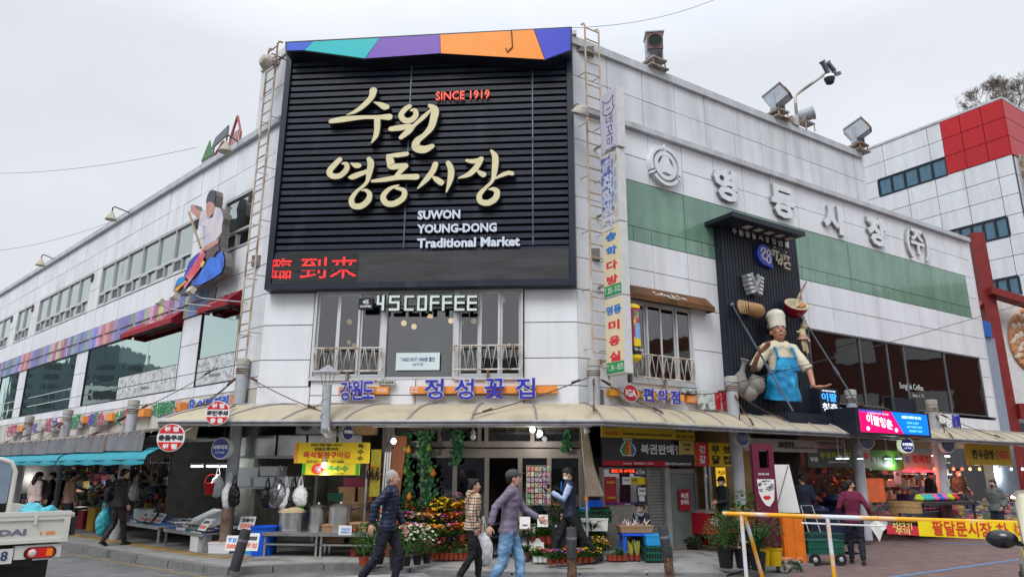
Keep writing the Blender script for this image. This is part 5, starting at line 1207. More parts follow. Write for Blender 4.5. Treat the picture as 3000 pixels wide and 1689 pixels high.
flatp('printed_robe',[(726,265),(788,282),(812,330),(825,400),(810,470),(806,560),(770,620),(700,690),(630,740),(600,748),(610,690),(612,600),(615,495),(580,488),(532,478),(540,420),(560,318),(620,308),(650,400),(700,390)],mpr,1)
flatp('printed_arm',[(440,252),(460,240),(488,247),(500,283),(558,318),(545,420),(480,358),(439,320)],msk,2);flatp('printed_face',[(640,205),(690,195),(725,190),(724,262),(715,330),(660,402),(635,390),(626,320),(622,270)],msk,3)
flatp('printed_hair',[(700,67),(733,80),(740,130),(733,190),(720,240),(700,215),(660,200),(627,225),(628,190),(642,132),(667,83)],mat('print_hair',(.03,.035,.06),ro=.3,var=.3,scale=4),4)
flatp('printed_hand',[(600,745),(640,710),(740,660),(780,640),(770,700),(700,740),(650,770),(600,790)],msk,5)
flatp('printed_trousers',[(640,775),(700,745),(775,715),(790,780),(750,800),(720,850),(700,900),(640,880),(610,860)],mat('print_brown',(.10,.07,.08),ro=.4),6)
flatp('printed_blue_cloth',[(790,795),(828,797),(847,880),(846,960),(816,1038),(700,1120),(560,1190),(470,1190),(460,1150),(560,1060),(610,960),(680,870),(740,860)],mat('print_blue_cloth',(.02,.16,.72),ro=.35,var=.3,scale=2.2,col2=(.02,.04,.25)),7)
flatp('printed_blue_cloth',[(400,1012),(432,920),(482,862),(552,802),(540,880),(470,960),(440,1020),(390,1085),(372,1078)],mat('print_deep_blue',(.02,.05,.40),ro=.35,var=.3,scale=3),8)
flatp('printed_red_cloth',[(590,758),(625,830),(600,900),(560,1000),(500,1080),(420,1180),(380,1235),(370,1200),(430,1130),(390,1090),(440,1020),(490,940),(545,850)],mat('print_red_cloth',(.62,.05,.10),ro=.35,var=.25,scale=3,col2=(.75,.25,.35)),9)
flatp('printed_yellow_cloth',[(600,900),(625,920),(600,970),(575,985),(570,940)],mat('print_yellow',(.75,.50,.08),var=.2),10);flatp('printed_yellow_cloth',[(400,1130),(405,1150),(300,1255),(275,1260),(270,1235),(340,1180)],mat('print_orange',(.80,.38,.05),var=.2),10)
flatp('printed_blue_cloth',[(345,1095),(395,1100),(380,1150),(310,1190),(275,1180),(300,1125)],mat('print_sky',(.03,.25,.65),var=.3,scale=4),11)
pa=PL.hit(*zt5(445,335),off);pb=PL.hit(*zt5(585,755),off);mb=MB();mb.tb([(pa[0],-off-.06,pa[1]),(pb[0],-off-.06,pb[1])],.03,6);mb.bd('needle_rod',mat('brass_rod',(.30,.24,.14),ro=.4),t,FL)
for (x,y) in ((700,1180),(790,1290),(420,1240),(640,200)):
 pa=PL.hit(*zt5(x,y),.3);mb=MB();mb.tb([(pa[0],-off+.2,pa[1]),(pa[0],0,pa[1])],.03,5);mb.bd('wall_strut',M_GALV,t,FL)
for k,(px,py) in en_(((560,851),(512,868),(470,885))):
 p=PL.hit(px,py,.95);t2=T('small_floodlight',['cream floodlight on a thin arm just under the tailor cut-out','cream floodlight on a thin arm, second from the tailor cut-out','cream floodlight on a thin arm, nearest the long crimson awning'][k],'floodlight',F(PL,p[0],p[1],.95),group='small floodlights above the awnings')
 mb=MB();mb.box((0,0,0),(.20,.12,.14),M=MRo(R(-30),3,'X'));mb.bd('lamp_head',mat('cream_lamp',(.55,.52,.42)),t2);mb=MB();mb.tb([(0,0,-.05),(.1,.2,-.15),(.75,.93,-.22)],.014,5);mb.bd('arm',M_GALV,t2)
#  black feature panel with the chef relief
BPX=T('feature_panel','tall black ribbed panel with projecting hood rising over the right wing entrance','panel',F(PR,5.7,2.9,0))
pu0,pu1=4.25,7.18;po=.22;pz0,pz1=2.55,7.72
mb=MB();mb.b(pu0,pu1,-po+.04,0,pz0,pz1);mb.bd('backing',M_BLACK,BPX,FR)
nr_=26
for i in rg_(nr_):
 a=pu0+(pu1-pu0)*i/nr_;b_=pu0+(pu1-pu0)*(i+1)/nr_
 piece('rib',BPX,FR,a+.012,b_-.012,-po,-po+.045,pz0,pz1,M_BLACK)
ho=BP.hit(0,0)[0]
uL=PR.hit(2054,657,po)[0];HPp=Plane(PR.W(uL,0,0)[:2],R(147.899));hout,hz=HPp.hit(2147,621);hout=.85;uL,uR,zH1=3.95,6.65,7.60
mb=MB();mb.b(uL,uR,-hout,0,zH1-.10,zH1);mb.b(uL,uR,-hout-.02,-hout,zH1-.12,zH1+.01);mb.bd('hood',M_BLACK,BPX,FR)
for i in rg_(5):
 u_=uL+(uR-uL)*(.34+.15*i);mb=MB();mb.b(u_-.10,u_+.10,-hout*.62-.09,-hout*.62+.09,zH1-.115,zH1-.101);mb.bd('downlight',mat('downlight_lens',(.55,.52,.45),ro=.3),BPX,FR)
def z7(x,y): return (2280+x/2.417,660+y/2.417)
mwl=mat('panel_white_letter',(.66,.66,.66),ro=.4)
chs='수원영동시장청년몰'
for i,ch in en_(chs):
 x=1140+46.5*i;y=86+12.0*i
 chan(BPX,FR,PR,ch,(*z5(x-15,y-20),*z5(x+15,y+22)),po+.06,mwl,None,bold=.02)
uc,zc_=PR.hit(*z5(1357,255),po+.10);w5=PR.hit(*z5(1408,255),po+.10)[0]-uc
mb=MB();pts=[(uc+w5*cos(a),zc_+.27*sin(a)) for a in [R(-20)+R(290)*i/24 for i in rg_(25)]]+[(uc+w5*1.0,zc_-.31)]
mb.pz(pts,-po-.10,-po);b_o=mb.bd('blue_badge',mat('badge_blue',(.02,.06,.48),ro=.35,coat=.2),BPX,FR)
mb=MB()
def gw(mb,pts,y,w=.05):
 mb.tb([(a,y,b_) for a,b_ in pts],w/2,6)
sx=lambda x,y:PR.hit(*z5(x,y),po+.12)
gw(mb,[sx(x,y) for x,y in ((1328,232),(1335,208),(1352,208),(1358,228),(1345,248),(1332,262),(1342,280),(1360,292))],-po-.115,.055)
gw(mb,[sx(x,y) for x,y in ((1382,222),(1394,235),(1392,258),(1380,262),(1370,250),(1370,230),(1382,222))],-po-.115,.05)
gw(mb,[sx(x,y) for x,y in ((1382,264),(1396,282),(1394,308),(1382,316),(1370,302),(1370,276),(1382,264))],-po-.115,.05)
mb.bd('lettering',mwl,b_o,FR)
mcl=mat('cream_stroke',(.62,.56,.40),ro=.4)
def glyph_strokes(t,FRM,P,conv,strs,off,m,w,name='letter'):
 mb=MB()
 for st in strs: gw(mb,[P.hit(*conv(x,y),off) for x,y in st],-off,w)
 return mb.bd(name,m,t,FRM,sm=1)
glyph_strokes(BPX,FR,PR,z5,[[(1425,200),(1425,207)],[(1405,222),(1452,240)],[(1418,230),(1412,262)],[(1438,238),(1438,300)]],po+.10,mcl,.055)
glyph_strokes(BPX,FR,PR,z5,[[(1462,252),(1472,268),(1476,300),(1470,326),(1455,318),(1452,296),(1462,290),(1474,300)]],po+.10,mcl,.055)
glyph_strokes(BPX,FR,PR,z5,[[(1503,236),(1503,244)],[(1483,258),(1530,278)],[(1496,266),(1490,292)],[(1516,276),(1518,300)],[(1488,318),(1530,316),(1532,336)],[(1494,322),(1500,348),(1534,360)]],po+.10,mcl,.055)
def rf(label,cat,name,px,py,off): u,z=PR.hit(px,py,off);return T(name,label,cat,F(PR,u,z,off))
t=rf('grey carved gear like relief with swirling ends, upper middle of the black panel','relief','carved_relief',2205,830,.30);mg=mat('relief_grey',(.30,.31,.34),ro=.45,var=.3,scale=8);mw=mat('relief_pale',(.6,.6,.6))
for q in (-1,1):
 mb=MB();mb.x=MRo(q*.25,4,'Y')
 for k in rg_(5): mb.box((q*.17,-.02,.20-.10*k),(.24-.03*abs(k-2),.16,.085))
 mb.tb([(q*.05,-.08,.25),(q*.10,-.1,.1),(q*.03,-.1,-.05),(q*.08,-.1,-.22)],[.035,.05,.05,.03],8);mb.bd('carved_half',mg,t)
 mb=MB();mb.x=MRo(q*.25,4,'Y')
 for k in rg_(5): mb.box((q*.20,-.11,.20-.10*k),(.10,.02,.05))
 mb.bd('pale_inlay',mw,t)
t=rf('sliced brown loaf of bread relief at the left edge of the black panel','relief','bread_loaf',2188,906,.42);mc=mat('bread_crust',(.36,.20,.09),ro=.6,var=.15);mi=mat('bread_crumb',(.55,.42,.27),ro=.7)
mb=MB();mb.x=MRo(R(8),4,'Y');mb.tb([(0,0,.03),(.15,0,.05),(.40,-.02,.06),(.47,-.02,.06)],[.13,.17,.175,.13],12,flat=1.0);mb.bd('loaf_end',mc,t,sm=1)
for k in rg_(5):
 mb=MB();mb.x=MTr((-.04-.095*k,-.12-.015*k,-.0-.005*k))@MRo(R(-50-6*k),4,'Z')@MRo(R(90),4,'Y');mb.lt([(.15,-.014),(.165,-.014),(.165,.014),(.15,.014)],n=16);mb.bd('slice_crust',mc,t)
 mb=MB();mb.x=MTr((-.04-.095*k,-.12-.015*k,-.005*k))@MRo(R(-50-6*k),4,'Z')@MRo(R(90),4,'Y');mb.lt([(0,-.017),(.15,-.017),(.15,.017),(0,.017)],n=16);mb.bd('slice',mi,t)
t=rf('dark red noodle bowl relief with chopsticks at the upper right edge of the black panel','relief','noodle_bowl',2333,893,.55)
Mx=MRo(R(-22),4,'Y')@MRo(R(38),4,'X')
mb=MB();mb.x=Mx;mb.lt([(.0,-.34),(.10,-.34),(.17,-.28),(.27,-.12),(.30,.02),(.28,.02),(.25,-.02)],n=22);mb.bd('bowl',mat('bowl_red',(.30,.01,.025),ro=.25,coat=.4),t,sm=1)
mb=MB();mb.x=Mx;mb.lt([(0,.0),(.24,.0),(.27,.03),(.285,.03),(.285,.0)],n=22);mb.bd('soup',mat('noodle_cream',(.60,.52,.34),ro=.5),t,sm=1)
mb=MB();mb.x=Mx
for k in rg_(7): mb.tb([(-.12+.03*k,-.08,.02),(-.05+.02*k,-.02,.08),(.04+.01*k,.02,.22),(.10,.05,.30)],.018,6)
mb.bd('noodles',mat('noodle_cream',(.6,.52,.34)),t,sm=1)
mb=MB();mb.x=Mx;mb.tb([(.02,.0,.2),(.42,.12,.50)],.012,6);mb.tb([(.02,.05,.16),(.46,.16,.44)],.012,6);mb.bd('chopstick',mat('chopstick_brown',(.28,.16,.12)),t)
mb=MB();mb.x=Mx;[mb.box((-.05+.08*k,-.12,.05),(.05,.12,.03)) for k in rg_(3)];mb.bd('topping',mat('topping',(.55,.25,.12)),t)
def pot(label,px,py,off,prof,tilt,s=1.0):
 t=rf(label,'pot','clay_pot',px,py,off);mb=MB();mb.x=MRo(R(tilt),4,'Y')@MRo(R(20),4,'X')@Matrix.Scale(s,4);mb.lt(prof,n=20);mb.bd('pot_body',mat('grey_clay',(.22,.205,.185),ro=.7,var=.2,scale=9),t,sm=1)
 mb=MB();mb.x=MRo(R(tilt),4,'Y')@MRo(R(20),4,'X')@Matrix.Scale(s,4);r_,z_=prof[-1];mb.tb([(r_*cos(a),r_*sin(a),z_) for a in [2*PI*i/16 for i in rg_(17)]],.018,6);mb.bd('rim',mat('grey_clay',(.22,.2,.185)),t,sm=1)
pot('tall long necked grey clay bottle at the lower left of the black panel',2168,1110,.42,[(0,-.36),(.15,-.34),(.22,-.2),(.21,-.05),(.12,.08),(.055,.2),(.05,.36),(.085,.46)],4)
pot('wide grey clay jar right of the long necked clay bottle',2213,1128,.46,[(0,-.22),(.12,-.21),(.22,-.08),(.23,.05),(.17,.17),(.15,.22)],10,.95)
pot('smaller grey clay jar below the long necked clay bottle',2195,1152,.50,[(0,-.18),(.10,-.17),(.19,-.05),(.19,.06),(.13,.14),(.12,.17)],12,.95)
t=rf('beige rabbit doll relief hanging at the right edge of the black panel','doll','rabbit_doll',2351,985,.5);mt=mat('doll_beige',(.50,.40,.25),ro=.6,var=.1);mv=mat('doll_vest',(.52,.47,.27));mk=mat('doll_skirt',(.42,.22,.17))
mb=MB();mb.ell((.06,-.02,.26),(.085,.085,.095),10,8);mb.ell((.10,-.09,.25),(.04,.04,.03),8,6)
mb.tb([(.07,0,.33),(.12,0,.46),(.18,.0,.56)],[.02,.03,.012],6,flat=.5);mb.tb([(.10,0,.32),(.19,0,.42),(.30,0,.46)],[.02,.03,.012],6,flat=.5)
mb.tb([(0,0,.16),(-.02,0,0)],[.075,.09],8);mb.tb([(-.04,0,-.05),(-.05,-.03,-.22),(-.02,-.02,-.38)],[.055,.045,.04],8);mb.tb([(.04,0,-.05),(.06,-.03,-.25),(.10,-.02,-.42)],[.055,.045,.05],8)
mb.tb([(-.07,0,.13),(-.18,-.02,.08),(-.24,-.03,.10)],[.035,.03,.03],7);mb.tb([(.07,0,.10),(.15,-.02,-.02),(.20,-.05,-.12)],[.035,.03,.035],7)
v,nr,f=fuse(mb,.014,2);q=MB();q.add([tu_(p) for p in v],f);q.bd('doll_body',mt,t,sm=60)
mb=MB();mb.tb([(.02,0,.18),(-.02,0,.02)],[.085,.10],10,flat=.9);mb.bd('vest',mv,t,sm=1);mb=MB();mb.lt([(.085,.03),(.14,-.09),(.10,-.09)],(-.02,0,0),12);mb.bd('skirt',mk,t,sm=1)
cu,cz=PR.hit(2297,1168,.55)
SK2=mat('relief_skin',(.42,.20,.13),ro=.4,var=.1,scale=6);WH=mat('relief_cream_shirt',(.62,.56,.42),ro=.6,var=.06);AP=mat('relief_apron_blue',(.02,.22,.46),ro=.35,var=.35,scale=3,col2=(.03,.33,.58))
hz=PR.hit(2305,930,.5)[1];Hc=1.0
zc0=cz
S_=2.35;fr_=F(PR,cu-.02,zc0-.93*S_,.55)
root,J,hd,Rm,s=person('giant half length chef in white hat and blue apron on the black panel',(fr_[0],fr_[1]-R(22)),1.72*S_,top=WH,topkind='shirt',hair='short',torso_only=True,name='chef_relief',hem=.93,fat=.86,wide=.80,vox=.012,skin=SK2,
pose=dict(hip=.93,thick=.02,short=True,head=(R(-12),R(12)),mouth=1,rh=(-.20,.20,-.08),re=(-.7,.1,-1),lh=(.03,.27,-.41),le=(1,.4,-.2),rp=(0,0,1),lp=(0,0,1),rd=(.25,-.6,.35),ld=(.75,-.5,.02),rc=.25,lc=.25))
root['category']='relief'
mb=MB();mb.tb([(0,.03*S_,.92*S_),(0,.0,1.08*S_),(0,-.0,1.22*S_)],[.185*S_,.155*S_,.145*S_],20,flat=.86);
v,nr,f=fuse(mb,.02,2);d_=np.array([1.6*_noise.noise(V_((p[0]*3.2,p[1]*3.2,p[2]*2.2)))+.8*_noise.noise(V_((p[0]*8,0,p[2]*6))) for p in v])*.022
v=v+nr*d_[:,None];v[:,1]-=.02;q=MB();q.add([tu_(p) for p in v],f);q.bd('apron',AP,root,sm=60)
mb=MB();mb.pz([(-.13*S_,1.20*S_),(.13*S_,1.20*S_),(.10*S_,1.33*S_),(-.10*S_,1.33*S_)],-.128*S_,-.11*S_);mb.bd('apron_bib',AP,root)
for q_ in (-1,1):
 mb=MB();mb.tb([(q_*.10*S_,-.135*S_,1.32*S_),(q_*.095*S_,-.10*S_,1.42*S_),(q_*.08*S_,-.0*S_,1.47*S_)],.014*S_,6);mb.bd('apron_strap',AP,root)
mb=MB();hc=hd+V_((0,.01*s,.085*s));mb.x=MTr(hc)@Rm.to_4x4();mb.lt([(.080*s,-.06*s),(.086*s,0),(.09*s,.04*s),(.097*s,.08*s),(.08*s,.125*s),(.04*s,.15*s),(0,.155*s)],n=20);mb.x=MTr(hc)@Rm.to_4x4()
mb.tb([(-.0,.05*s,-.05*s),(0,.10*s,.0),(0,.09*s,.1*s)],[.065*s,.07*s,.05*s],10)
v,nr,f=fuse(mb,.012,2);q=MB();q.add([tu_(p) for p in v],f);q.bd('chef_hat',mat('relief_hat',(.60,.57,.48),ro=.6),root,sm=60)
def rod(label,a,b,r=.022):
 mb=MB();a,b=Vector(a),Vector(b);mb.tb([tu_(a),tu_(b)],r,6);m_=a+(b-a)*.62;d=(b-a).normalized();mb.tb([tu_(m_-d*.12),tu_(m_+d*.12)],r*1.9,6);mb.ell(tu_(a),(.06,.06,.06),8,6)
 o=mb.bd('tie_rod',mat('rod_blue_grey',(.10,.13,.17),ro=.4));tag(o,label,'rod','tie rods from the black panel to the canopy')
rod('left tie rod crossing in front of the chef relief down to the canopy',PR.W(*PR.hit(2145,893,.25),.25),PR.W(*PR.hit(2323,1203,1.1),1.1));rod('right tie rod from beside the noodle bowl down to the screen box',PR.W(*PR.hit(2352,932,.25),.25),PR.W(*PR.hit(2513,1186,1.1),1.1))
u0=PR.hit(2345,1230,.9)[0];z1=PR.hit(2400,1212,.9)[1];z0=PR.hit(2400,1262,.9)[1]
t=T('entrance_fascia','black box fascia at the foot of the black panel','fascia',F(PR,6.2,z0,.4));mb=MB();mb.b(pu0+1.0,PR.hit(2505,1240,.9)[0],-.9,0,z0,z1);mb.bd('fascia_box',M_BLACK,t,FR)
u0,u1,z0,z1=pxbox(PR,2402,1140,2458,1212,.45);t=T('lit_sign','small black sign with glowing blue and white youth mall letters','sign',F(PR,(u0+u1)/2,z0,.45))
mb=MB();mb.b(u0,u1,-.45,-.15,z0,z1+.03);mb.bd('sign_box',M_BLACK,t,FR)
for s_,x,z,w_,h_,m in (('이팔',.5,.68,.78,.34,mat('glow_blue',(.04,.35,1),emit=1.0,var=0)),('청춘',.5,.27,.78,.34,mat('glow_white',(.75,.85,1),emit=.7,var=0)),('수원 영동시장 청년몰',.5,.93,.7,.06,mat('glow_white',(.75,.85,1),emit=.7,var=0))):
 mb=MB();pgl(mb,s_,u0+(u1-u0)*x,z0+(z1-z0)*z,(u1-u0)*w_,(z1-z0)*h_,y=-.451,d=.006,bold=.02);mb.bd('letter',m,t,FR)
offs=1.45;u0,zt0=PR.hit(*zr_(440,218),offs);u1,zt1=PR.hit(*zr_(1370,300),offs);zb1=PR.hit(*zr_(1370,600),offs)[1];zb0=PR.hit(*zr_(510,568),offs)[1]
t=T('led_screen','glowing red and blue LED advertising screen in a dark box above the stalls','screen',F(PR,(u0+u1)/2,zb1,offs-.3));zt_=(zt0+zt1)/2;zb_=(zb0+zb1)/2
mb=MB();mb.b(u0,u1,-offs,-offs+.75,zb_,zt_);mb.bd('screen_box',M_BLACK,t,FR)
w=u1-u0;h=zt_-zb_;a0,a1,c0,c1=u0+.05*w,u1-.03*w,zb_+.10*h,zt_-.07*h
e_=lambda n,c,k=1.1:mat(n,c,emit=k,var=0,ro=.9)
mb=MB();mb.pz([(a0,c0),(a0+(a1-a0)*.60,c0),(a0+(a1-a0)*.45,c1),(a0,c1)],-offs-.004,-offs);mb.bd('screen_red',e_('led_magenta',(.95,.0,.10)),t,FR)
mb=MB();mb.pz([(a0+(a1-a0)*.606,c0),(a1,c0),(a1,c1),(a0+(a1-a0)*.456,c1)],-offs-.004,-offs);mb.bd('screen_blue',e_('led_blue',(.0,.13,.80)),t,FR)
mb=MB();W_=a1-a0;Hh=c1-c0;pgl(mb,'이팔청춘',a0+W_*.27,c0+Hh*.50,W_*.36,Hh*.46,y=-offs-.005,d=.004,bold=.03,skew=-.12);pgl(mb,'수원영동시장 청년몰',a0+W_*.26,c0+Hh*.86,W_*.3,Hh*.09,y=-offs-.005,d=.004)
for k,x in en_((.10,.50)): mb.ell((a0+W_*x,-offs-.006,c0+Hh*.16),(.07,.004,.05),8,5)
mb.bd('screen_text',e_('led_pinkwhite',(1,.75,.85)),t,FR)
mb=MB();pgl(mb,'28청춘 축제로 만나요!',a0+W_*.75,c0+Hh*.80,W_*.30,Hh*.14,y=-offs-.005,d=.004,bold=.03);mb.bd('screen_text',e_('led_lime',(.7,1,.75)),t,FR)
mb=MB();pgl(mb,'FOOD COURT',a0+W_*.76,c0+Hh*.54,W_*.18,Hh*.09,y=-offs-.005,d=.004);pgl(mb,'ART CRAFT SHOP',a0+W_*.78,c0+Hh*.35,W_*.23,Hh*.09,y=-offs-.005,d=.004);pgl(mb,'DESSERT CAFE',a0+W_*.79,c0+Hh*.16,W_*.20,Hh*.09,y=-offs-.005,d=.004);mb.bd('screen_text',e_('led_cyan',(.25,.85,1)),t,FR)
mb=MB();mb.b(a0,a0+W_*.34,-offs-.008,-offs-.004,c1-.06,c1);mb.bd('screen_band',e_('led_violet',(.09,.05,.35),.8),t,FR)
u0,u1,z0,z1=pxbox(PR,2613,1168,2684,1203,1.0);t=T('dark_screen_back','blank black box standing behind the LED screen','screen',F(PR,(u0+u1)/2,z0,1.0));mb=MB();mb.b(u0,u1,-1.0,-.8,z0-.1,z1+.03);mb.bd('box_body',M_BLACK,t,FR);mb=MB();mb.b(u0,u0+.06,-1.05,-.78,z0-.1,z1+.05);mb.b(u1-.06,u1,-1.05,-.78,z0-.1,z1+.05);mb.bd('box_edge',mat('edge_grey',(.06,.06,.065)),t,FR)
#  canopies
M_TARP=mat('dirty_cream_sheet',(.43,.375,.265),ro=.45,var=.08,scale=1.2,dirt=(.24,.19,.12,.6),bump=.15,bscale=3)
M_RIB=mat('canopy_rib',(.33,.31,.31),ro=.45,metal=.3,var=.12,dirt=(.22,.12,.08,.5))
CO=1.22;ZT=2.99;ZE=2.60
def prof(k): # k 0..1 from wall to edge
 return (.03+(CO-.03)*k, ZT-(ZT-ZE)*(k**2.1))
KS=[0,.2,.4,.6,.8,1.0]
utip=PC.hit(466,1219,CO)[0]
def XY(P,u,o): q=P.W(u,0,o);return V_((q[0],q[1]))
def cross(P1,P2,o):
 a=XY(P1,0,o);d=Vector(P1.u);b=XY(P2,0,o);e=Vector(P2.u);den=d.x*e.y-d.y*e.x;t_=((b.x-a.x)*e.y-(b.y-a.y)*e.x)/den;p=a+d*t_
 return t_,(p-b).dot(e)
def canopy(label,P,FRM,ustart,uend,bays,lend=None,rend=None):
 """ustart/uend: functions of offset giving the end of each row (mitred corners)"""
 t=T('canopy',label,'canopy',F(P,(ustart(0)+uend(0))/2,ZT,0))
 fr=[i/bays for i in rg_(bays+1)]
 grid_=[[(ustart(prof(k)[0])*(1-f)+uend(prof(k)[0])*f,-prof(k)[0],prof(k)[1]) for k in KS] for f in fr]
 for i in rg_(bays):
  mb=MB();A,B=grid_[i],grid_[i+1];sag=.015
  vs=A+B;n=len(KS);mb.add(vs,[(j,j+1,n+j+1,n+j) for j in rg_(n-1)]);mb.add([(x,y,z-.012) for x,y,z in vs],[(n+j,n+j+1,j+1,j) for j in rg_(n-1)])
  mb.bd('roof_sheet',M_TARP,t,FRM,sm=60)
 for i in rg_(bays+1):
  mb=MB();mb.tb([(x,y,z+.012) for x,y,z in grid_[i]]+[(grid_[i][-1][0],grid_[i][-1][1]-.02,ZE-.04)],.022,4,flat=.9);mb.bd('rib',M_RIB,t,FRM)
 a,b_=grid_[0][-1],grid_[-1][-1];mb=MB();mb.tb([(a[0],a[1],ZE-.03),(b_[0],b_[1],ZE-.03)],.034,6);mb.tb([(a[0],a[1]+.02,ZE-.09),(b_[0],b_[1]+.02,ZE-.09)],.024,6);mb.bd('edge_gutter',mat('gutter_grey',(.27,.28,.30),ro=.5,metal=.3,var=.2,dirt=(.16,.10,.07,.5)),t,FRM)
 mb=MB();
 for i in rg_(bays+1): x0=ustart(0)*(1-fr[i])+uend(0)*fr[i];x1=grid_[i][-1][0];mb.tb([(x0,-.05,ZE-.02),(x1,-CO,ZE-.06)],.02,4)
 mb.bd('under_purlins',M_RIB,t,FRM);return t
cxc=lambda o:cross(PC,PR,o)[0];cxr=lambda o:cross(PC,PR,o)[1];clc=lambda o:cross(PL,PC,o)
canopy('cream sheet canopy with dark ribs along the chamfered corner above the flower shop','x' and PC,FC,lambda o:(utip)*(o/CO) if o>0 else 0.0,cxc,7)
ur_end=PR.hit(2470,1275,CO)[0]
canopy('cream sheet canopy along the right wing from the corner to the LED screen',PR,FR,cxr,lambda o:ur_end,9)
uf=RW+3
t=canopy('dull grey ribbed canopy beyond the LED screen at the far right',PR,FR,lambda o:ur_end+.05,lambda o:uf,14)
tp=PC.W(utip,ZE,CO);
RTN=T('canopy_return','short stained cream canopy end wrapping from the corner onto the left wing','canopy',F(PL,-.8,2.9,0))
pl=PL;a=Vector(PC.W(0,ZT,.03));b_=Vector(tp);uL_=(b_.xy-Vector(PL.W(0,0,0)[:2])).dot(Vector(PL.u));oL=(b_.xy-Vector(PL.W(0,0,0)[:2])).dot(Vector(PL.n))
c=Vector(PL.W(uL_-.25,ZT-.25,.03));
Mi=mtx(F(PL,-.8,2.9,0)).inverted();L_=lambda v:tu_(Mi@Vector(v))
mb=MB();mb.slab(L_(b_),L_(a),L_(Vector(PL.W(-1.0,ZT-.05,.03))),L_(c),.015);mb.bd('roof_sheet',M_TARP,RTN)
mb=MB();mb.tb([L_(b_),L_(c)],.035,6);mb.tb([L_(a+V_((0,0,.01))),L_(b_)],.03,6);mb.tb([L_(c),L_(Vector(PL.W(uL_-.25,2.62,.03)))],.03,5);mb.bd('edge_gutter',M_GALV,RTN)
mb=MB();d1=Vector(PC.W(utip*.99,ZE-.16,CO*.98));mb.slab(L_(b_),L_(d1),L_(Vector(PC.W(utip*.6,ZE-.36,.75))),L_(Vector(PC.W(utip*.55,ZE-.05,.8))),.01);mb.bd('hanging_tarp',M_TARP,RTN)
LC=T('low_canopy','weathered brown grey canopy with a rust stained grey fascia along the left wing stalls','canopy',F(PL,-8,2.4,1.0))
mR=mat('brown_grey_roofing',(.25,.22,.19),ro=.8,var=.25,scale=3,bump=.4,bscale=8);mF=mat('grey_fascia_sheet',(.19,.195,.215),ro=.5,var=.15,scale=2,streak=.25,dirt=(.18,.09,.05,.7))
u=-24.0
while u<-.9:
 w_=rnd.uniform(1.7,2.3);b2=min(u+w_,-.35);
 mb=MB();zz=rnd.uniform(-.02,.02);mb.slab((u,-1.78,2.40+zz),(b2-.02,-1.78,2.40-zz),(b2-.02,-.0,2.70),(u,-.0,2.70),.03);mb.bd('roof_sheet',mR,LC,FL)
 mb=MB();mb.slab((u,-1.80,2.06-zz*.6),(b2-.015,-1.81,2.05+zz),(b2-.015,-1.79,2.40-zz),(u,-1.79,2.40+zz),.012);mb.bd('fascia_sheet',mF,LC,FL)
 u=b2
 if b2>=-.36: break
mb=MB()
for k in rg_(60): x=-24+.4*k;mb.tb([(x,-1.80,2.41),(x+rnd.uniform(-.02,.02),-1.84,2.36)],.012,4)
mb.bd('fixing_wires',M_RUST,LC,FL)
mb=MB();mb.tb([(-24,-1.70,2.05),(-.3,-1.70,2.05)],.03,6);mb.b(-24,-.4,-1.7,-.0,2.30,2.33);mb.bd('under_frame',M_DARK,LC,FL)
M_TEAL=mat('teal_awning',(.02,.27,.34),ro=.55,var=.10,scale=2)
for a_,b2,lb in ((-5.35,-.25,'teal cloth awning hanging under the grey fascia nearest the corner'),(-11.5,-5.5,'second teal cloth awning under the grey fascia, behind the truck'),(-18,-11.7,'farthest teal cloth awning under the grey fascia')):
 t=T('cloth_awning',lb,'awning',F(PL,(a_+b2)/2,1.8,1.8));mb=MB();n=14;vs=[]
 for i in rg_(n+1):
  x=a_+(b2-a_)*i/n;s_=.02*sin(i*1.9)
  vs+=[(x,-1.66,2.10),(x,-1.90,1.96+s_*.3),(x,-1.96+s_,1.86),(x,-1.965+s_,1.78+s_*.7)]
 mb.add(vs,[(4*i+j,4*i+j+4,4*i+j+5,4*i+j+1)[::-1] for i in rg_(n) for j in rg_(3)]);mb.bd('cloth',M_TEAL,t,FL,sm=60)
 mb=MB();mb.tb([(a_,-1.955,1.87),(b2,-1.955,1.87)],.012,5);mb.bd('seam_bar',mat('teal_dark',(.01,.12,.16)),t,FL)
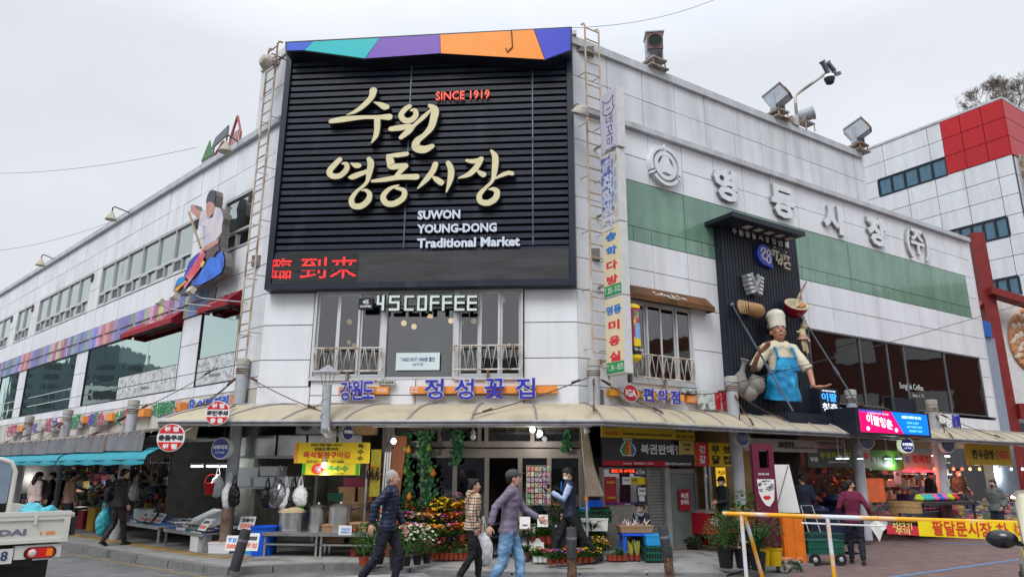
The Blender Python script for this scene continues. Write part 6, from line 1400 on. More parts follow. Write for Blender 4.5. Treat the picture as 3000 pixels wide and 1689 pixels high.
#  pillars rising through the canopies, with guy ropes
def pillar(label,P,px,py,off,r=.12,cap=True,lower=None,guys=(),z0=0):
 u,z=P.hit(px,py,off);z+=0
 t=T('pillar',label,'pillar',F(P,u,.12,off));z-=0
 mp_=mat('pillar_paint',(.38,.40,.43),ro=.5,var=.12,dirt=(.25,.14,.08,.5))
 if not z0: mb=MB();mb.lt([(r,0),(r,.9)],n=16);mb.bd('lower_shaft',lower or mp_,t,sm=1)
 mb=MB();mb.lt([(r,z0 or .9),(r,z-.12-.12)],n=16);mb.bd('shaft',mp_,t,sm=1)
 mb=MB();mb.lt([(r*1.12,z-.12-.12),(r*1.12,z-.12),(r*.7,z-.10),(0,z-.10)],n=14);mb.bd('cap',mat('pillar_cap',(.42,.40,.36),dirt=(.25,.14,.08,.5)),t,sm=1)
 mb=MB()
 for k in rg_(3): mb.tb([(r*1.06*cos(a),r*1.06*sin(a),z-.33-.045*k) for a in [2*PI*i/12 for i in rg_(13)]],.016,4)
 mb.bd('wire_binding',M_RUST,t);top=P.W(u,z-.3,off)
 gx=sorted(proj(g)[0] for g in guys)
 for g in guys:
  pos_=[['only'],['left','right'],['leftmost','middle','rightmost']][len(guys)-1][gx.index(proj(g)[0])]
  a,b_=Vector(top),Vector(g);mb=MB();mb.tb([tu_(a+(b_-a)*i/6+V_((0,0,-.05*sin(PI*i/6)))) for i in rg_(7)],.010,4)
  for q in (.12,.85): m_=a+(b_-a)*q;mb.tb([tu_(m_),tu_(m_+(b_-a).normalized()*.2)],.022,5)
  o=mb.bd('guy_rope',mat('rusty_rope',(.10,.05,.035),ro=.8),None);tag(o,pos_+' rusty guy rope of the '+label.split(',')[0],'rope')
 return t
ed=lambda P,x,y,o=CO:P.W(*P.hit(x,y,o),o)
MRU=mat('rusty_lower_pillar',(.24,.17,.13),ro=.7,var=.2,scale=3,col2=(.10,.045,.025));MTAN=mat('tan_lower_pillar',(.42,.30,.18),ro=.6,var=.1)
pillar('pillar at the left end of the chamfer, rusty below',PL,714,1052,.15,.12,lower=MRU,guys=[ed(PL,560,1200,.9),ed(PL,520,1240,1.2),ed(PC,940,1203,.9)])
pillar('pillar cap beside the vertical signs',PR,1738,1055,.25,.12,z0=2.75,guys=[ed(PC,1385,1215,CO),ed(PR,1945,1210,.9),ed(PR,1740,1200,1)])
pillar('pillar left of the black panel, tan below',PR,2141,1104,.50,.13,lower=MTAN,guys=[ed(PR,2205,1240,1.2),ed(PR,2000,1150,.1),ed(PR,2300,1230,1.1)])
pillar('pillar behind the LED screen box',PR,2490,1143,.6,.13,guys=[ed(PR,2595,1197,1.2)])
pillar('pillar in front of the far dark glazing',PR,2727,1172,.6,.14,lower=mat('red_grey_pillar',(.14,.07,.07),ro=.6),guys=[ed(PR,2945,1285,1.2),ed(PR,2790,1280,1.2),ed(PR,2700,1160,.3)])
pillar('left wing pillar nearest the corner',PL,393,1172,.75,.12,guys=[ed(PL,270,1275,1.4),ed(PL,220,1290,1.7),ed(PL,640,1075,.1)])
pillar('second left wing pillar from the corner',PL,201,1200,.75,.12,guys=[ed(PL,95,1300,1.7),ed(PL,60,1280,1.5)])
pillar('third left wing pillar from the corner',PL,88,1218,.75,.12,guys=[ed(PL,10,1300,1.6)])
u,z=PC.hit(963,1068,1.3);t=T('flue_pipe','spiral silver flue pipe with a conical cap rising through the corner canopy','pipe',F(PC,u,2.3,1.3));hh=z-2.3
mb=MB();mb.tb([(.02,0,.15),(0,0,hh-.38)],.085,14);mb.ell((.02,0,.15),(.09,.09,.1),10,8);mb.tb([(.02,0,.12),(-.02,.3,.05),(-.05,.8,.1)],.085,10);mb.bd('pipe',M_GALV,t,sm=1)
mb=MB();mb.tb([(.088*cos(a*2),.088*sin(a*2),.2+a*.085) for a in [i*.35 for i in rg_(int((hh-.75)/.085/.35)+1)]],.007,4);mb.bd('spiral_seam',mat('seam_grey',(.3,.32,.34),metal=.4),t)
mb=MB();mb.lt([(.23,hh-.17),(.24,hh-.16),(.05,hh-.02),(0,hh)],n=18);mb.bd('cap',M_GALV,t,sm=1);mb=MB();[mb.tb([(.08*cos(a),.08*sin(a),hh-.42),(.14*cos(a),.14*sin(a),hh-.15)],.006,4) for a in (0,1.57,3.14,4.71)];mb.bd('cap_legs',M_RUST,t)
#  round warning signs
def disc(label,P,px,py,off,r_px,rows,red=True):
 u,z=P.hit(px,py,off);p=P.W(u,z,off);r=sizeat(p,r_px);t=T('round_warning_sign',label,'sign',(p,R(2)),group=None)
 C_=lambda rr,n=32:[(rr*cos(2*PI*i/n),rr*sin(2*PI*i/n)) for i in rg_(n)]
 mb=MB();mb.pz(C_(r),0,.03);mb.bd('plate',M_WHITE,t)
 mr=mat('warning_red',(.62,.02,.025),ro=.4)
 for q in (1,-1):
  rr=r*.95;a0=math.asin(.33);pts=[(rr*cos(a0+(PI-2*a0)*i/16),q*rr*sin(a0+(PI-2*a0)*i/16)) for i in rg_(17)];mb=MB();mb.pz(pts,-.006,-.001);mb.bd('red_segment',mr,t)
 for s_,zz,w_,h_,m in rows:
  mb=MB();pgl(mb,s_,0,zz*r,w_*r,h_*r,y=-.007,d=.003,bold=.05);mb.bd('lettering',m,t)
 mb=MB();mb.tb([(0,.03,0),(.1,.6,.2)],.02,5);mb.bd('bracket',M_RUST,t)
disc('red and white round warning sign hung on the canopy end, upper of the two',PC,637,1209,1.35,35,[('위 험',.60,1.05,.40,M_WHITE),('회전주의',0,1.75,.42,M_BLK),('충 돌',-.62,1.05,.40,M_WHITE)])
disc('red and white round warning sign over the teal awning, lower of the two',PL,500,1281,1.95,40,[('위 험',.62,1.05,.38,M_WHITE),('충돌주의',0,1.75,.40,M_BLK),('위 험',-.62,1.05,.38,M_WHITE)])
#  ground
M_ASPH=mat('worn_asphalt',(.15,.148,.148),ro=.85,var=.12,scale=1.5,bump=.5,bscale=70,col2=(.115,.114,.116),dirt=(.24,.225,.20,.7))
M_WALK=mat('grey_pavement',(.27,.262,.25),ro=.85,var=.12,scale=1.2,bump=.3,bscale=50,dirt=(.11,.10,.09,.95))
M_KERB=mat('kerb_granite',(.17,.17,.17),ro=.8,var=.15,scale=6,rn=.15,dirt=(.07,.07,.07,.6))
mb=MB();mb.add([(-160,-120,0),(160,-120,0),(160,200,0),(-160,200,0)],[(0,1,2,3)]);struct(mb.bd('road',M_ASPH))
KP=[(-250,1545,.12),(20,1568,.12),(180,1590,.12),(402,1627,.12),(495,1640,.12),(600,1655,.12),(670,1662,.12),(800,1655,.12),(950,1650,.11),(1080,1662,.05),(1200,1668,.035),(1500,1676,.035),(1895,1677,.035),(2130,1682,.035),(2240,1650,.02),(2330,1625,.012)]
kp=[(*ground(x,y,z)[:2],z) for x,y,z in KP]
in_=[]
for i,(x,y,z) in en_(kp):
 in_.append((x+(.0 if i>3 else -.3),y+1.3,.12 if i<14 else .012))
far=[(F_[0][0],F_[0][1],.12) for F_ in ()]
mb=MB();n=len(kp);back=[(x*1.0,max(y,0)+26 if i<4 else y+24,.12 if i<13 else .014) for i,(x,y,z) in en_(kp)]
mb.add([p for p in kp]+in_+back,[(i,i+1,n+i+1,n+i) for i in rg_(n-1)]+[(n+i,n+i+1,2*n+i+1,2*n+i) for i in rg_(n-1)])
WALK=struct(mb.bd('sidewalk',M_WALK))
for i in rg_(13):
 a,b_=Vector(kp[i]),Vector(kp[i+1]);L_=(b_-a).length;m_=max(1,int(L_/1.0));d=(b_-a)/m_;nn=V_((-d.y,d.x,0)).normalized()*.16
 for k in rg_(m_):
  p,q=a+d*(k+.012),a+d*(k+.988);mb=MB();hz_=max(p.z,.03)
  mb.add([tu_(p-nn*.1),tu_(q-nn*.1),tu_(q+nn),tu_(p+nn)],[])
  vs=[(p.x-nn.x*.12,p.y-nn.y*.12,-.02),(q.x-nn.x*.12,q.y-nn.y*.12,-.02),(q.x+nn.x,q.y+nn.y,-.02),(p.x+nn.x,p.y+nn.y,-.02),(p.x-nn.x*.06,p.y-nn.y*.06,hz_+.006),(q.x-nn.x*.06,q.y-nn.y*.06,hz_+.006),(q.x+nn.x,q.y+nn.y,hz_+.008),(p.x+nn.x,p.y+nn.y,hz_+.008)]
  mb=MB();mb.add(vs,[(4,5,6,7),(0,1,5,4),(1,2,6,5),(3,0,4,7),(2,3,7,6)]);mb.bd('kerb_stone',M_KERB,WALK)
M_TAC=mat('yellow_tactile_tile',(.36,.24,.08),ro=.8,var=.2,scale=6,rn=.25,dirt=(.2,.17,.12,.8))
ta=[Vector(ground(x,y,.12)) for x,y in ((150,1556),(330,1583),(470,1606),(590,1625),(730,1637))]
for a,b_ in zip(ta,ta[1:]):
 d=b_-a;m_=int(d.length/.33);d=d/m_;rz=math.atan2(d.y,d.x)
 for k in rg_(m_):
  p=a+d*(k+.5);mb=MB();mb.box((p.x,p.y,.122),(.315,.30,.008),rz=rz);mb.bd('tactile_tile',M_TAC,WALK)
m=mat('red_block_paving',(.20,.135,.122),ro=.85,var=.18,scale=2,bump=.3,bscale=60,dirt=(.13,.11,.105,.7))
N=m.node_tree.nodes;Lk=m.node_tree.links;bs=N['Principled BSDF'];br=N.new('ShaderNodeTexBrick');g=N.new('ShaderNodeNewGeometry');Lk.new(g.outputs['Position'],br.inputs['Vector']);br.inputs['Scale'].default_value=4.2;br.inputs['Mortar Size'].default_value=.03;br.inputs['Color1'].default_value=(1,1,1,1);br.inputs['Color2'].default_value=(.8,.8,.82,1);br.inputs['Mortar'].default_value=(.55,.55,.55,1)
src=bs.inputs['Base Color'].links[0].from_socket;mx=N.new('ShaderNodeMix');mx.data_type='RGBA';mx.blend_type='MULTIPLY';mx.inputs[0].default_value=1;Lk.new(src,mx.inputs[6]);Lk.new(br.outputs[0],mx.inputs[7]);Lk.new(mx.outputs[2],bs.inputs['Base Color'])
rp=[ground(x,y,0)[:2] for x,y in ((2290,1730),(2330,1640),(2480,1600),(2700,1570),(3300,1515))]
mb=MB();mb.add([(rp[0][0],rp[0][1]-2,.016)]+[(x,y,.016) for x,y in rp]+[(40,-5,.016),(6,-5,.016)],[(0,1,2,3,4,5,6,7)][:0]+[(0,7,6,5,4,3,2,1)]);struct(mb.bd('red_paving',m))
M_BL=mat('blue_road_paint',(.10,.22,.40),ro=.8,var=.2,scale=5,dirt=(.16,.13,.12,.9))
def gline(name,a,b_,w,m,z=.02):
 a,b_=Vector(ground(*a,z)),Vector(ground(*b_,z));d=(b_-a).normalized();nn=V_((-d.y,d.x,0))*w/2;mb=MB();mb.add([tu_(a-nn),tu_(b_-nn),tu_(b_+nn),tu_(a+nn)],[(0,1,2,3)]);return struct(mb.bd(name,m))
gline('blue_road_line',(2590,1692),(3010,1633),.09,M_BL);gline('blue_road_line',(2590,1586),(3010,1597),.10,M_BL)
gline('yellow_road_line',(190,1620),(700,1705),.10,mat('worn_yellow_paint',(.22,.17,.09),ro=.85,var=.3,scale=8,dirt=(.12,.12,.12,.9)),.004)
gline('crossing_stripe',(830,1700),(1250,1682),.45,mat('worn_white_paint',(.34,.34,.34),ro=.85,var=.2,scale=7,dirt=(.14,.14,.14,.9)),.004)
g0=G(1685,1668,.035);t=T('drain_grate','dark rusted drain grate set in the pavement beside the middle bollard','grate',((g0[0],g0[1],.045),R(3)))
mb=MB();mb.b(-.33,.33,-.16,-.14,0,.02);mb.b(-.33,.33,.14,.16,0,.02);mb.b(-.33,-.31,-.14,.14,0,.02);mb.b(.31,.33,-.14,.14,0,.02);mb.bd('frame',M_RUST,t)
for k in rg_(14): mb=MB();mb.b(-.30+.043*k,-.28+.043*k,-.14,.14,.0,.018);mb.bd('bar',mat('grate_bar',(.05,.045,.04)),t)
mb=MB();mb.b(-.31,.31,-.14,.14,-.03,-.01);mb.bd('pit',M_BLK,t)
mb=MB()
for k in rg_(160):
 x,y,_=ground(rnd.uniform(200,2100),rnd.uniform(1672,1700) if rnd.random()<.7 else rnd.uniform(1660,1676),0);s_=rnd.uniform(.008,.03);mb.box((x,y,.005),(s_,s_*.7,.008),rz=rnd.uniform(0,3),mi=0)
stuff(mb.bd('street_grit',mat('pale_grit',(.30,.27,.22),var=.4,scale=30)),'scattered pale grit and litter crumbs along the kerb gutter','litter')
#  buildings across the street (behind the camera) seen in reflections
def backblock(label,x,y,w,d,h,m,floors,cols,mw,rz):
 if abs(rz)>1: w,d=max(w,d),min(w,d)
 t=T('apartment_block',label,'building',((x,y,0),rz));mb=MB();mb.b(-w/2,w/2,-d/2,d/2,0,h);mb.bd('wall',m,t)
 mb=MB()
 for i in rg_(floors):
  for j in rg_(cols): [mb.b(-w/2+w*(j+.2)/cols,-w/2+w*(j+.8)/cols,q*d/2-.06,q*d/2+.06,h*(i+.3)/floors,h*(i+.75)/floors) for q in (-1,1)]
 mb.bd('windows',mw,t);mb=MB();mb.b(-w*.2,w*.2,-d*.3,d*.3,h,h+3);mb.bd('stair_head',m,t)
mwh=mat('far_white_wall',(.60,.60,.58));mwb=mat('far_window',(.05,.06,.07),ro=.2)
backblock('white apartment block across the side street, mirrored in the green windows',-78,30,14,44,10.5,mwh,5,4,mwb,PI/2)
backblock('dark tower across the side street, mirrored in the far green windows',-100,62,16,18,16,mat('far_grey_wall',(.10,.13,.14)),12,5,mwb,PI/2)
backblock('low grey shop house behind the photographer, mirrored in the cafe windows',-4,-42,40,10,9.5,mat('far_grey_house',(.16,.17,.19)),4,9,mwb,0)
backblock('brick shop house with white windows across the lane, mirrored in the dark glazing',52,24,40,12,12.5,mat('far_brick_wall',(.16,.06,.045)),3,9,mat('far_white_window',(.5,.5,.48)),-PI/2)
#  shop fronts
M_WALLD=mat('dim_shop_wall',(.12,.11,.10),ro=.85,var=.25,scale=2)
GF=T('ground_floor_shops','recessed dim ground floor shop bays under the canopies of the market hall','shop bays',F(PC,3,0,-2))
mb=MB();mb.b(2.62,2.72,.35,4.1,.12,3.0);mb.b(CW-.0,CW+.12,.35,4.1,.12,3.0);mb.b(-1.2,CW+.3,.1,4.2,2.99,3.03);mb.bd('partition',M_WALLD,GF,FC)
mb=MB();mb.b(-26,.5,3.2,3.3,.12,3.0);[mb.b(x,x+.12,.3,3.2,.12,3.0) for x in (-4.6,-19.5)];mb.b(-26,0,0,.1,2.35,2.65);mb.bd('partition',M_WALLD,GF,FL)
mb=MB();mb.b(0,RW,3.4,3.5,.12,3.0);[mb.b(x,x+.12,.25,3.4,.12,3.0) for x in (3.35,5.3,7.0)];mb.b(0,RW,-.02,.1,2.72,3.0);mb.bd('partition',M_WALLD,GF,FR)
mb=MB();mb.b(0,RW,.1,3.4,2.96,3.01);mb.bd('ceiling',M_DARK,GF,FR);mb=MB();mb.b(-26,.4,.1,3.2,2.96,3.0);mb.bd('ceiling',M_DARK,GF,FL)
FS_=T('flower_shop_front','bronze framed glass front of the flower shop under the corner canopy, its door standing open','shop front',F(PC,4.7,.12,-.4));so=-.40
def Xc(px,y=1450): return PC.hit(px,y,so)[0]
fz=lambda py,px=1400:PC.hit(px,py,so)[1]
xs_=[Xc(1150),Xc(1238),Xc(1332),Xc(1426),Xc(1524),Xc(1610),Xc(1703)]
zt1=fz(1340);zt2=fz(1328);zm1=fz(1312)
mb=MB();d=.10
def fb(u0,u1,z0,z1,y=.40): mb.b(u0,u1,y-.05,y+.05,z0,z1)
fb(xs_[0]-.18,xs_[-1]+.1,zt1,zt2+.10,.395);fb(xs_[0]-.18,xs_[-1]+.1,zm1+.02,zm1+.14,.40);fb(xs_[0]-.18,xs_[-1]+.1,2.86,2.97)
for u in xs_: fb(u-.045,u+.045,.14,zt1) if abs(u-xs_[3])>1e9 or True else 0
for px in (1150,1288,1405,1425,1560,1703): u=Xc(px,1290);fb(u-.04,u+.04,zm1+.14,2.86)
fb(xs_[0],xs_[3],.14,.24);fb(xs_[4],xs_[6],.14,.24);fb(xs_[0]-.18,xs_[0]-.05,.12,2.97);fb(xs_[-1]+.05,xs_[-1]+.14,.12,2.97)
mb.bd('frame',M_BRNALU,FS_,FC)
for i in (0,1,2,4,5): piece('pane',FS_,FC,xs_[i]+.045,xs_[i+1]-.045,.40,.406,.24,zt1,M_GLD)
tx=[Xc(p,1290) for p in (1150,1288,1405)]+[Xc(p,1290) for p in (1425,1560,1703)]
for a,b_ in ((tx[0],tx[1]),(tx[1],tx[2]),(tx[3],tx[4]),(tx[4],tx[5])): piece('pane',FS_,FC,a+.04,b_-.04,.40,.406,zm1+.14,2.86,M_GLD)
mb=MB();mb.b(xs_[2]+.06,xs_[2]+.11,.33,.36,.95,1.2);mb.bd('door_handle',M_BLACK,FS_,FC)
COLB=[(.55,.50,.05),(.40,.12,.12),(.30,.20,.42),(.6,.6,.58),(.5,.45,.05),(.6,.2,.1)]
for k,px in en_((1440,1470,1490,1515,1535,1550,1585,1600,1640,1660)):
 u,z=PC.hit(px,1285,-.75);t=T('hanging_bag','bulging bag, number %d from the left, hanging in the upper flower shop window'%(k+1),'bag',F(PC,u,z,-.75),group='bags hanging in the upper flower shop window')
 mb=MB();mb.ell((0,0,0),(.12,.06,.17),10,7);mb.tb([(0,0,.14),(-.02,0,.24),(.02,0,.26)],[.06,.02,.02],6);mb.bd('bag_body',mat('bag_colour_%d'%(k%6),COLB[k%6],ro=.4,var=.3,scale=9),t,sm=1)
def board(label,P,FRM,bx,off,m,texts=(),d=.06,name='shop_board',cat='sign',frame=None,extra=None):
 u0,u1,z0,z1=pxbox(P,*bx,off);t=T(name,label,cat,F(P,(u0+u1)/2,z0,off));w=u1-u0;h=z1-z0
 mb=MB();mb.b(-w/2,w/2,0,d,0,h);mb.bd('board_body',m,t)
 if frame:
  mb=MB();f_=.03;mb.b(-w/2-f_,w/2+f_,-.012,d,h,h+f_);mb.b(-w/2-f_,w/2+f_,-.012,d,-f_,0);mb.b(-w/2-f_,-w/2,-.012,d,0,h);mb.b(w/2,w/2+f_,-.012,d,0,h);mb.bd('frame',frame,t)
 for i,(s_,fx,fz_,fw,fh,mm) in en_(texts):
  mb=MB();
  if s_=='#': mb.b(w*(fx-fw/2-.5),w*(fx+fw/2-.5),-.006,0,h*(fz_-fh/2),h*(fz_+fh/2));mb.bd('printed_panel',mm,t)
  else: pgl(mb,s_,w*(fx-.5),h*fz_,w*fw,h*fh,y=-.0065,d=.004,bold=.03);mb.bd('lettering',mm,t)
 return t,w,h
#  lottery shop on the right wing
M_LY=mat('lotto_yellow',(.62,.45,.03),var=.08);M_NB=mat('lotto_black',(.02,.02,.03),ro=.3);
t,w,h=board('black and red lottery shop fascia with a rainbow money bag under a yellow banner',PR,FR,(1766,1282,2034,1364),.02,M_NB,[('#',.34,.09,.68,.18,mat('lotto_red',(.42,.01,.03))),('복권판매점',.62,.60,.46,.36,M_WHITE),('남문시장 010-9557-7559',.80,.09,.30,.10,M_WHITE),('Lotto645   연금복권520   스피또',.36,.09,.32,.07,M_WHITE)])
for k,c in en_(((.02,.35,.08),(.75,.10,.02),(.85,.35,.02),(.02,.20,.65))):
 x0=-w*.5+w*(.205+.026*k);mb=MB();mb.pz([(x0,h*.38),(x0+w*.027,h*.38),(x0+w*.030+ (k-1.5)*.02,h*.62),(x0+w*.024-(k-1.5)*.03,h*.80),(x0+w*.026,h*.9),(x0,h*.9),(x0+.004-(k-1.5)*.03,h*.80),(x0+(k-1.5)*.03,h*.62)],-.012,-.006);mb.bd('rainbow_strip',mat('rainbow_%d'%k,c),t)
mb=MB();mb.tb([(-w*.5+w*a,-.013,h*b_) for a,b_ in ((.20,.36),(.175,.55),(.20,.74),(.225,.80),(.21,.93),(.30,.93),(.285,.80),(.31,.74),(.335,.55),(.31,.36),(.20,.36))],.012,5);mb.bd('bag_outline',M_WHITE,t)
board('long yellow lottery prize banner with red characters hung above the lottery fascia',PR,FR,(1762,1238,2034,1284),.06,M_LY,[('1등 당첨 (900회) 33억',.48,.78,.48,.42,M_RED),('즉석식복권: 2천만원(스피또1000), 1천1백만원 당첨',.47,.24,.52,.2,M_BLK),('2등 당첨 778회',.88,.60,.2,.22,M_BLK),('2등 당첨 755회',.88,.22,.2,.22,M_BLK),('Lotto',.10,.70,.10,.26,M_BLUEL),('로또전규점',.10,.24,.13,.24,M_RED)],d=.02,name='prize_banner',cat='banner')
board('yellow paper notices taped over the right end of the lottery fascia',PR,FR,(1990,1290,2033,1330),.10,mat('notice_yellow',(.50,.38,.10)),[('당첨',.5,.7,.5,.2,M_BLK),('1020',.5,.35,.4,.15,M_BLK)],d=.01,name='paper_notice',cat='notice')
board('red and yellow board reading Buseong chicken shop at the right of the lottery fascia',PR,FR,(2036,1296,2146,1364),.04,M_YEL,[('#',.18,.5,.36,1.0,M_RED),('경갈'[0],.18,.70,.17,.34,M_WHITE),('갈',.18,.28,.17,.34,M_WHITE),('부 성',.68,.72,.5,.36,M_BLK),('닭 집',.68,.27,.5,.38,M_BLK)])
_x=MB();_x.b(-1.2,2.62,1.9,2.0,.12,3.0);_x.b(-.35,-.27,1.0,1.9,.12,3.0);_x.b(.95,1.02,1.2,1.9,.12,3.0);_x.bd('stained_back_wall',mat('stained_wall',(.30,.29,.26),ro=.8,var=.2,scale=2,dirt=(.12,.11,.09,.7)),GF,FC)
t=T('lottery_window','lottery shop window with red posters, LED strip and purple mart sticker','shop front',F(PR,1.6,.12,-.2));
def rb(x0,x1,y0,y1,o=-.2): return pxbox(PR,x0,y0,x1,y1,o)
u0,u1,z0,z1=rb(1766,1895,1368,1482);u1=PR.hit(1945,1420,-.2)[0] if False else u1
mb=MB();mb.b(u0-.05,u1,.15,.25,.12,z0);mb.bd('sill_wall',mat('dull_cream_wall',(.30,.28,.24),ro=.8,var=.1),t,FR)
mb=MB();mb.b(u0-.05,u0,.15,.25,z0,z1);mb.b(u1-.04,u1+.03,.13,.27,.12,z1);mb.b(u0,u1,.17,.23,z1-.04,z1);mb.b(u0,u1,.17,.23,z0,z0+.03);mb.bd('frame',M_BRNALU,t,FR);piece('pane',t,FR,u0,u1-.04,.20,.206,z0+.03,z1-.04,M_GLC)
mb=MB();mb.b(u0-.1,u1+.1,1.0,1.05,.12,2.0);mb.bd('inner_wall',mat('office_back',(.28,.29,.28)),t,FR)
def stick(name,x0,y0,x1,y1,m,texts=(),o=-.185,par=None):
 a,b_,c,d_=pxbox(PR,x0,y0,x1,y1,o);mb=MB();mb.b(a,b_,-o,-o+.006,c,d_);ob=mb.bd(name,m,par or t,FR)
 for s_,fx,fz_,fw,fh,mm in texts: mb=MB();pgl(mb,s_,a+(b_-a)*fx,c+(d_-c)*fz_,(b_-a)*fw,(d_-c)*fh,y=-o-.001,d=.003,bold=.03);mb.bd('lettering',mm,ob,FR)
mrp=mat('poster_red',(.36,.015,.03),ro=.35,var=.1);mglow=mat('led_red_text',(1,.06,.02),emit=1.6,var=0)
stick('red_poster',1765,1395,1806,1472,mrp,[('1등 복권명당',.6,.78,.6,.08,M_YEL),('1등 복권명당',.6,.2,.6,.08,M_YEL)]);stick('led_strip',1788,1371,1862,1386,M_BLK,[('로또이 수이드',.5,.5,.95,.7,mglow)]);stick('atm_sticker',1860,1373,1890,1394,mat('atm_navy',(.02,.02,.10)),[('ATM',.5,.55,.9,.6,M_WHITE)])
stick('paper_notice',1824,1396,1848,1418,M_WHITE,[('1014',.5,.6,.7,.3,M_BLK)]);stick('paper_notice',1848,1396,1870,1419,M_LY,[('1007',.5,.6,.7,.3,M_BLK)]);stick('paper_notice',1870,1397,1890,1418,M_YEL);stick('paper_notice',1870,1427,1892,1449,M_WHITE,[('1036',.5,.6,.7,.3,M_BLK)]);stick('paper_notice',1873,1451,1889,1467,M_WHITE)
stick('purple_band',1768,1470,1896,1483,mat('mart_purple',(.09,.03,.22)),[('IGA',.40,.5,.12,.6,M_RED),('MART',.54,.5,.13,.4,M_WHITE)])
t=T('slatted_shutter','grey slatted roller shutter panel between the lottery window and the glass door','shutter',F(PR,2.2,.12,-.2));u0,u1,z0,z1=rb(1900,1942,1366,1560)
for k in rg_(26): z=.14+(z1-.14)*k/26;piece('slat',t,FR,u0,u1,.19+(k%2)*.006,.22,z,z+(z1-.14)/26-.012,mat('shutter_grey',(.22,.22,.21),ro=.5))
mb=MB();mb.b(u1,u1+.14,.1,.3,.12,z1);mb.b(u0,u1,.23,.25,.12,z1);mb.bd('jamb',mat('stone_jamb',(.30,.29,.27)),t,FR)
t=T('glass_door','tinted glass door with a red lottery banner beside the slatted shutter','door',F(PR,2.9,.12,-.2));u0,u1,z0,z1=rb(1956,2040,1372,1575);mb=MB();mb.b(u0,u0+.05,.15,.25,.12,z1);mb.b(u1-.05,u1,.15,.25,.12,z1);mb.b(u0,u1,.15,.25,z1-.1,z1);mb.b(u0,u1,.15,.25,.12,.22);mb.bd('frame',M_BRNALU,t,FR);piece('pane',t,FR,u0+.05,u1-.05,.2,.207,.22,z1-.1,mat('milky_green_glass',(.16,.19,.17),ro=.25,var=.15))
stick('red_banner',1990,1432,2022,1494,mat('poster_red',(.4,.02,.03)),[('복권',.5,.70,.7,.26,M_WHITE),('판매점',.5,.40,.75,.22,M_WHITE)],o=-.15,par=t)
mb=MB();[mb.tb([(u1+x,.0,.3),(u1+x+.02,.02,2.3)],.035,7) for x in (.12,.26)];t2=mb.bd('wall_pipes',M_GALV,t,FR)
t=T('chicken_shop_bay','dim chicken shop bay with a glowing yellow duck menu strip','shop front',F(PR,3.8,.12,-.2))
a,b_,c,d_=pxbox(PR,2103,1368,2128,1470,-.3);mb=MB();mb.b(a,b_,.3,.34,c-.1,d_);o=mb.bd('menu_strip',mat('menu_yellow',(.9,.55,.03),emit=.55,var=.05),t,FR)
for i,s_ in en_(('생오리','훈제오리','토종닭')): mb=MB();pgl(mb,s_,(a+b_)/2,d_-.12-.2*i,(b_-a)*.85,.10,y=-(-.299),d=.004,bold=.04);mb.bd('lettering',mat('menu_dark',(.12,.02,.01)),o,FR)
a,b_,c,d_=pxbox(PR,2073,1505,2240,1545,.25);mb=MB();mb.b(a,b_,-.25,.35,c-.1,d_+.04);mb.bd('red_counter',mat('counter_red',(.35,.01,.02),ro=.35),t,FR);mb=MB();mb.b(a,b_,-.3,.4,d_+.04,d_+.09);mb.bd('counter_top',mat('counter_tile',(.24,.23,.22),col2=(.30,.12,.1),scale=9),t,FR)
mb=MB();pgl(mb,'각종전문 생닭',a+(b_-a)*.30,(c+d_)/2,(b_-a)*.5,.16,y=-.252,d=.004,bold=.02);mb.bd('lettering',M_WHITE,t,FR)
t_,_,_=board('pale hanging board with youth mall ink lettering above the maroon board',PR,FR,(2170,1285,2392,1322),.35,mat('pale_board_dim',(.36,.34,.33)),[('이팔청춘',.60,.55,.17,.55,M_BLK),('푸드코트 / 아트&공예공방 / 디저트 카페',.82,.35,.28,.18,M_BLK),('28',.50,.55,.06,.45,M_BLK)])
board('dim grey board with yellow green Bugwang flower wholesaler letters',PR,FR,(2366,1312,2506,1368),.15,mat('dim_photo_board',(.09,.10,.09),var=.3,scale=4),[('부광화인메가',.60,.64,.72,.34,mat('lime_letter',(.40,.45,.05))),('부광',.12,.40,.16,.26,M_WHITE),('BUGWANG FINE MEGA',.6,.28,.4,.10,M_WHITE)])
board('small pale board with fine print tucked over the lime lettered board',PR,FR,(2390,1288,2468,1312),.2,mat('pale_board_dim',(.36,.34,.33)),[('인견금침·한방침구·전문매장',.5,.6,.9,.25,M_BLK),('침구류 할인 판매',.4,.22,.6,.2,M_RED)])
board('green passage board numbered ga-dong one beside the butcher sign',PR,FR,(2551,1318,2646,1376),.12,mat('passage_green',(.08,.22,.03),ro=.5),[('가동 1번',.14,.5,.2,.3,M_WHITE),('출입구',.62,.5,.50,.42,mat('dark_green_letter',(.01,.05,.02)))])
board('small white board with a red rooster print left of the green passage board',PR,FR,(2518,1310,2550,1370),.13,mat('pale_board_dim',(.36,.34,.33)),[('●',.6,.6,.5,.3,M_RED)])
board('cream butcher board with red jeongyukjeom letters over the red tube light',PR,FR,(2648,1325,2732,1376),.12,mat('butcher_board',(.50,.40,.36)),[('정육점',.60,.62,.62,.45,M_RED),('우리',.10,.55,.12,.5,MB_B),('255-7392',.6,.14,.4,.14,M_ORANGE)])
board('wide yellow restaurant board with dark and red letters at the far right end',PR,FR,(2834,1300,2962,1362),.1,mat('rest_yellow',(.55,.40,.03)),[('한우곱창',.35,.5,.5,.45,M_BLK),('순대국',.78,.5,.32,.45,M_RED)])
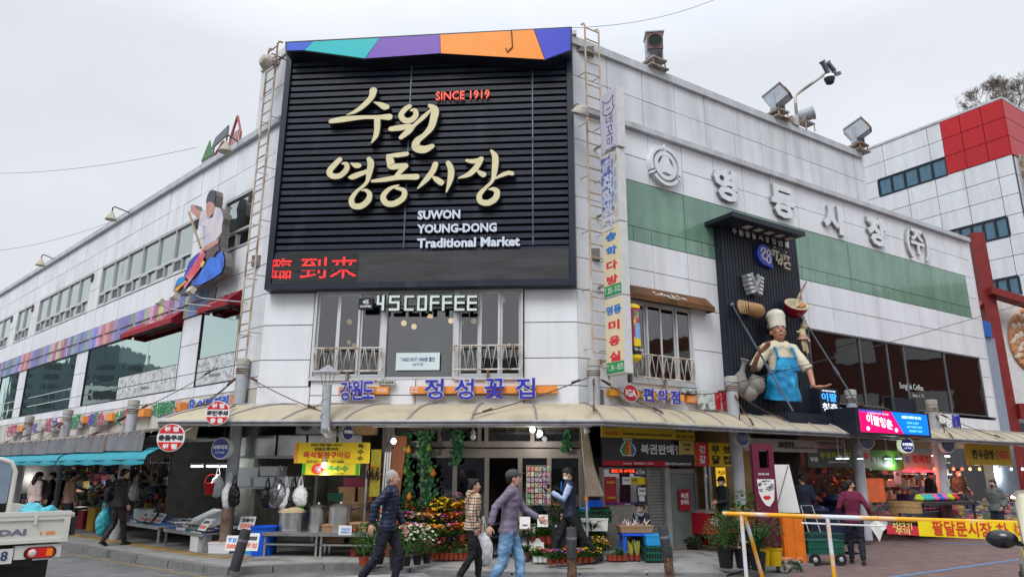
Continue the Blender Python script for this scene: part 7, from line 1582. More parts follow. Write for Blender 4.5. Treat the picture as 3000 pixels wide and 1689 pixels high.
def rsign(label,P,px,py,off,rp_,face,txt,tm,emit=0,yaw=0,small=None):
 p=P.W(*P.hit(px,py,off),off);r=sizeat(p,rp_);t=T('round_hanging_sign',label,'sign',(p,R(yaw)),group=None);C_=lambda rr:[(rr*cos(2*PI*i/28),rr*sin(2*PI*i/28)) for i in rg_(28)]
 mb=MB();mb.pz(C_(r),0,.14);mb.bd('drum',mat('drum_pale',(.55,.58,.52),ro=.4) if not emit else mat('drum_glow',(.75,.85,.6),emit=.5,var=0),t,sm=1);mb=MB();mb.pz(C_(r*.92),-.006,0);mb.bd('face',face,t)
 mb=MB();pgl(mb,txt,0,.1*r,1.55*r,.42*r,y=-.007,d=.004,bold=.04);mb.bd('lettering',tm,t)
 if small: mb=MB();pgl(mb,small,0,-.38*r,1.0*r,.2*r,y=-.007,d=.004);mb.bd('lettering',tm,t)
 mb=MB();mb.tb([(0,.07,r),(0,.07,r+.35)],.012,5);mb.bd('hanger',M_WIRE,t)
mbl=mat('round_sign_navy',(.012,.018,.09),ro=.3,coat=.3)
rsign('blue round fishmonger sign with a happy day ring of small letters near the rusty pillar',PC,646,1312,.75,31,mat('round_sign_blue',(.015,.03,.22),ro=.3,coat=.3),'어부지리',M_WHITE,yaw=-14,small='010.7731.6269')
rsign('dark round sign seen from the side above the corn banner',PC,1020,1266,.6,22,mbl,'강원도',M_WHITE,yaw=55)
rsign('unlit navy round sign of the chicken shop beside the tan pillar',PR,2176,1284,1.0,22,mbl,'부성닭집',mat('dim_letter',(.2,.2,.26)),yaw=10)
rsign('unlit navy round sign under the LED screen box',PR,2540,1290,1.0,25,mbl,'건강마을',mat('dim_letter',(.2,.2,.26)),yaw=10)
rsign('glowing navy and white round butcher sign just below the LED screen',PR,2658,1303,1.2,22,mat('round_sign_lit',(.01,.02,.25),emit=.15),'우리정육점',mat('glow_letter',(.9,.95,1),emit=.9,var=0),emit=1,yaw=10,small='255-7392')
rsign('farthest unlit navy round sign before the yellow restaurant board',PR,2778,1302,1.0,22,mbl,'부흥한복',mat('dim_letter',(.2,.2,.26)),yaw=10)
board('yellow banner with grilled seaweed and corn lettering over the pot stall','x' and PC,FC,(863,1295,1083,1356),.70,M_YEL,[('전통의 맛을 만들어 갑니다',.42,.88,.42,.11,M_BLK),('강원도먹거리',.42,.68,.32,.16,M_BLK),('즉석철판구이김',.43,.40,.62,.32,M_RED),('010-4271-3889 / 257-6266',.42,.09,.5,.13,M_BLK),('옥',.88,.83,.08,.24,M_BLK),('수',.88,.55,.08,.24,M_BLK),('수',.88,.24,.08,.24,M_BLK),('#',.03,.5,.05,.94,mat('corn_orange',(.75,.33,.03),scale=20,var=.4))],d=.01,name='corn_banner',cat='banner')
board('lower yellow green banner advertising sticky corn in green letters',PC,FC,(885,1356,1054,1390),.69,mat('banner_lime',(.75,.62,.03),ro=.5),[('옥수수',.62,.55,.36,.55,M_GRNP),('문의.010-9137-7597',.58,.12,.32,.14,M_BLK),('●',.28,.5,.22,.95,M_RED),('찰',.28,.5,.12,.6,M_WHITE),('#',.03,.5,.06,.9,mat('leaf_green',(.05,.35,.03))),('#',.96,.5,.06,.9,mat('leaf_green',(.05,.35,.03)))],d=.01,name='corn_banner',cat='banner')
#  stalls and goods
def smesh(key,fn,mats,sm=False,_c={}):
 if key not in _c: mb=MB();fn(mb);_c[key]=mb.mesh(key.split('@')[0],mats,sm)
 return _c[key]
LF=lambda u,z,o:(PL.W(u,z,o),PL.rot)
CF=lambda u,z,o:(PC.W(u,z,o),PC.rot)
RF=lambda u,z,o:(PR.W(u,z,o),PR.rot)
M_BLUE=mat('blue_plastic',(.01,.10,.62),ro=.35,var=.06);M_REDP=mat('red_plastic',(.55,.02,.02),ro=.35,var=.06);M_GRP=mat('green_crate_plastic',(.01,.09,.06),ro=.45,var=.1)
M_CARD=mat('cardboard',(.36,.22,.12),ro=.85,var=.12,scale=5,rn=.2);M_FOAM=mat('white_styrofoam',(.68,.69,.70),ro=.7,var=.05);M_BP=mat('black_plastic',(.015,.015,.017),ro=.4);M_TERRA=mat('terracotta_plastic',(.28,.05,.025),ro=.5,var=.1)
M_WBAG=mat('white_plastic_bag',(.66,.66,.68),ro=.35,var=.06);M_BBAG=mat('black_plastic_bag',(.012,.012,.012),ro=.25);M_BLT=mat('blue_tarp',(.02,.09,.40),ro=.45,var=.15,scale=6)
M_PAPER=mat('paper_white',(.70,.70,.68),ro=.8,var=.03)
def table(label,fr,w,d,h,m=M_STEEL,legs=True,shelf=False,cat='table'):
 t=T('stall_table',label,cat,fr);mb=MB();mb.b(-w/2,w/2,-d/2,d/2,h-.035,h);mb.b(-w/2,w/2,-d/2-.01,-d/2,h-.07,h);mb.bd('tabletop',m,t)
 for sx in (-1,1):
  for sy in (-1,1): mb=MB();mb.b(sx*(w/2-.05)-.02,sx*(w/2-.05)+.02,sy*(d/2-.05)-.02,sy*(d/2-.05)+.02,0,h-.036);mb.bd('leg',m,t)
 if shelf: mb=MB();mb.b(-w/2+.03,w/2-.03,-d/2+.03,d/2-.03,.20,.23);mb.bd('lower_shelf',m,t)
 return t
table('low steel fish table nearest the corner in front of the left wing',LF(-1.45,.12,.05),1.9,1.0,.36);table('low steel fish table farther from the corner, behind the dark coated walker',LF(-4.0,.12,-.0),2.6,1.1,.38,M_GALV)
M_FISH=mat('silver_fish',(.22,.24,.27),ro=.3,metal=.3,var=.4,scale=25);M_FISH2=mat('pinkish_fish',(.40,.22,.18),ro=.35,var=.3,scale=25);M_ICE=mat('crushed_ice',(.45,.50,.55),ro=.5,var=.3,scale=40)
def fish(mb): mb.ell((0,0,.014),(.085,.024,.014),8,5);mb.add([(.07,0,.014),(.115,.022,.012),(.115,-.022,.016)],[(0,1,2)]);
fm=[smesh('fish@1',fish,M_FISH,True),smesh('fish@2',fish,M_FISH2,True)]
def tray(mb): mb.b(-.2,.2,-.14,.14,0,.012);mb.b(-.2,.2,-.14,-.125,.012,.04);mb.b(-.2,.2,.125,.14,.012,.04);mb.b(-.2,-.185,-.125,.125,.012,.04);mb.b(.185,.2,-.125,.125,.012,.04)
trm=[smesh('tray@%d'%i,tray,m) for i,m in en_((mat('teal_tray',(.01,.14,.16)),M_FOAM,mat('blue_tray',(.03,.12,.4)),M_BP))]
ORD=['first','second','third','fourth','fifth','sixth','seventh','eighth','ninth','tenth']
k=0
pos=['beside the blue tarp','in the front row','in the back row','next to a price card','near the table edge','at the far end']
for (uc,oc,nu,no,h) in ((-1.45,.05,4,3,.48),(-4.0,-.0,5,3,.50)):
 for i in rg_(nu):
  for j in rg_(no):
   u=uc+(i-(nu-1)/2)*.45+rnd.uniform(-.03,.03);o=oc-.32+j*.32;lb_='%s tray of small fish, %s row, %s from the left on the %s fish table'%(['teal','white','blue','black'][k%4],['back','middle','front'][j],ORD[i],'nearer' if uc>-2 else 'farther')
   t=T('fish_tray',lb_,'tray',(PL.W(u,h+.02*(no-1-j),o),PL.rot+rnd.uniform(-.08,.08)),group='fish trays on the fish tables');put('tray_base',trm[k%4],t);k+=1
   for q in rg_(6): put('fish',fm[(k+q//4)%2],t,M=MTr((-.09+.18*(q%2)*.9,-.09+.085*(q//2),.014))@MRo(rnd.uniform(-.5,.5)+(PI if q%3==0 else 0),4,'Z'))
def pcard(label,fr,w,h,rows,tilt=-35,m=None):
 t=T('price_card',label,'price card',fr,group=None);mb=MB();mb.x=MRo(R(tilt),4,'X');mb.b(-w/2,w/2,-.004,.004,0,h);mb.bd('card',m or M_PAPER,t)
 for s_,fz_,fw,fh,mm in rows: mb=MB();mb.x=MRo(R(tilt),4,'X');pgl(mb,s_,0,h*fz_,w*fw,h*fh,y=-.005,d=.003,bold=.06);mb.bd('lettering',mm,t)
MPK=mat('coral_marker',(.75,.16,.10));MCB=mat('blue_marker',(.05,.25,.7))
cards=[(-.75,.50,.52,'white price card with coral and black writing nearest the rusty pillar',.34,.26),(-1.25,.15,.52,'blue edged price card in the middle of the corner fish table',.22,.22),(-1.95,.30,.52,'price card at the far end of the corner fish table',.2,.2),(-3.1,.42,.53,'first price card on the farther fish table, nearest the corner',.22,.24),(-3.4,.35,.53,'second price card on the farther fish table',.22,.24),(-3.7,.40,.53,'third price card on the farther fish table',.22,.24),(-4.05,.42,.53,'fourth price card on the farther fish table',.22,.24),(-4.9,.2,.53,'last price card on the farther fish table, by the walker',.24,.24)]
for i,(u,o,z,lb,w,h) in en_(cards): pcard(lb,LF(u,z,o),w,h,[('3000'if i%2 else '5000',.28,.8,.3,MPK),('고등어' if i%2 else '오징어',.70,.75,.28,MCB if i%2 else M_BLK)])
def pbox(label,fr,w,d,h,m,cat='box',lid=False,name='foam_box',group=None,extra=None):
 t=T(name,label,cat,fr,group=group);mb=MB();mb.taper((0,0,0),(w*.94,d*.94),(w,d),h);mb.bd('box_body',m,t);mb=MB();mb.b(-w/2-.008,w/2+.008,-d/2-.008,d/2+.008,h,h+.03);mb.bd('lid' if lid else 'rim',m,t)
 if extra: extra(t,w,d,h)
 return t
def GF_(px,py,rz=0,z=.12): return (G(px,py,z),rz)
pbox('tall chipped foam box under the corner end of the fish tables',GF_(585,1612,PL.rot),.36,.28,.34,M_FOAM);pbox('second chipped foam box beside the tall one under the fish table',GF_(612,1606,PL.rot),.3,.26,.28,M_FOAM)
pbox('long clean white foam tray box on the pavement left of the leaning bollard',GF_(650,1617,PC.rot),.44,.30,.17,M_FOAM,extra=lambda t,w,d,h:[put('fish',fm[1],t,M=MTr((-w*.35+w*.1*i,(i%3-1)*.07,h+.02))@MRo(i*.7,4,'Z')) for i in rg_(8)])
pbox('light blue foam tray box between the leaning bollard and the blue bin',GF_(722,1620,PC.rot),.36,.28,.15,mat('light_blue_tray',(.03,.30,.62),ro=.5),extra=lambda t,w,d,h:[put('fish',fm[0],t,M=MTr((-w*.35+w*.1*i,(i%3-1)*.07,h+.02))@MRo(i*.9,4,'Z')) for i in rg_(8)])
pcard('tall card with pink writing standing in the white foam tray box',(G(675,1612,.30),PC.rot),.22,.26,[('할인',.7,.7,.3,MCB),('5000',.3,.8,.3,MPK)],-12);pcard('tall card with black writing standing beside the blue bin',(G(735,1612,.30),PC.rot),.24,.30,[('3000',.7,.7,.25,M_BLK),('할인',.3,.8,.3,MPK)],-10)
pcard('blue and red price card behind the leaning bollard at table height',(PC.W(.05,.55,.0),PC.rot),.32,.26,[('고등어',.7,.75,.3,M_BLK),('5000',.28,.8,.35,MPK)],-20)
t=T('blue_tarp','crumpled blue tarpaulin draped over the back of the fish tables','tarp',LF(-2.4,.45,-.55));mb=MB();n=14;vs=[]
for i in rg_(n+1):
 for j in rg_(6): vs.append((-1.6+3.2*i/n,-.45+.18*j,.0+.09*sin(j*.7)+.05*sin(i*1.7+j)+.03*sin(i*3.1)))
mb.add(vs,[(i*6+j,(i+1)*6+j,(i+1)*6+j+1,i*6+j+1) for i in rg_(n) for j in rg_(5)]);mb.bd('sheet',M_BLT,t,sm=1)
t=T('foam_lid_slope','big pale grey foam lid leaning behind the fish price cards','lid',LF(-2.0,.5,-.25));mb=MB();mb.slab((-.8,-.25,.03),(.7,-.25,.03),(.6,.35,.30),(-.6,.35,.34),.05);mb.bd('lid_board',M_FOAM,t)
gcol=[(.30,.05,.05),(.10,.16,.08),(.22,.22,.24),(.35,.25,.06),(.06,.10,.25),(.28,.26,.22),(.20,.12,.08),(.40,.12,.16)]
def heap(label,P,u0,u1,o0,o1,z0,z1,n,seed,smin=.08,smax=.26):
 r_=random.Random(seed);t=MB();ms=[mat('goods_%d'%i,c,ro=.7,var=.3,scale=12) for i,c in en_(gcol)]
 for k in rg_(n):
  w=r_.uniform(smin,smax);o=r_.uniform(o0,o1);f=(o-o0)/(o1-o0+1e-6);z=z0+(z1-z0)*(1-f)*r_.uniform(.75,1)
  t.box((r_.uniform(u0,u1),-o,z),(w,w*.8,w*r_.uniform(.4,1)),rz=r_.uniform(-.3,.3),mi=r_.randrange(8)) if r_.random()<.6 else t.ell((r_.uniform(u0,u1),-o,z),(w*.6,w*.5,w*.35),8,5,r_.randrange(8))
 o=t.bd('goods_heap',ms,None,(P.W(0,0,0),P.rot));return stuff(o,label,'goods')
heap('heap of dim packed goods on the stalls behind the dark coated walker',PL,-9.3,-4.8,-2.6,-.2,.45,1.6,230,3)
heap('heap of dim clothes and parcels deep in the left wing stalls behind the truck',PL,-19,-9.6,-2.6,.2,.5,1.8,320,5);heap('dim goods stacked deep inside the corner fish shop',PL,-4.5,-.3,-2.9,-1.4,.5,1.7,110,8)
def shelfunit(label,P,u,o,w,h,n,seed,m=M_GALV):
 t=T('shelf_rack',label,'rack',(P.W(u,.12,o),P.rot));r_=random.Random(seed)
 for q in (-1,1):
  for y in (0,.4): mb=MB();mb.b(q*w/2-.02,q*w/2+.02,y-.02,y+.02,0,h);mb.bd('post',m,t)
 for k in rg_(n): mb=MB();mb.b(-w/2,w/2,-.02,.42,h*(k+.6)/n-.02,h*(k+.6)/n);mb.bd('shelf',m,t)
 return t
for u,lb in ((-5.8,'grey rack in the bay behind the dark coated walker'),(-8.2,'grey rack beyond the hanging white bag'),(-11.5,'grey rack deep behind the truck'),(-16,'farthest grey rack in the left wing')): shelfunit(lb,PL,u,-2.8,1.6,2.0,4,1)
pbox('mustard yellow bin standing under the left stall goods',(PL.W(-7.6,.12,.15),PL.rot),.55,.4,.55,mat('mustard_plastic',(.42,.25,.02)),'bin',name='storage_bin');pbox('narrow blue bin beside the mustard bin',(PL.W(-6.9,.12,.1),PL.rot),.25,.3,.6,mat('mid_blue_plastic',(.02,.14,.38)),'bin',name='storage_bin');pbox('red crate on the pavement behind the truck bed',(PL.W(-8.6,.12,.1),PL.rot),.5,.4,.45,mat('dull_red_plastic',(.30,.03,.04)),'crate',name='storage_bin');pbox('green crate heaped with goods left of the mustard bin',(PL.W(-9.4,.12,.1),PL.rot),.6,.4,.5,M_GRP,'crate',name='storage_bin')
for u,o,lb in ((-4.8,.1,'white foam box at the far end of the fish tables'),(-5.3,-.1,'grey foam box behind the white foam box at the far end of the fish tables')): pbox(lb,LF(u,.5,o),.4,.3,.22,M_FOAM)
def bag(label,p,s,m,group=None,name='plastic_bag',hand=None,long=1.0):
 t=T(name,label,'bag',(p,rnd.uniform(0,3)),group=group);mb=MB();mb.ell((0,0,-.16*s*long),(.10*s,.07*s,.13*s*long),10,8);mb.ell((.04*s,0,-.22*s*long),(.06*s,.06*s,.07*s),8,6);mb.tb([(0,0,-.1*s),(0,0,-.02*s)],[.06*s,.02*s],8);v,nr,f=fuse(mb,.012*s,1)
 d=np.array([_noise.noise(Vector(p_*22/s)) for p_ in v])*.010*s;v=v+nr*d[:,None];q=MB();q.add([tu_(a) for a in v],f);q.bd('bag_body',m,t,sm=50)
 mb=MB();[mb.tb([(-.03*s,y*s,-.05*s),(-.02*s,y*s,.05*s),(.0,y*s*.3,.10*s),(.03*s,y*s,-.05*s)],.006*s,4) for y in (-.02,.02)];mb.bd('handles',m,t)
 return t
M_CLR=glass('clear_film',(.80,.80,.82),.12,.15)
bag('black and white bag hanging in the dim bay behind the dark coated walker',PL.W(*PL.hit(398,1410,-.3),-.3),1.7,M_WBAG);bag('white bag hanging on a cord from the rusty pillar',PL.W(*PL.hit(674,1405,.35),.35),1.5,M_WBAG,long=1.3);bag('black bag tied behind the white bag on the rusty pillar',PL.W(*PL.hit(688,1410,.30),.30),1.3,M_BBAG,long=1.3)
bag('pale white bag hanging left of the rusty pillar',PL.W(*PL.hit(640,1385,-.3),-.3),1.5,M_WBAG,long=1.2);bag('large clear plastic bag hanging above the steel pots',PC.W(*PC.hit(818,1395,.3),.3),2.1,M_CLR);bag('white bag folded below the large clear bag',PC.W(*PC.hit(838,1420,.25),.25),1.7,M_WBAG);bag('long black bag hanging right of the clear bag',PC.W(*PC.hit(862,1420,.2),.2),1.7,M_BBAG,long=1.5);bag('small white printed bag right of the long black bag',PC.W(*PC.hit(882,1415,.22),.22),1.5,M_WBAG);bag('bright green bag peeping under the white printed bag',PC.W(*PC.hit(880,1455,.15),.15),1.0,mat('green_bag',(.02,.35,.05),ro=.4));bag('small black bag at the left of the clear bag',PC.W(*PC.hit(785,1420,.2),.2),1.5,M_BBAG)
t=T('red_bucket','red plastic bucket hanging by its handle beside the rusty pillar','bucket',(PL.W(*PL.hit(615,1448,-.2),-.2),0));mb=MB();mb.lt([(.0,0),(.11,0),(.155,.24),(.165,.25),(.15,.24),(.105,.01)],n=18);mb.bd('bucket_body',M_REDP,t,sm=1);mb=MB();mb.tb([(.15*cos(a),0,.24+.2*sin(a)) for a in [PI*i/8 for i in rg_(9)]],.008,5);mb.bd('handle',M_REDP,t)
for px,py,P,off,w in ((577,1365,PL,.1,.55),(623,1365,PL,.1,.55),(664,1365,PL,.1,.5),):
 p=P.W(*P.hit(px,py,off),off);t=T('tube_light','glowing white tube light over the corner fish shop','lamp',(p,P.rot),group='tube lights over the fish shop');mb=MB();mb.tb([(-w/2,0,0),(w/2,0,0)],.018,8);mb.bd('tube',mat('tube_glow',(.9,.97,1),emit=4,var=0),t);mb=MB();mb.b(-w/2,w/2,-.03,.03,.02,.06);mb.bd('fixture',M_WHITE,t)
t=T('steel_hood','brushed stainless hood panels running above the fish shop and pot stall','hood',PC and CF(.4,1.9,-.5));
for a,b_ in ((-.75,-.1),(-.05,.55),(.6,1.2),(1.25,1.75)): mb=MB();mb.b(a,b_,0,.6,.08,.50);mb.bd('hood_panel',M_STEEL,t)
mb=MB();mb.b(-.9,1.9,-.02,.62,.03,.075);mb.bd('hood_rail',M_GALV,t)
t=T('air_conditioner','air conditioner unit with two round fans under the canopy above the pot stall','air conditioner',CF(1.25,2.42,-.2))
mb=MB();mb.b(-.42,.42,0,.3,0,.42);mb.bd('casing',mat('dim_white_case',(.35,.36,.36)),t)
for q in (-1,1):
 mb=MB();mb.x=MTr((q*.2,-.005,.21))@MRo(R(90),4,'X');ring2=[(.16,0),(.16,.02),(.14,.02)];mb.lt([(0,.001),(.155,.001)],n=20);mb.bd('fan_opening',M_BLK,t)
 mb=MB();
 for r__ in (.05,.09,.13,.155): mb.tb([(q*.2+r__*cos(a),-.02,.21+r__*sin(a)) for a in [2*PI*i/16 for i in rg_(17)]],.004,4)
 mb.ell((q*.2,-.02,.21),(.035,.01,.035),10,6);mb.bd('fan_guard',M_GALV,t)
for k,(u,z,lb) in en_(((1.95,2.45,'cardboard box stored on the ledge right of the fans'),(2.3,2.40,'brown taped box tucked under the canopy beside the dark round sign'))): pbox(lb,CF(u,z,-.3),.42,.3,.33,M_CARD,name='cardboard_box')
t=T('blue_bin','tall bright blue plastic bin on the pavement left of the steel pots','bin',GF_(700+65,1621)) ;t.matrix_world=mtx((G(768,1624),0));WM[t.name]=t.matrix_world.copy()
mb=MB();mb.lt([(.0,0),(.205,0),(.255,.50),(.275,.505),(.275,.53),(.245,.53),(.24,.5)],n=26);mb.bd('bin_body',M_BLUE,t,sm=1)
table('steel table carrying the two left pots',CF(1.18,.12,.23),1.10,.6,.44,shelf=True);table('steel table carrying the tallest pot and cardboard boxes below',CF(2.28,.12,.23),1.12,.6,.44,shelf=True)
def cook(label,u,r,h,lid,o=.15,z=.565):
 t=T('steel_pot',label,'pot',CF(u,z,o));mb=MB();mb.lt([(0,0),(r,0),(r,h),(r+.012,h),(r+.012,h+.012),(r-.01,h+.012),(r-.01,h-.02)],n=28);mb.bd('pot_body',M_STEEL,t,sm=1)
 if lid=='cloth': mb=MB();mb.lt([(r+.03,h-.03),(r+.02,h+.02),(r*.7,h+.08),(0,h+.09)],n=20);mb.bd('cloth_cover',mat('tan_cloth',(.48,.38,.24),ro=.9,var=.15),t,sm=1)
 else: mb=MB();mb.lt([(r+.01,h+.013),(r*.8,h+.06),(.03,h+.09),(.025,h+.12),(.04,h+.125),(0,h+.14)],n=24);mb.bd('lid',M_STEEL,t,sm=1);mb=MB();[mb.tb([(q*r,0,h-.02),(q*(r+.1),0,h+.01),(q*(r+.16),0,h)],.022,7) for q in (-1,1)];mb.bd('pot_handle',M_BP,t)
cook('wide steel pot covered with a tan cloth',1.02,.225,.36,'cloth');cook('steel pressure pot standing on a burner between the two larger pots',1.50,.17,.30,'lid',-.0,.66);cook('tallest steel pressure pot with black handles',2.00,.22,.42,'lid')
t=T('gas_burner','steel burner drum under the middle pressure pot','burner',CF(1.50,.565,.0));mb=MB();mb.lt([(.19,0),(.19,.10),(.17,.10),(.17,.0)],n=22);mb.bd('drum',M_STEEL,t,sm=1)
for u,o,z,w,h,lb in ((1.95,.2,.36,.46,.30,'printed cardboard box on the lower shelf under the tallest pot'),(2.42,.2,.36,.32,.34,'taller cardboard box at the right on the lower shelf'),(1.75,-.45,.55,.36,.35,'cardboard box with a paper note stacked behind the middle pot'),(2.15,-.45,.55,.6,.50,'wide cardboard box behind the tallest pot'),(1.95,-.48,1.06,.34,.28,'small cardboard box on top of the wide box, left'),(2.33,-.48,1.06,.3,.28,'small cardboard box on top of the wide box, right')): pbox(lb,CF(u,z,o),w,.32,h,M_CARD,name='cardboard_box')
pbox('shallow maroon tub on top of the stacked cardboard boxes',CF(2.15,1.38,-.45),.56,.3,.13,mat('maroon_tub',(.22,.02,.06)),'tub',name='plastic_tub');pbox('green basket beside the maroon tub',CF(1.72,1.10,-.42),.3,.28,.12,M_GRP,'basket',name='plastic_tub')
shelfunit('narrow steel rack with bottles between the tall pot and the dark wooden board',PC,2.62,-.1,.42,1.75,3,2,M_STEEL)
def bottles(mb): mb.lt([(0,0),(.035,0),(.035,.14),(.014,.19),(.014,.23)],n=10);mb.lt([(.017,.23),(.017,.26),(0,.26)],n=8,mi=1)
bm_=smesh('bottle@1',bottles,[mat('dark_bottle',(.03,.01,.01),ro=.15),M_REDP],True)
for i in rg_(3):
 for j in rg_(3): t=T('soy_bottle','dark sauce bottle, %s from the left, %s on the narrow rack'%(ORD[i],['low in front','high at the back','high in front'][j]),'bottle',CF(2.48+.10*i,.94+.58*(j>0)-(.14 if j==2 else 0)*0+.0,-.0+.1*(j%2)-.02),group='dark bottles on the narrow steel rack');put('bottle_body',bm_,t)
t=T('plywood_board','tall reddish brown wooden board leaning left of the flower shop glass','board',CF(2.95,.12,.05));mb=MB();mb.slab((-.17,-.15,0),(.12,-.15,0),(.26,.1,2.25),(.02,.1,2.25),.03);mb.bd('board_sheet',mat('red_brown_wood',(.20,.065,.03),ro=.7,var=.25,scale=5,stretch=(6,6,.5)),t)
t=T('banner_roll','rolled yellow print banner standing behind the bottle rack','banner',CF(2.62,.3,-.05));mb=MB();mb.b(-.10,.10,-.10,-.09,.9,1.8);mb.bd('banner_sheet',mat('olive_banner',(.38,.33,.03),var=.2,scale=8),t);mb=MB();[mb.tb([(x,-.02,0),(x+.04,0,1.75)],.018,6) for x in (.12,.17,.22)];mb.bd('poles',M_WHITE,t)
board('small white card reading in blue, hung on the tall pot table',PC,FC,(992,1538,1030,1566),.55,M_PAPER,[('신앙촌간장',.55,.65,.7,.25,MCB),('판매합니다',.55,.32,.7,.22,MCB)],d=.01,name='paper_notice',cat='notice')
def bulb(label,p,lit,s=1.0,col=(1,1,1),group='bulbs hanging under the corner canopy',em=3):
 t=T('hanging_bulb',label,'bulb',(p,0),group=group);mb=MB();mb.lt([(.025*s,0),(.05*s,-.025*s),(.062*s,-.06*s),(.05*s,-.10*s),(.025*s,-.125*s),(0,-.13*s)],n=14);mb.bd('bulb_glass',mat('bulb_lit_%d'%int(col[0]*10+col[2]*100),col,emit=em,var=0) if lit else mat('bulb_off',(.55,.58,.58),ro=.3),t,sm=1)
 mb=MB();mb.lt([(.02*s,.09*s),(.05*s,.04*s),(.055*s,0)],n=12);mb.tb([(0,0,.08*s),(0,0,.45)],.006,4);mb.bd('socket_and_cord',mat('socket_grey',(.3,.3,.3)),t,sm=1)
for px,py,lit,lb in ((1153,1292,1,'lit bulb above the grey haired man'),(950,1362,1,'lit bulb in front of the yellow corn banner'),(1560,1258,1,'brightest lit bulb over the seed rack'),(1582,1270,1,'small lit bulb modelled for the reflection right of the brightest bulb'),(1386,1280,0,'unlit bulb over the middle of the flower shop'),(1720,1262,0,'unlit bulb at the right end of the white light rail')):  # the reflection beside the brightest bulb is modelled as a second bulb
 p=PC.hit(px,py,.75);bulb(lb,PC.W(p[0],p[1]+.06,.75),lit,.85)
t=T('light_rail','long thin white light rail hanging under the edge of the corner canopy','rail',CF(4.8,2.49,.85));a=PC.hit(1092,1258,.85);b_=PC.hit(1735,1255,.85);mb=MB();mb.b(a[0]-4.8,b_[0]-4.8,-.02,.02,0,.035);mb.bd('rail',M_WHITE,t);mb=MB();[mb.tb([(x,0,.03),(x,0,.25)],.005,4) for x in (-2,0,1.8)];mb.bd('hanger_wires',M_WIRE,t)
for i,px in en_((2458,2520,2600,2633,2478)):
 p=PR.hit(px,1342,.9);o=.9;t=T('dome_lamp','hanging dome lamp glowing white, %s from the left, under the right wing canopy'%['first','third','fourth','fifth','second'][i],'lamp',(PR.W(p[0],p[1],o),0),group='dome lamps under the right wing canopy');mb=MB();mb.lt([(.10,0),(.07,.05),(.025,.08)],n=14);mb.bd('shade',M_GALV,t,sm=1);mb=MB();mb.lt([(0,-.02),(.06,-.015),(.075,0)],n=14);mb.bd('bulb_glass',mat('cool_glow',(.75,1,.98),emit=2.5,var=0),t);mb=MB();mb.tb([(0,0,.09),(0,0,.9)],.006,4);mb.bd('cord',M_WHITE,t)
for i,(px,c) in en_(((2738,(1,.12,.06)),(2764,(1,.14,.06)),(2794,(1,.16,.08)),(2819,(1,.10,.05)),(2842,(1,.55,.15)),(2870,(1,.55,.12)),(2929,(.8,1,1)),(2963,(.8,1,1)),(2996,(.8,1,1)))):
 p=PR.hit(px,1374,.6);bulb(['red glowing bulb over the meat counter, %s from the left','orange glowing bulb right of the red bulbs, %s from the left','cool white glowing bulb at the far right, %s from the left'][0 if i<4 else 1 if i<6 else 2]%ORD[i if i<4 else i-4 if i<6 else i-6],PR.W(p[0],p[1]+.05,.6),1,.62,c,['red bulbs over the meat counter','orange bulbs over the meat counter','cool white bulbs at the far right'][0 if i<4 else 1 if i<6 else 2],3)
t=T('red_tube_light','long glowing red tube light under the butcher board','lamp',F(PR,0,0,0));a=PR.hit(2647,1378,.2);b_=PR.hit(2733,1380,.2);mb=MB();mb.tb([(a[0],-.2,a[1]),(b_[0],-.2,b_[1])],.02,8);mb.bd('tube',mat('red_tube',(1,.02,.04),emit=5,var=0),t)
#  flower shop: seed packet rack
u0,u1,z0,z1=pxbox(PC,1543,1363,1612,1477,-.15);t=T('seed_rack','wire rack hung with rows of colourful seed packets in front of the flower shop glass','rack',CF((u0+u1)/2,z0,-.15));w=u1-u0;h=z1-z0
mb=MB();mb.tb([(-w/2,0,0),(-w/2,0,h),(w/2,0,h),(w/2,0,0),(-w/2,0,0)],.01,5);[mb.tb([(-w/2+w*i/8,.01,0),(-w/2+w*i/8,.01,h)],.004,4) for i in rg_(9)];mb.bd('wire_frame',mat('cream_wire',(.5,.47,.35)),t)
pk=[(.42,.03,.03),(.05,.22,.05),(.55,.52,.48),(.60,.15,.05),(.10,.30,.08),(.45,.05,.12),(.25,.10,.3)]
for i in rg_(7):
 for j in rg_(6):
  c=pk[(i*3+j*5+i*j)%7];mm=mat('seed_packet_%d'%((i*3+j*5+i*j)%7),c,ro=.4,var=.5,scale=45,col2=(.6,.6,.55));a=-w/2+w*(j+.08)/6;z=h-(i+1)*h/7.2;piece('seed_packet',t,(t.matrix_world.translation[:],PC.rot),a,a+w*.14,-.02-.004*(j%2),-.015,z,z+h*.115,mm)
#  plants
def leafball(r,h,n,ls,seed,up=.4,flat_=0):
 def fn(mb):
  r_=random.Random(seed)
  for k in rg_(n):
   a=r_.uniform(0,2*PI);q=r_.random()**.5;z=r_.uniform(.08,1);rr=r*q*sin(PI*min(.93,z*.8+.12));p=V_((rr*cos(a),rr*sin(a),h*z));d=V_((cos(a+r_.uniform(-.6,.6)),sin(a+r_.uniform(-.6,.6)),r_.uniform(-.3,1)*up)).normalized();s=d.cross(V_((0,0,1))).normalized()*ls*.32;l=ls*r_.uniform(.7,1.2)
   mi=r_.randrange(2);m_=p+d*l*.5+V_((0,0,.01));mb.add([tu_(p),tu_(m_-s),tu_(p+d*l),tu_(m_+s)],[(0,1,2,3)],mi)
  for k in rg_(5): a=k*1.3;mb.tb([(0,0,0),(r*.5*cos(a),r*.5*sin(a),h*.7)],.006,4,1)
 return fn
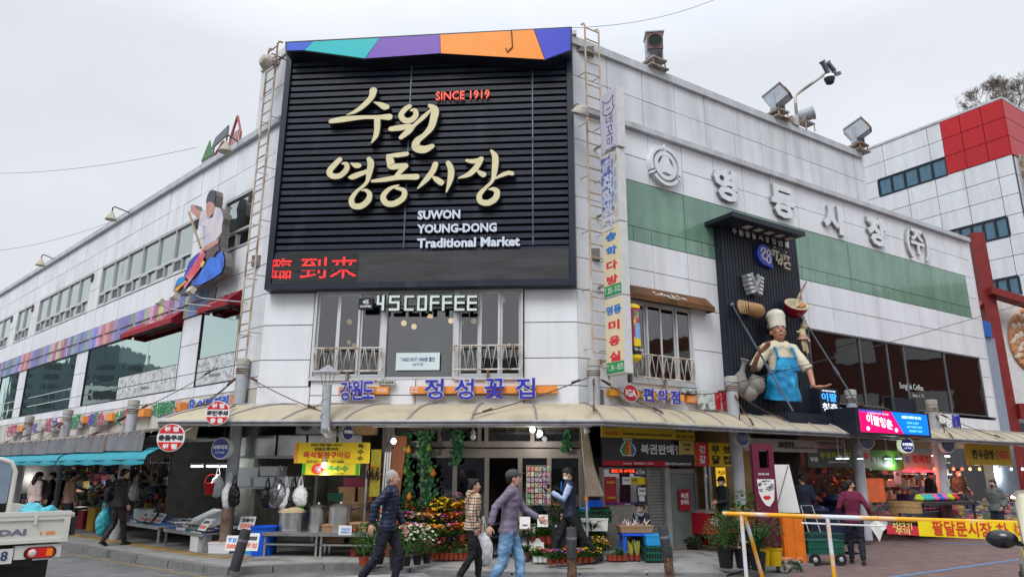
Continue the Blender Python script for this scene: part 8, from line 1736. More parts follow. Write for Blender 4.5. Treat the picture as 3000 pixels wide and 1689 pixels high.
def blooms(r,h,n,bs,seed,top=.55):
 def fn(mb):
  r_=random.Random(seed)
  for k in rg_(n):
   a=r_.uniform(0,2*PI);q=r_.random()**.6;z=r_.uniform(top,1.08);rr=r*q*(1.05 if z<.9 else .8);c=V_((rr*cos(a),rr*sin(a),h*z));M3=MRo(r_.uniform(-.7,.7),3,'X')@MRo(r_.uniform(-.7,.7),3,'Y');s=bs*r_.uniform(.7,1.15)
   for m_ in rg_(5):
    t0=2*PI*m_/5;p1=c+M3@V_((cos(t0-.5)*s*.75,sin(t0-.5)*s*.75,.3*s));p2=c+M3@V_((cos(t0)*s,sin(t0)*s,.42*s));p3=c+M3@V_((cos(t0+.5)*s*.75,sin(t0+.5)*s*.75,.3*s));mb.add([tu_(c),tu_(p1),tu_(p2),tu_(p3)],[(0,1,2,3)],0)
   mb.ell(tu_(c+V_((0,0,s*.15))),s*.2,5,3,1)
 return fn
def blades(n,l,w,seed,arch=.2,spread=.35):
 def fn(mb):
  r_=random.Random(seed)
  for k in rg_(n):
   a=2*PI*k/n+r_.uniform(-.3,.3);L_=l*r_.uniform(.6,1.05);d=V_((cos(a),sin(a),0));s=V_((-d.y,d.x,0))*w*.5;sp=spread*r_.uniform(.3,1.1);pts=[]
   for j in rg_(5): t_=j/4;pts.append(d*(.02+sp*L_*t_+arch*L_*t_*t_)+V_((0,0,L_*(t_-arch*1.6*t_*t_*t_))))
   wd=[.6,1,1,.75,.05];vs=[tu_(p-s*q) for p,q in zip(pts,wd)]+[tu_(p+s*q) for p,q in zip(pts,wd)];mb.add(vs,[(j,j+1,j+6,j+5) for j in rg_(4)],0)
   vs=[tu_(p-s*q*.3+V_((0,0,.002))+d*-.002) for p,q in zip(pts,wd)]+[tu_(p+s*q*.3+V_((0,0,.002))-d*.002) for p,q in zip(pts,wd)];mb.add(vs,[(j,j+1,j+6,j+5) for j in rg_(4)],1)
 return fn
G1=mat('leaf_mid_green',(.035,.12,.02),ro=.5,var=.3,scale=30);G2=mat('leaf_light_green',(.08,.20,.03),ro=.5,var=.3,scale=30);G3=mat('leaf_dark_green',(.015,.055,.015),ro=.45,var=.3,scale=30);GY=mat('leaf_yellow_edge',(.38,.38,.08),ro=.45,var=.2,scale=30);M_SOIL=mat('potting_soil',(.03,.02,.015),ro=.9)
FC_={'red':(.62,.015,.02),'pink':(.68,.12,.26),'white':(.72,.70,.60),'yellow':(.80,.50,.01),'orange':(.80,.20,.01),'purple':(.12,.03,.30),'magenta':(.45,.02,.18),'lilac':(.45,.18,.45),'lime':(.42,.48,.14),'salmon':(.70,.18,.12),'maroon':(.20,.01,.04),'gold':(.70,.32,.02)}
fmm=lambda c:[mat('petal_'+c,FC_[c],ro=.5,var=.2,scale=40),mat('flower_centre',(.55,.40,.05))]
PCNT=[0]
def plant(label,p,kind,h=.4,r=.16,flower=None,pot='terracotta',potr=.09,poth=.13,nf=26,bs=.032,rz=None,group=None,n=None,cat='plant',name='potted_plant',dark=False):
 PCNT[0]+=1;sd=PCNT[0]%3;t=T(name,label,cat,(p,rnd.uniform(0,6) if rz is None else rz),group=group)
 pm={'terracotta':M_TERRA,'black':M_BP,'white':M_FOAM,'yellow':mat('yellow_pot',(.62,.42,.01),ro=.4),'brown':mat('brown_pot',(.12,.06,.04))}.get(pot)
 if pm:
  key='pot@%s_%.2f_%.2f'%(pot,potr,poth);put('pot',smesh(key,lambda mb:(mb.lt([(0,0),(potr*.75,0),(potr,poth),(potr*1.1,poth),(potr*1.1,poth+.015),(potr*.9,poth+.015),(potr*.88,poth-.01)],n=16),mb.lt([(0,poth-.012),(potr*.9,poth-.012)],n=12,mi=1)),[pm,M_SOIL],True),t)
 else: poth=0
 gm=[G3,G1] if dark else [G1,G2];Mz=MTr((0,0,poth))
 if kind=='bushy': put('foliage',smesh('foliage@b%d%s_%.2f_%.2f'%(sd,dark,r,h),leafball(r,h,n or 150,max(.05,r*.36),sd),gm),t,M=Mz)
 elif kind=='fern': put('foliage',smesh('foliage@f%d_%.2f_%.2f'%(sd,r,h),leafball(r,h,n or 420,.055,sd,.9),gm),t,M=Mz)
 elif kind=='palm': put('foliage',smesh('foliage@p%d_%.2f'%(sd,h),blades(n or 26,h,.03,sd,.35,.45),[G3,G1]),t,M=Mz)
 elif kind=='snake': put('foliage',smesh('foliage@s%d_%.2f'%(sd,h),blades(n or 11,h,.055,sd,.03,.22),[GY,G3]),t,M=Mz)
 elif kind=='rosette': put('foliage',smesh('foliage@r%d_%.2f'%(sd,h),blades(n or 16,h,.03,sd,.1,1.2),[mat('succulent_pale',(.28,.36,.30)),G2]),t,M=Mz)
 if flower: put('blooms',smesh('blooms@%s%d_%.2f_%.2f_%d'%(flower,sd,r,h,nf),blooms(r*1.02,h,nf,bs,sd+5),fmm(flower)),t,M=Mz)
 return t
def gp_(px,py,z=None,Y=None):
 if Y is None: return G(px,py,.12 if z is None else z)
 p=atY(px,py,Y);return p
def rowp(specs):
 for s_ in specs:
  lb,px,py,Y,kw=s_;p=G(px,py,.12) if Y is None else atY(px,py,Y);plant(lb,p,**kw)
K=lambda kind,**k:dict(kind=kind,**k)
rowp([
('geranium with red blooms in a terracotta pot beside the pot table',1037,1628,None,K('bushy',h=.42,r=.20,flower='red',nf=14,bs=.045)),
('geranium with pink blooms behind the red one',1058,1600,None,K('bushy',h=.42,r=.18,flower='pink',nf=10,bs=.05)),
('geranium with bright red blooms behind the hand of the grey haired man',1098,1605,None,K('bushy',h=.5,r=.20,flower='red',nf=14,bs=.05,pot='black')),
('tall shrub with a yellow tag at the kerb, left of the grey haired man',1065,1655,None,K('fern',h=.55,r=.20)),
('fine leaved shrub with pale pink flowers by the kerb behind the grey haired man',1105,1650,None,K('fern',h=.52,r=.2,flower='pink',nf=12,bs=.03,pot='black',potr=.13,poth=.16)),
('red leafed plant in a big black pot right of the grey haired man',1162,1668,None,K('bushy',h=.30,r=.14,pot='black',potr=.14,poth=.30,dark=True)),
('first white orchid bunch in a black pot, nearest the kerb',1190,1656,None,K('bushy',h=.50,r=.19,flower='white',nf=34,bs=.032,pot='black',potr=.08)),
('second white orchid bunch in a black pot',1222,1652,None,K('bushy',h=.50,r=.19,flower='white',nf=34,bs=.032,pot='black',potr=.08)),
('third white orchid bunch, by the tray of wrapped pink flowers',1250,1648,None,K('bushy',h=.46,r=.17,flower='white',nf=26,bs=.030,pot='black',potr=.08)),
('magenta flowering pot between the orchids and the wrapped bunches',1238,1618,None,K('bushy',h=.42,r=.16,flower='magenta',nf=16,bs=.04)),
('lime green hydrangea with broad leaves in the middle of the display',1240,1590,None,K('bushy',h=.48,r=.26,flower='lime',nf=16,bs=.045,dark=True)),
('second lime green hydrangea, right of the first',1290,1590,None,K('bushy',h=.46,r=.24,flower='lime',nf=14,bs=.045,dark=True)),
('violet pansies behind the hydrangeas',1262,1545,14.0,K('bushy',h=.22,r=.22,flower='purple',nf=22,bs=.045,pot=None)),
('violet and dark pansies behind the second hydrangea',1308,1548,14.0,K('bushy',h=.22,r=.2,flower='purple',nf=20,bs=.045,pot=None)),
('dark burgundy foliage plant at the back left of the display',1268,1520,14.35,K('bushy',h=.30,r=.24,flower='maroon',nf=34,bs=.04,pot=None,dark=True)),
('orange daisy cluster left of the big yellow bunch',1262,1530,14.15,K('bushy',h=.22,r=.14,flower='orange',nf=18,bs=.045,pot=None)),
('big bunch of golden yellow flowers at the centre of the display',1305,1530,14.1,K('bushy',h=.42,r=.28,flower='yellow',nf=60,bs=.045,pot=None)),
('orange red flowers rising behind the yellow bunch',1315,1500,14.2,K('bushy',h=.20,r=.18,flower='orange',nf=26,bs=.045,pot=None)),
('red flowers right of the yellow bunch',1340,1525,14.15,K('bushy',h=.28,r=.15,flower='red',nf=22,bs=.04,pot=None)),
('second yellow cluster beside the plaid jacket',1350,1505,14.2,K('bushy',h=.22,r=.14,flower='yellow',nf=20,bs=.045,pot=None)),
('purple orchid spray at the top right of the display',1343,1480,14.25,K('bushy',h=.22,r=.14,flower='lilac',nf=16,bs=.05,pot=None)),
('maroon chrysanthemum bunch under the yellow flowers',1330,1575,13.9,K('bushy',h=.30,r=.22,flower='magenta',nf=30,bs=.03,pot=None,dark=True)),
('salmon carnation bunch behind the wrapped tray',1325,1600,13.7,K('bushy',h=.26,r=.24,flower='salmon',nf=40,bs=.035,pot=None)),
('pink carnation bunch left of the salmon one',1275,1612,13.65,K('bushy',h=.22,r=.2,flower='pink',nf=28,bs=.035,pot=None)),
('leafy plant on a cardboard box beside the ivy column',1205,1520,14.3,K('fern',h=.30,r=.22,pot=None)),
('red bromeliad beside the phone hand of the grey haired man',1198,1540,14.1,K('palm',h=.32,flower='red',r=.10,nf=10,bs=.04,pot='black',potr=.07)),
('pale seedling plant with dry straw at the left foot of the shelves',1540,1640,None,K('palm',h=.25,n=40,pot='brown')),
('white orchid pot on the upper shelf left of the price cards',1548,1563,14.0,K('rosette',h=.10,pot='white',potr=.07,poth=.10)),
('small grey cactus in a white pot on the upper shelf',1568,1560,14.0,K('rosette',h=.09,pot='white',potr=.07,poth=.10)),
('small cactus in a white pot right end of the upper shelf',1588,1560,14.0,K('rosette',h=.09,pot='white',potr=.07,poth=.10)),
('variegated spider plant above the price cards',1560,1510,14.2,K('palm',h=.25,pot=None)),
('brown and pink heather on the middle shelf',1560,1595,13.9,K('bushy',h=.20,r=.22,flower='salmon',nf=36,bs=.018,pot='terracotta')),
('fresh green dwarf cypress on the middle shelf',1590,1593,13.9,K('fern',h=.18,r=.12,pot='terracotta')),
('second fresh green dwarf cypress on the middle shelf',1610,1591,13.9,K('fern',h=.18,r=.12,pot='terracotta')),
('kumquat bush with orange fruit behind the worker',1625,1570,14.3,K('bushy',h=.42,r=.2,flower='orange',nf=9,bs=.03,pot='black',dark=True)),
('red tulips in the lower row behind the striding legs',1610,1632,None,K('snake',h=.24,flower='pink',r=.08,nf=6,bs=.05)),
('yellow primrose pot in the lower row, first from the left',1570,1645,None,K('bushy',h=.13,r=.09,flower='yellow',nf=10,bs=.03,pot='white',potr=.06,poth=.09)),
('pink primrose pot in the lower row, second from the left',1584,1645,None,K('bushy',h=.13,r=.09,flower='pink',nf=10,bs=.03,pot='white',potr=.06,poth=.09)),
('orange primrose pot in the lower row, third from the left',1598,1645,None,K('bushy',h=.13,r=.09,flower='orange',nf=10,bs=.03,pot='white',potr=.06,poth=.09)),
('orange primrose pot right of the striding leg',1660,1642,None,K('bushy',h=.15,r=.10,flower='orange',nf=12,bs=.03,potr=.06,poth=.09)),
('red primrose pot between the bollard and the rear shoe',1692,1638,None,K('bushy',h=.15,r=.10,flower='red',nf=10,bs=.03,potr=.06,poth=.09)),
('dark green arching plant beside the worker on the right',1712,1570,14.0,K('palm',h=.55,n=40,pot=None)),
('dark green ponytail plant behind the pipe of the awning',1735,1565,13.9,K('palm',h=.5,n=36,pot=None)),
('yellow tulip bunch right of the thin pipe',1712,1600,13.9,K('snake',h=.22,flower='yellow',r=.06,nf=5,bs=.045,pot='white')),
('marigolds in a black tub, left of the white cup plant',1745,1640,None,K('bushy',h=.22,r=.20,flower='gold',nf=60,bs=.025,pot='black',potr=.15,poth=.18)),
('orange flowers in a white cup pot right of the marigold tub',1772,1638,None,K('bushy',h=.18,r=.12,flower='gold',nf=30,bs=.025,pot='white',potr=.07,poth=.14)),
('large snake plant with orange tips in a black tub',1800,1618,None,K('snake',h=.62,n=18,flower='orange',r=.14,nf=7,bs=.05,pot='black',potr=.16,poth=.24)),
('second tall snake plant right behind the large one',1822,1612,None,K('snake',h=.5,n=12,pot='black',potr=.12,poth=.2)),
('first pale succulent in the terracotta row',1787,1641,None,K('rosette',h=.11,potr=.055,poth=.09)),('second pale succulent in the terracotta row',1800,1641,None,K('rosette',h=.11,potr=.055,poth=.09)),('third, greener succulent in the terracotta row',1815,1641,None,K('bushy',h=.11,r=.07,potr=.055,poth=.09)),('last succulent in the terracotta row',1830,1641,None,K('rosette',h=.12,potr=.055,poth=.09)),
('short snake plant in a terracotta pot, left of the blue stool',1850,1640,None,K('snake',h=.28,n=14,potr=.06,poth=.09)),('short snake plant in a terracotta pot, right beside its twin',1868,1640,None,K('snake',h=.28,n=14,potr=.06,poth=.09)),
('white hanging pot plant on the shelf right of the thin pipe',1742,1590,13.9,K('bushy',h=.10,r=.14,pot='white',potr=.09,poth=.08,dark=True)),('white pot plant next to it on the shelf',1765,1590,13.9,K('bushy',h=.10,r=.12,pot='white',potr=.09,poth=.08,dark=True)),
('trailing green plant over the green crate',1768,1530,14.0,K('fern',h=.25,r=.16,pot=None)),
('bright fern in a black pot left of the barrier foot',2128,1662,None,K('fern',h=.60,r=.36,pot='black',potr=.14,poth=.30,n=600)),
('broad leaved plant in a black pot behind the barrier legs',2178,1662,None,K('bushy',h=.75,r=.30,pot='black',potr=.14,poth=.28,n=260,dark=True)),
('arching dracaena in a black pot right of the barrier legs',2222,1668,None,K('palm',h=.95,n=44,pot='black',potr=.14,poth=.26)),
('leafy plant with pink blooms in a yellow pot, left one',2240,1655,None,K('bushy',h=.45,r=.2,pot='yellow',potr=.12,poth=.26,dark=True)),
('leafy plant with a pink rose in a yellow pot, right one beside the orange board',2272,1655,None,K('bushy',h=.5,r=.2,flower='salmon',nf=5,bs=.06,pot='yellow',potr=.13,poth=.27,dark=True)),
('tall leafy shrub behind the barrier legs, topmost of the planters',2195,1640,None,K('bushy',h=.95,r=.28,pot='black',potr=.14,poth=.28,n=260)),
])
for i in rg_(8):
 for j in rg_(2):
  p=G(1266+14*i-4*j,1638-9*j);plant('salmon flower bunch, %s from the left in the %s row of the red tray'%(ORD[i],['front','back'][j]),p,'bushy',h=.16,r=.075,flower='salmon',nf=9,bs=.028,pot='terracotta',potr=.05,poth=.10,group='wrapped bunches in the red tray',name='wrapped_bunch',n=30)
for i in rg_(3): plant('wrapped bunch in a white cup beside the red tray, %s from the left'%ORD[i],G(1334+12*i,1634-3*i),'bushy',h=.22,r=.08,flower='salmon',nf=10,bs=.028,pot='white',potr=.055,poth=.14,group='white cups beside the red tray',name='wrapped_bunch',n=30)
r_=random.Random(21);cc=['red','salmon','pink','orange','yellow','white','magenta','lilac','gold','purple']
for i in rg_(13):
 for j in rg_(2):
  px=1130+18*i+6*j;c=cc[(i*3+j*7)%10];plant('%s flowering pot, number %d along the %s stepped row of the flower display'%(c,i+1,['upper','lower'][j]),atY(px,[1556,1590][j]-abs(i-8)*2,[13.95,13.6][j]),'bushy',h=.20,r=.15,flower=c,nf=30,bs=.036,pot='black' if i%3 else 'terracotta',potr=.07,poth=.09)
for i in rg_(9):
 c=cc[(i*7+2)%10];plant('%s flowering pot, number %d in the right hand lower row by the striding worker'%(c,i+1),G(1612+17*i,1652-i),'bushy',h=.15,r=.11,flower=c,nf=20,bs=.03,potr=.06,poth=.08)
t=T('plant_shelf','low black stepped plant shelf in front of the seed rack','shelf',CF(5.15,.12,.0));
for z,o,a,b_ in ((.40,.25,-.2,.55),(.62,.05,-.25,.55),(.40,.25,.95,1.75)): mb=MB();mb.b(a,b_,-o-.16,-o+.16,z-.03,z);[mb.b(x,x+.03,-o-.14,-o+.14,0,z-.03) for x in (a+.02,b_-.05)];mb.bd('shelf_step',M_BP,t)
for k,(px,py,lb) in en_(((1538,1548,'left white photo card above the cactus pots'),(1590,1542,'right white photo card above the cactus pots'),(1545,1612,'left printed care sheet between the shelf rows'),(1578,1612,'right printed care sheet between the shelf rows'))): pcard(lb,(atY(px,py,13.8),0),.20,.22,[('1000',.3,.5,.15,M_BLK)],-12)
def crate(label,fr,w,d,h,m=M_GRP):
 t=T('plastic_crate',label,'crate',fr);mb=MB();mb.b(-w/2,w/2,-d/2,d/2,0,.02);
 for z in (.02,h*.5,h-.03): mb.b(-w/2,w/2,-d/2-.012,-d/2,z,z+.03);mb.b(-w/2,w/2,d/2,d/2+.012,z,z+.03);mb.b(-w/2-.012,-w/2,-d/2,d/2,z,z+.03);mb.b(w/2,w/2+.012,-d/2,d/2,z,z+.03)
 for i in rg_(11): x=-w/2+w*i/10;mb.b(x-.008,x+.008,-d/2-.008,-d/2-.0,.02,h)
 for i in rg_(7): y=-d/2+d*i/6;mb.b(w/2,w/2+.008,y-.008,y+.008,.02,h);mb.b(-w/2-.008,-w/2,y-.008,y+.008,.02,h)
 mb.b(-w/2+.01,w/2-.01,-d/2+.01,d/2-.01,.03,h*.8,1);mb.bd('crate_body',[m,M_BP],t);return t
crate('dark green crate on a stand beside the curtain right of the flower shop',(atY(1738,1528,14.1),.05),.62,.4,.24);pbox('small bright blue box on top of the dark green crate',(atY(1720,1504,14.1),0),.26,.2,.09,mat('azure_plastic',(.02,.28,.62)),name='plastic_tub');pbox('black toolbox with a red lid on the green crate',(atY(1755,1504,14.1),0),.36,.25,.10,M_BP,name='plastic_tub');pbox('deep blue basket of tools above the red lidded box',(atY(1740,1488,14.15),0),.3,.25,.12,M_BLUE,name='plastic_tub');pbox('white paper covered box under the green crate',(atY(1740,1552,14.0),0),.5,.35,.20,M_PAPER,name='cardboard_box');pbox('crate stand of dark boards under the white box',(G(1742,1612),0),.7,.35,.42,M_BP,name='plastic_tub')
crate('dark green crate on the pavement left of the right bollard',GF_(1925,1640,.05),.48,.34,.26);pbox('sky blue basket on top of the pavement crate',(lambda p:((p[0],p[1],.39),.05))(G(1925,1640)),.46,.32,.16,mat('azure_plastic',(.02,.28,.62)),'basket',name='plastic_tub')
t=T('blue_stool','bright blue plastic stool table in front of the seated woman','stool',GF_(1862,1637,.1));mb=MB();mb.b(-.28,.28,-.2,.2,.43,.47);mb.bd('seat',M_BLUE,t)
for sx in (-1,1):
 for sy in (-1,1): mb=MB();mb.tb([(sx*.26,sy*.18,0),(sx*.22,sy*.15,.43)],.03,6);mb.bd('leg',M_BLUE,t)
pbox('cardboard tray of cut roots on the blue stool',(lambda p:((p[0],p[1],.60),.1))(G(1862,1637)),.62,.36,.10,M_CARD,name='cardboard_box')
t=T('herb_bundle','heap of white rooted herbs on the cardboard tray','vegetables',((lambda p:(p[0],p[1],.70))(G(1862,1637)),0));mb=MB()
for k in rg_(40): a=rnd.uniform(-.25,.25);y=rnd.uniform(-.12,.12);mb.tb([(a,y,rnd.uniform(0,.04)),(a+rnd.uniform(-.1,.1),y+rnd.uniform(-.05,.05),rnd.uniform(.05,.16))],[.012,.004],4,mi=k%2)
mb.bd('roots',[M_PAPER,mat('purple_root',(.25,.12,.15))],t)
for i,(px,py,c,lb) in en_(((1988,1598,'g','heap of lettuce on the ground left of the glass door'),(2020,1604,'g','heap of dark greens on the ground by the glass door'),(2052,1592,'o','low red basket of roots by the glass door'),(2080,1582,'g','red basket of green onions right of the roots'))):
 p=G(px,py);t=T('vegetable_basket',lb,'vegetables',(p,0));mb=MB();mb.lt([(0,0),(.17,0),(.21,.09),(.2,.09)],n=16);mb.bd('basket',M_REDP if i>1 else M_BP,t,sm=1)
 put('greens',smesh('greens@%s%d'%(c,i),leafball(.22,.16,160,.09,i,.5),[G1,G2] if c=='g' else [mat('root_tan',(.40,.26,.14)),G2]),t,M=MTr((0,0,.05)))
def ivy(label,px,py0,py1,off,w,fruit=()):
 u,z1=PC.hit(px,py0,off);_,z0=PC.hit(px,py1,off);t=T('ivy_garland',label,'plant',CF(u,z0,off));h=z1-z0;mb=MB();r_=random.Random(px)
 for k in rg_(int(300*h)):
  z=r_.uniform(0,h);x=r_.gauss(0,w*.2)+.06*sin(z*4);y=-r_.random()*.12;s=r_.uniform(.035,.065);a=r_.uniform(0,6.28);tl=r_.uniform(-.6,.6)
  c=V_((x,y,z));M3=MRo(tl,3,'X')@MRo(a*.3-.9,3,'Z');P_=[c+M3@V_((q*s,0,v*s)) for q,v in ((0,.6),(-.7,.35),(-.55,-.25),(0,-.9),(.55,-.25),(.7,.35))];mb.add([tu_(p) for p in P_],[(0,1,2,3,4,5)],r_.randrange(2))
 mb.bd('ivy_leaves',[mat('ivy_green',(.02,.09,.035),ro=.45,var=.3,scale=30),mat('ivy_green_light',(.04,.15,.055),ro=.45,var=.3,scale=30)],t)
 for fx,fy,m in fruit: a,b_=PC.hit(fx,fy,off+.1);mb=MB();mb.ell((a-u,-.14,b_-z0),(.055,.055,.065),10,8);mb.ell((a-u,-.14,b_-z0+.06),(.03,.03,.04),8,6);mb.bd('gourd',m,t,sm=1)
MG_=mat('green_gourd',(.12,.22,.02),ro=.35);MO_=mat('orange_gourd',(.55,.16,.03),ro=.35)
ivy('ivy garland with green and orange gourds, left of the glass, beside the grey haired man',1195,1268,1478,-.2,.28,[(1188,1315,MG_),(1198,1318,MO_),(1186,1380,MG_),(1200,1455,MO_)])
ivy('thicker ivy garland with a green gourd, second from the left',1255,1265,1485,-.2,.36,[(1258,1312,MG_),(1264,1378,MG_),(1270,1386,MO_)]);ivy('short ivy garland above the shop door',1335,1262,1360,-.2,.26);ivy('short bright ivy garland near the right end of the flower shop transom',1655,1262,1320,-.2,.2)
t=T('rolled_curtain','gathered brown weather curtain tied at the right end of the flower shop','curtain',CF(6.75,.5,.45));mb=MB();n=9
for k in rg_(5): mb.tb([(-.05+.02*k,.1,2.05),(.0+.035*k,0,1.3),(.06+.06*k,-.02,.75)],[.03,.035,.045],7)
mb.bd('curtain_folds',mat('tan_curtain',(.24,.19,.14),ro=.7,var=.15,scale=6),t,sm=1)
t=T('thin_pipe_post','thin galvanised pipe post with an orange clamp at the right end of the flower shop','post',(lambda p:(p,0))(G(1722,1640)));zt__=topz(G(1722,1640),1245);mb=MB();mb.tb([(0,0,0),(0,0,zt__-.12)],.022,8);mb.bd('pipe',M_GALV,t);mb=MB();mb.tb([(0,0,1.05),(0,0,1.13)],.034,8);mb.bd('clamp',M_ORANGE,t)
heap('dim packed goods and folded quilts behind the man in the navy suit',PR,5.6,11.2,-3.0,-.6,.4,1.5,260,12);heap('dim jars and packets on the shelves at the far right shops',PR,11.5,17,-3.0,-.8,.4,1.9,260,14,.06,.18)
t=T('quilt_pile','pile of dark blue glossy quilts behind the woman in the plum sweater','quilts',RF(7.6,.12,.2));mb=MB();[mb.ell((rnd.uniform(-1,1),rnd.uniform(-.1,.3),.55+.08*k),(.5,.35,.12),12,6) for k in rg_(6)];mb.b(-1.2,1.2,-.1,.5,0,.5);v,nr,f=fuse(mb,.04,2);q=MB();q.add([tu_(p) for p in v],f);q.bd('quilts',mat('glossy_navy_quilt',(.015,.02,.06),ro=.3,var=.3,scale=5),t,sm=60)
u0,u1,z0,z1=pxbox(PR,2700,1445,2845,1505,.4);t=T('meat_counter','slanted glass meat display counter with purple light in front of the butcher','display counter',RF((u0+u1)/2,.12,.3));w=u1-u0;h=z1-.12
mb=MB();mb.b(-w/2,w/2,-.1,.7,0,h*.55);mb.bd('counter_base',mat('counter_steel_dim',(.16,.15,.18),ro=.4),t);mb=MB();mb.pz([(-w/2,h*.55),(w/2,h*.55),(w/2-.25,h),(-w/2+.1,h)],.0,.6);mb.bd('glass_case',mat('case_glass_purple',(.05,.04,.09),ro=.08,coat=.5),t);mb=MB();mb.tb([(-w/2+.1,-.02,h),(w/2-.25,-.02,h),(w/2,-.05,h*.55),(-w/2,-.05,h*.55),(-w/2+.1,-.02,h)],.02,6);mb.bd('case_frame',M_GALV,t)
mb=MB();[mb.ell((-w/2+.3+.22*k,-.03,h*.62),(.09,.03,.04),8,5) for k in rg_(int(w/.22)-1)];mb.bd('meat',mat('meat_pink',(.40,.10,.14)),t)
for k in rg_(2): p=(PR.W((u0+u1)/2-.1+.5*k,.12+h*.86,.36));t=T('counter_lamp','small warm lamp glowing in the meat counter glass','lamp',(p,0),group='warm lamps in the meat counter');mb=MB();mb.ell((0,0,0),(.07,.05,.02),10,6);mb.bd('lamp_glow',mat('warm_glow2',(1,.6,.25),emit=4,var=0),t)
u0,u1,z0,z1=pxbox(PR,2628,1478,2680,1500,.8);t=T('steamer_baskets','stack of round tan sieves beside the meat counter','basket',RF((u0+u1)/2,z0,.8));r_=(u1-u0)/2
for k in rg_(2): mb=MB();mb.lt([(0,.14*k),(r_,.14*k),(r_,.13+.14*k),(r_*.92,.13+.14*k),(r_*.92,.02+.14*k)],n=20);mb.bd('sieve',mat('tan_wood_ring',(.36,.22,.10),ro=.6,var=.2,scale=10),t,sm=1)
t=table('dark trestle table in front of the quilts and sieves',RF(11.0,.12,.9),2.6,.7,.85,M_DARK)
t=T('bright_bundles','row of bright lime, turquoise, pink and blue cloth bundles on the trestle table','goods',RF(11.2,.99,.9))
for k,c in en_(((.40,.55,.03),(.05,.42,.42),(.05,.42,.42),(.62,.14,.36),(.04,.14,.55),(.62,.14,.36),(.30,.62,.03),(.55,.02,.04))): mb=MB();mb.ell((-1.0+.25*k,0,.06),(.13,.12,.07),8,5);mb.ell((-.96+.25*k,.03,.12),(.09,.09,.06),8,5);mb.bd('cloth_bundle',mat('bundle_%d'%k,c,ro=.6,var=.2,scale=12),t,sm=1)
board('self glowing red inner wall poster of the butcher shop',PR,FR,(2535,1400,2592,1470),-.25,mat('glowing_salmon_poster',(.6,.14,.05),emit=.25),[],d=.02,name='wall_poster',cat='poster')  # poster emits a little, standing in for the warm shop light
board('pink hanging paper with black brush writing in the butcher doorway',PR,FR,(2620,1378,2640,1418),.1,mat('pink_paper',(.52,.25,.25)),[('육',.5,.75,.6,.3,M_BLK)],d=.01,name='paper_notice',cat='notice')
for u,lb in ((12.6,'glass fronted shelf of jars right of the meat counter'),(14.6,'tall shelf of pale packets behind the grey coated woman')):
 t=T('jar_shelf',lb,'shelf',RF(u,.12,-.9));
 for z in (.5,.85,1.2,1.55,1.9):
  mb=MB();mb.b(-.9,.9,-.05,.35,z-.02,z);mb.bd('shelf',M_GALV,t)
  mb=MB();[mb.b(-.85+.14*k,-.74+.14*k,.0,.12,z,z+rnd.uniform(.12,.24),mi=rnd.randrange(3)) for k in rg_(12)];mb.bd('packets',[mat('packet_pale',(.45,.45,.42)),mat('packet_green',(.12,.25,.12)),mat('packet_tan',(.4,.3,.15))],t)
t=T('tube_light','glowing cool tube light over the jar shelves at the far right','lamp',RF(13.6,2.2,-.5));mb=MB();mb.tb([(-1.2,0,0),(1.2,0,0)],.02,6);mb.bd('tube',mat('tube_glow',(.9,.97,1),emit=4,var=0),t)
def plight(n,p,e,c,r=.08):
 l=bpy.data.lights.new(n,'POINT');l.energy=e;l.color=c;l.shadow_soft_size=r;o=bpy.data.objects.new(n,l);COL.objects.link(o);o.location=p
for px,py,P,off,e,c in ((1560,1290,PC,.75,22,(1,.97,.9)),(1153,1318,PC,.75,12,(1,.97,.9)),(950,1392,PC,.72,10,(1,.97,.9)),(620,1372,PL,-.2,22,(.9,1,1)),(2478,1358,PR,-.3,12,(.9,1,1)),(2620,1358,PR,.2,12,(.9,1,1)),(2560,1400,PR,-1.2,20,(1,.35,.15)),(2690,1392,PR,.1,22,(1,.12,.08)),(2800,1395,PR,-.3,18,(1,.3,.2)),(2860,1390,PR,-.4,25,(1,.8,.5)),(2930,1385,PR,-.3,40,(.9,1,1)),(250,1400,PL,-1,18,(1,.95,.85)),(90,1400,PL,-1,25,(.95,1,1)),(2115,1392,PR,-.6,10,(1,.7,.3))): plight('lamp_and_fill_light',P.W(*P.hit(px,py,off),off),e,c)  # boosts the modelled lamps; lights without a fixture are added fill
heap('bright packets and fruit crates piled in front of the far right stalls',PR,12.2,16.8,.1,.9,.35,1.0,150,31,.1,.24)
heap('vegetables and packets on low stands left of the meat counter',PR,8.6,11.4,-.4,.35,.4,.95,110,33,.08,.2)
#  info totem, orange board, white board
p=G(2262,1652,.016);t=T('info_totem','maroon information totem with a square cut-out and a white scribbled face shaped panel','totem',((p[0],p[1],.016),R(3)));zt_=topz(p,1302);w=sizeat((p[0],p[1],1.5),64)
mb=MB();h=zt_;mr=mat('maroon_totem',(.12,.012,.035),ro=.5,var=.06);a0,a1,c0,c1=-w*.20,w*.28,h-sizeat(p,88)*1.0,h-sizeat(p,20)
c0=topz(p,1372);c1=topz(p,1320);[mb.b(*q) for q in ((-w/2,a0,0,.12,0,h),(a1,w/2,0,.12,0,h),(a0,a1,0,.12,0,c0),(a0,a1,0,.12,c1,h))];mb.bd('totem_body',mr,t)
fz0,fz1=topz(p,1485),topz(p,1405);mb=MB();mb.pz([(-w*.38,fz1),(w*.42,fz1),(w*.40,(fz0*.35+fz1*.65)),(w*.34,fz0+.12),(w*.12,fz0),(-.02,fz0+.02),(-w*.22,fz0+.12),(-w*.34,fz0*.5+fz1*.5)],-.008,-.0);mb.bd('white_panel',M_PAPER,t)
mb=MB()
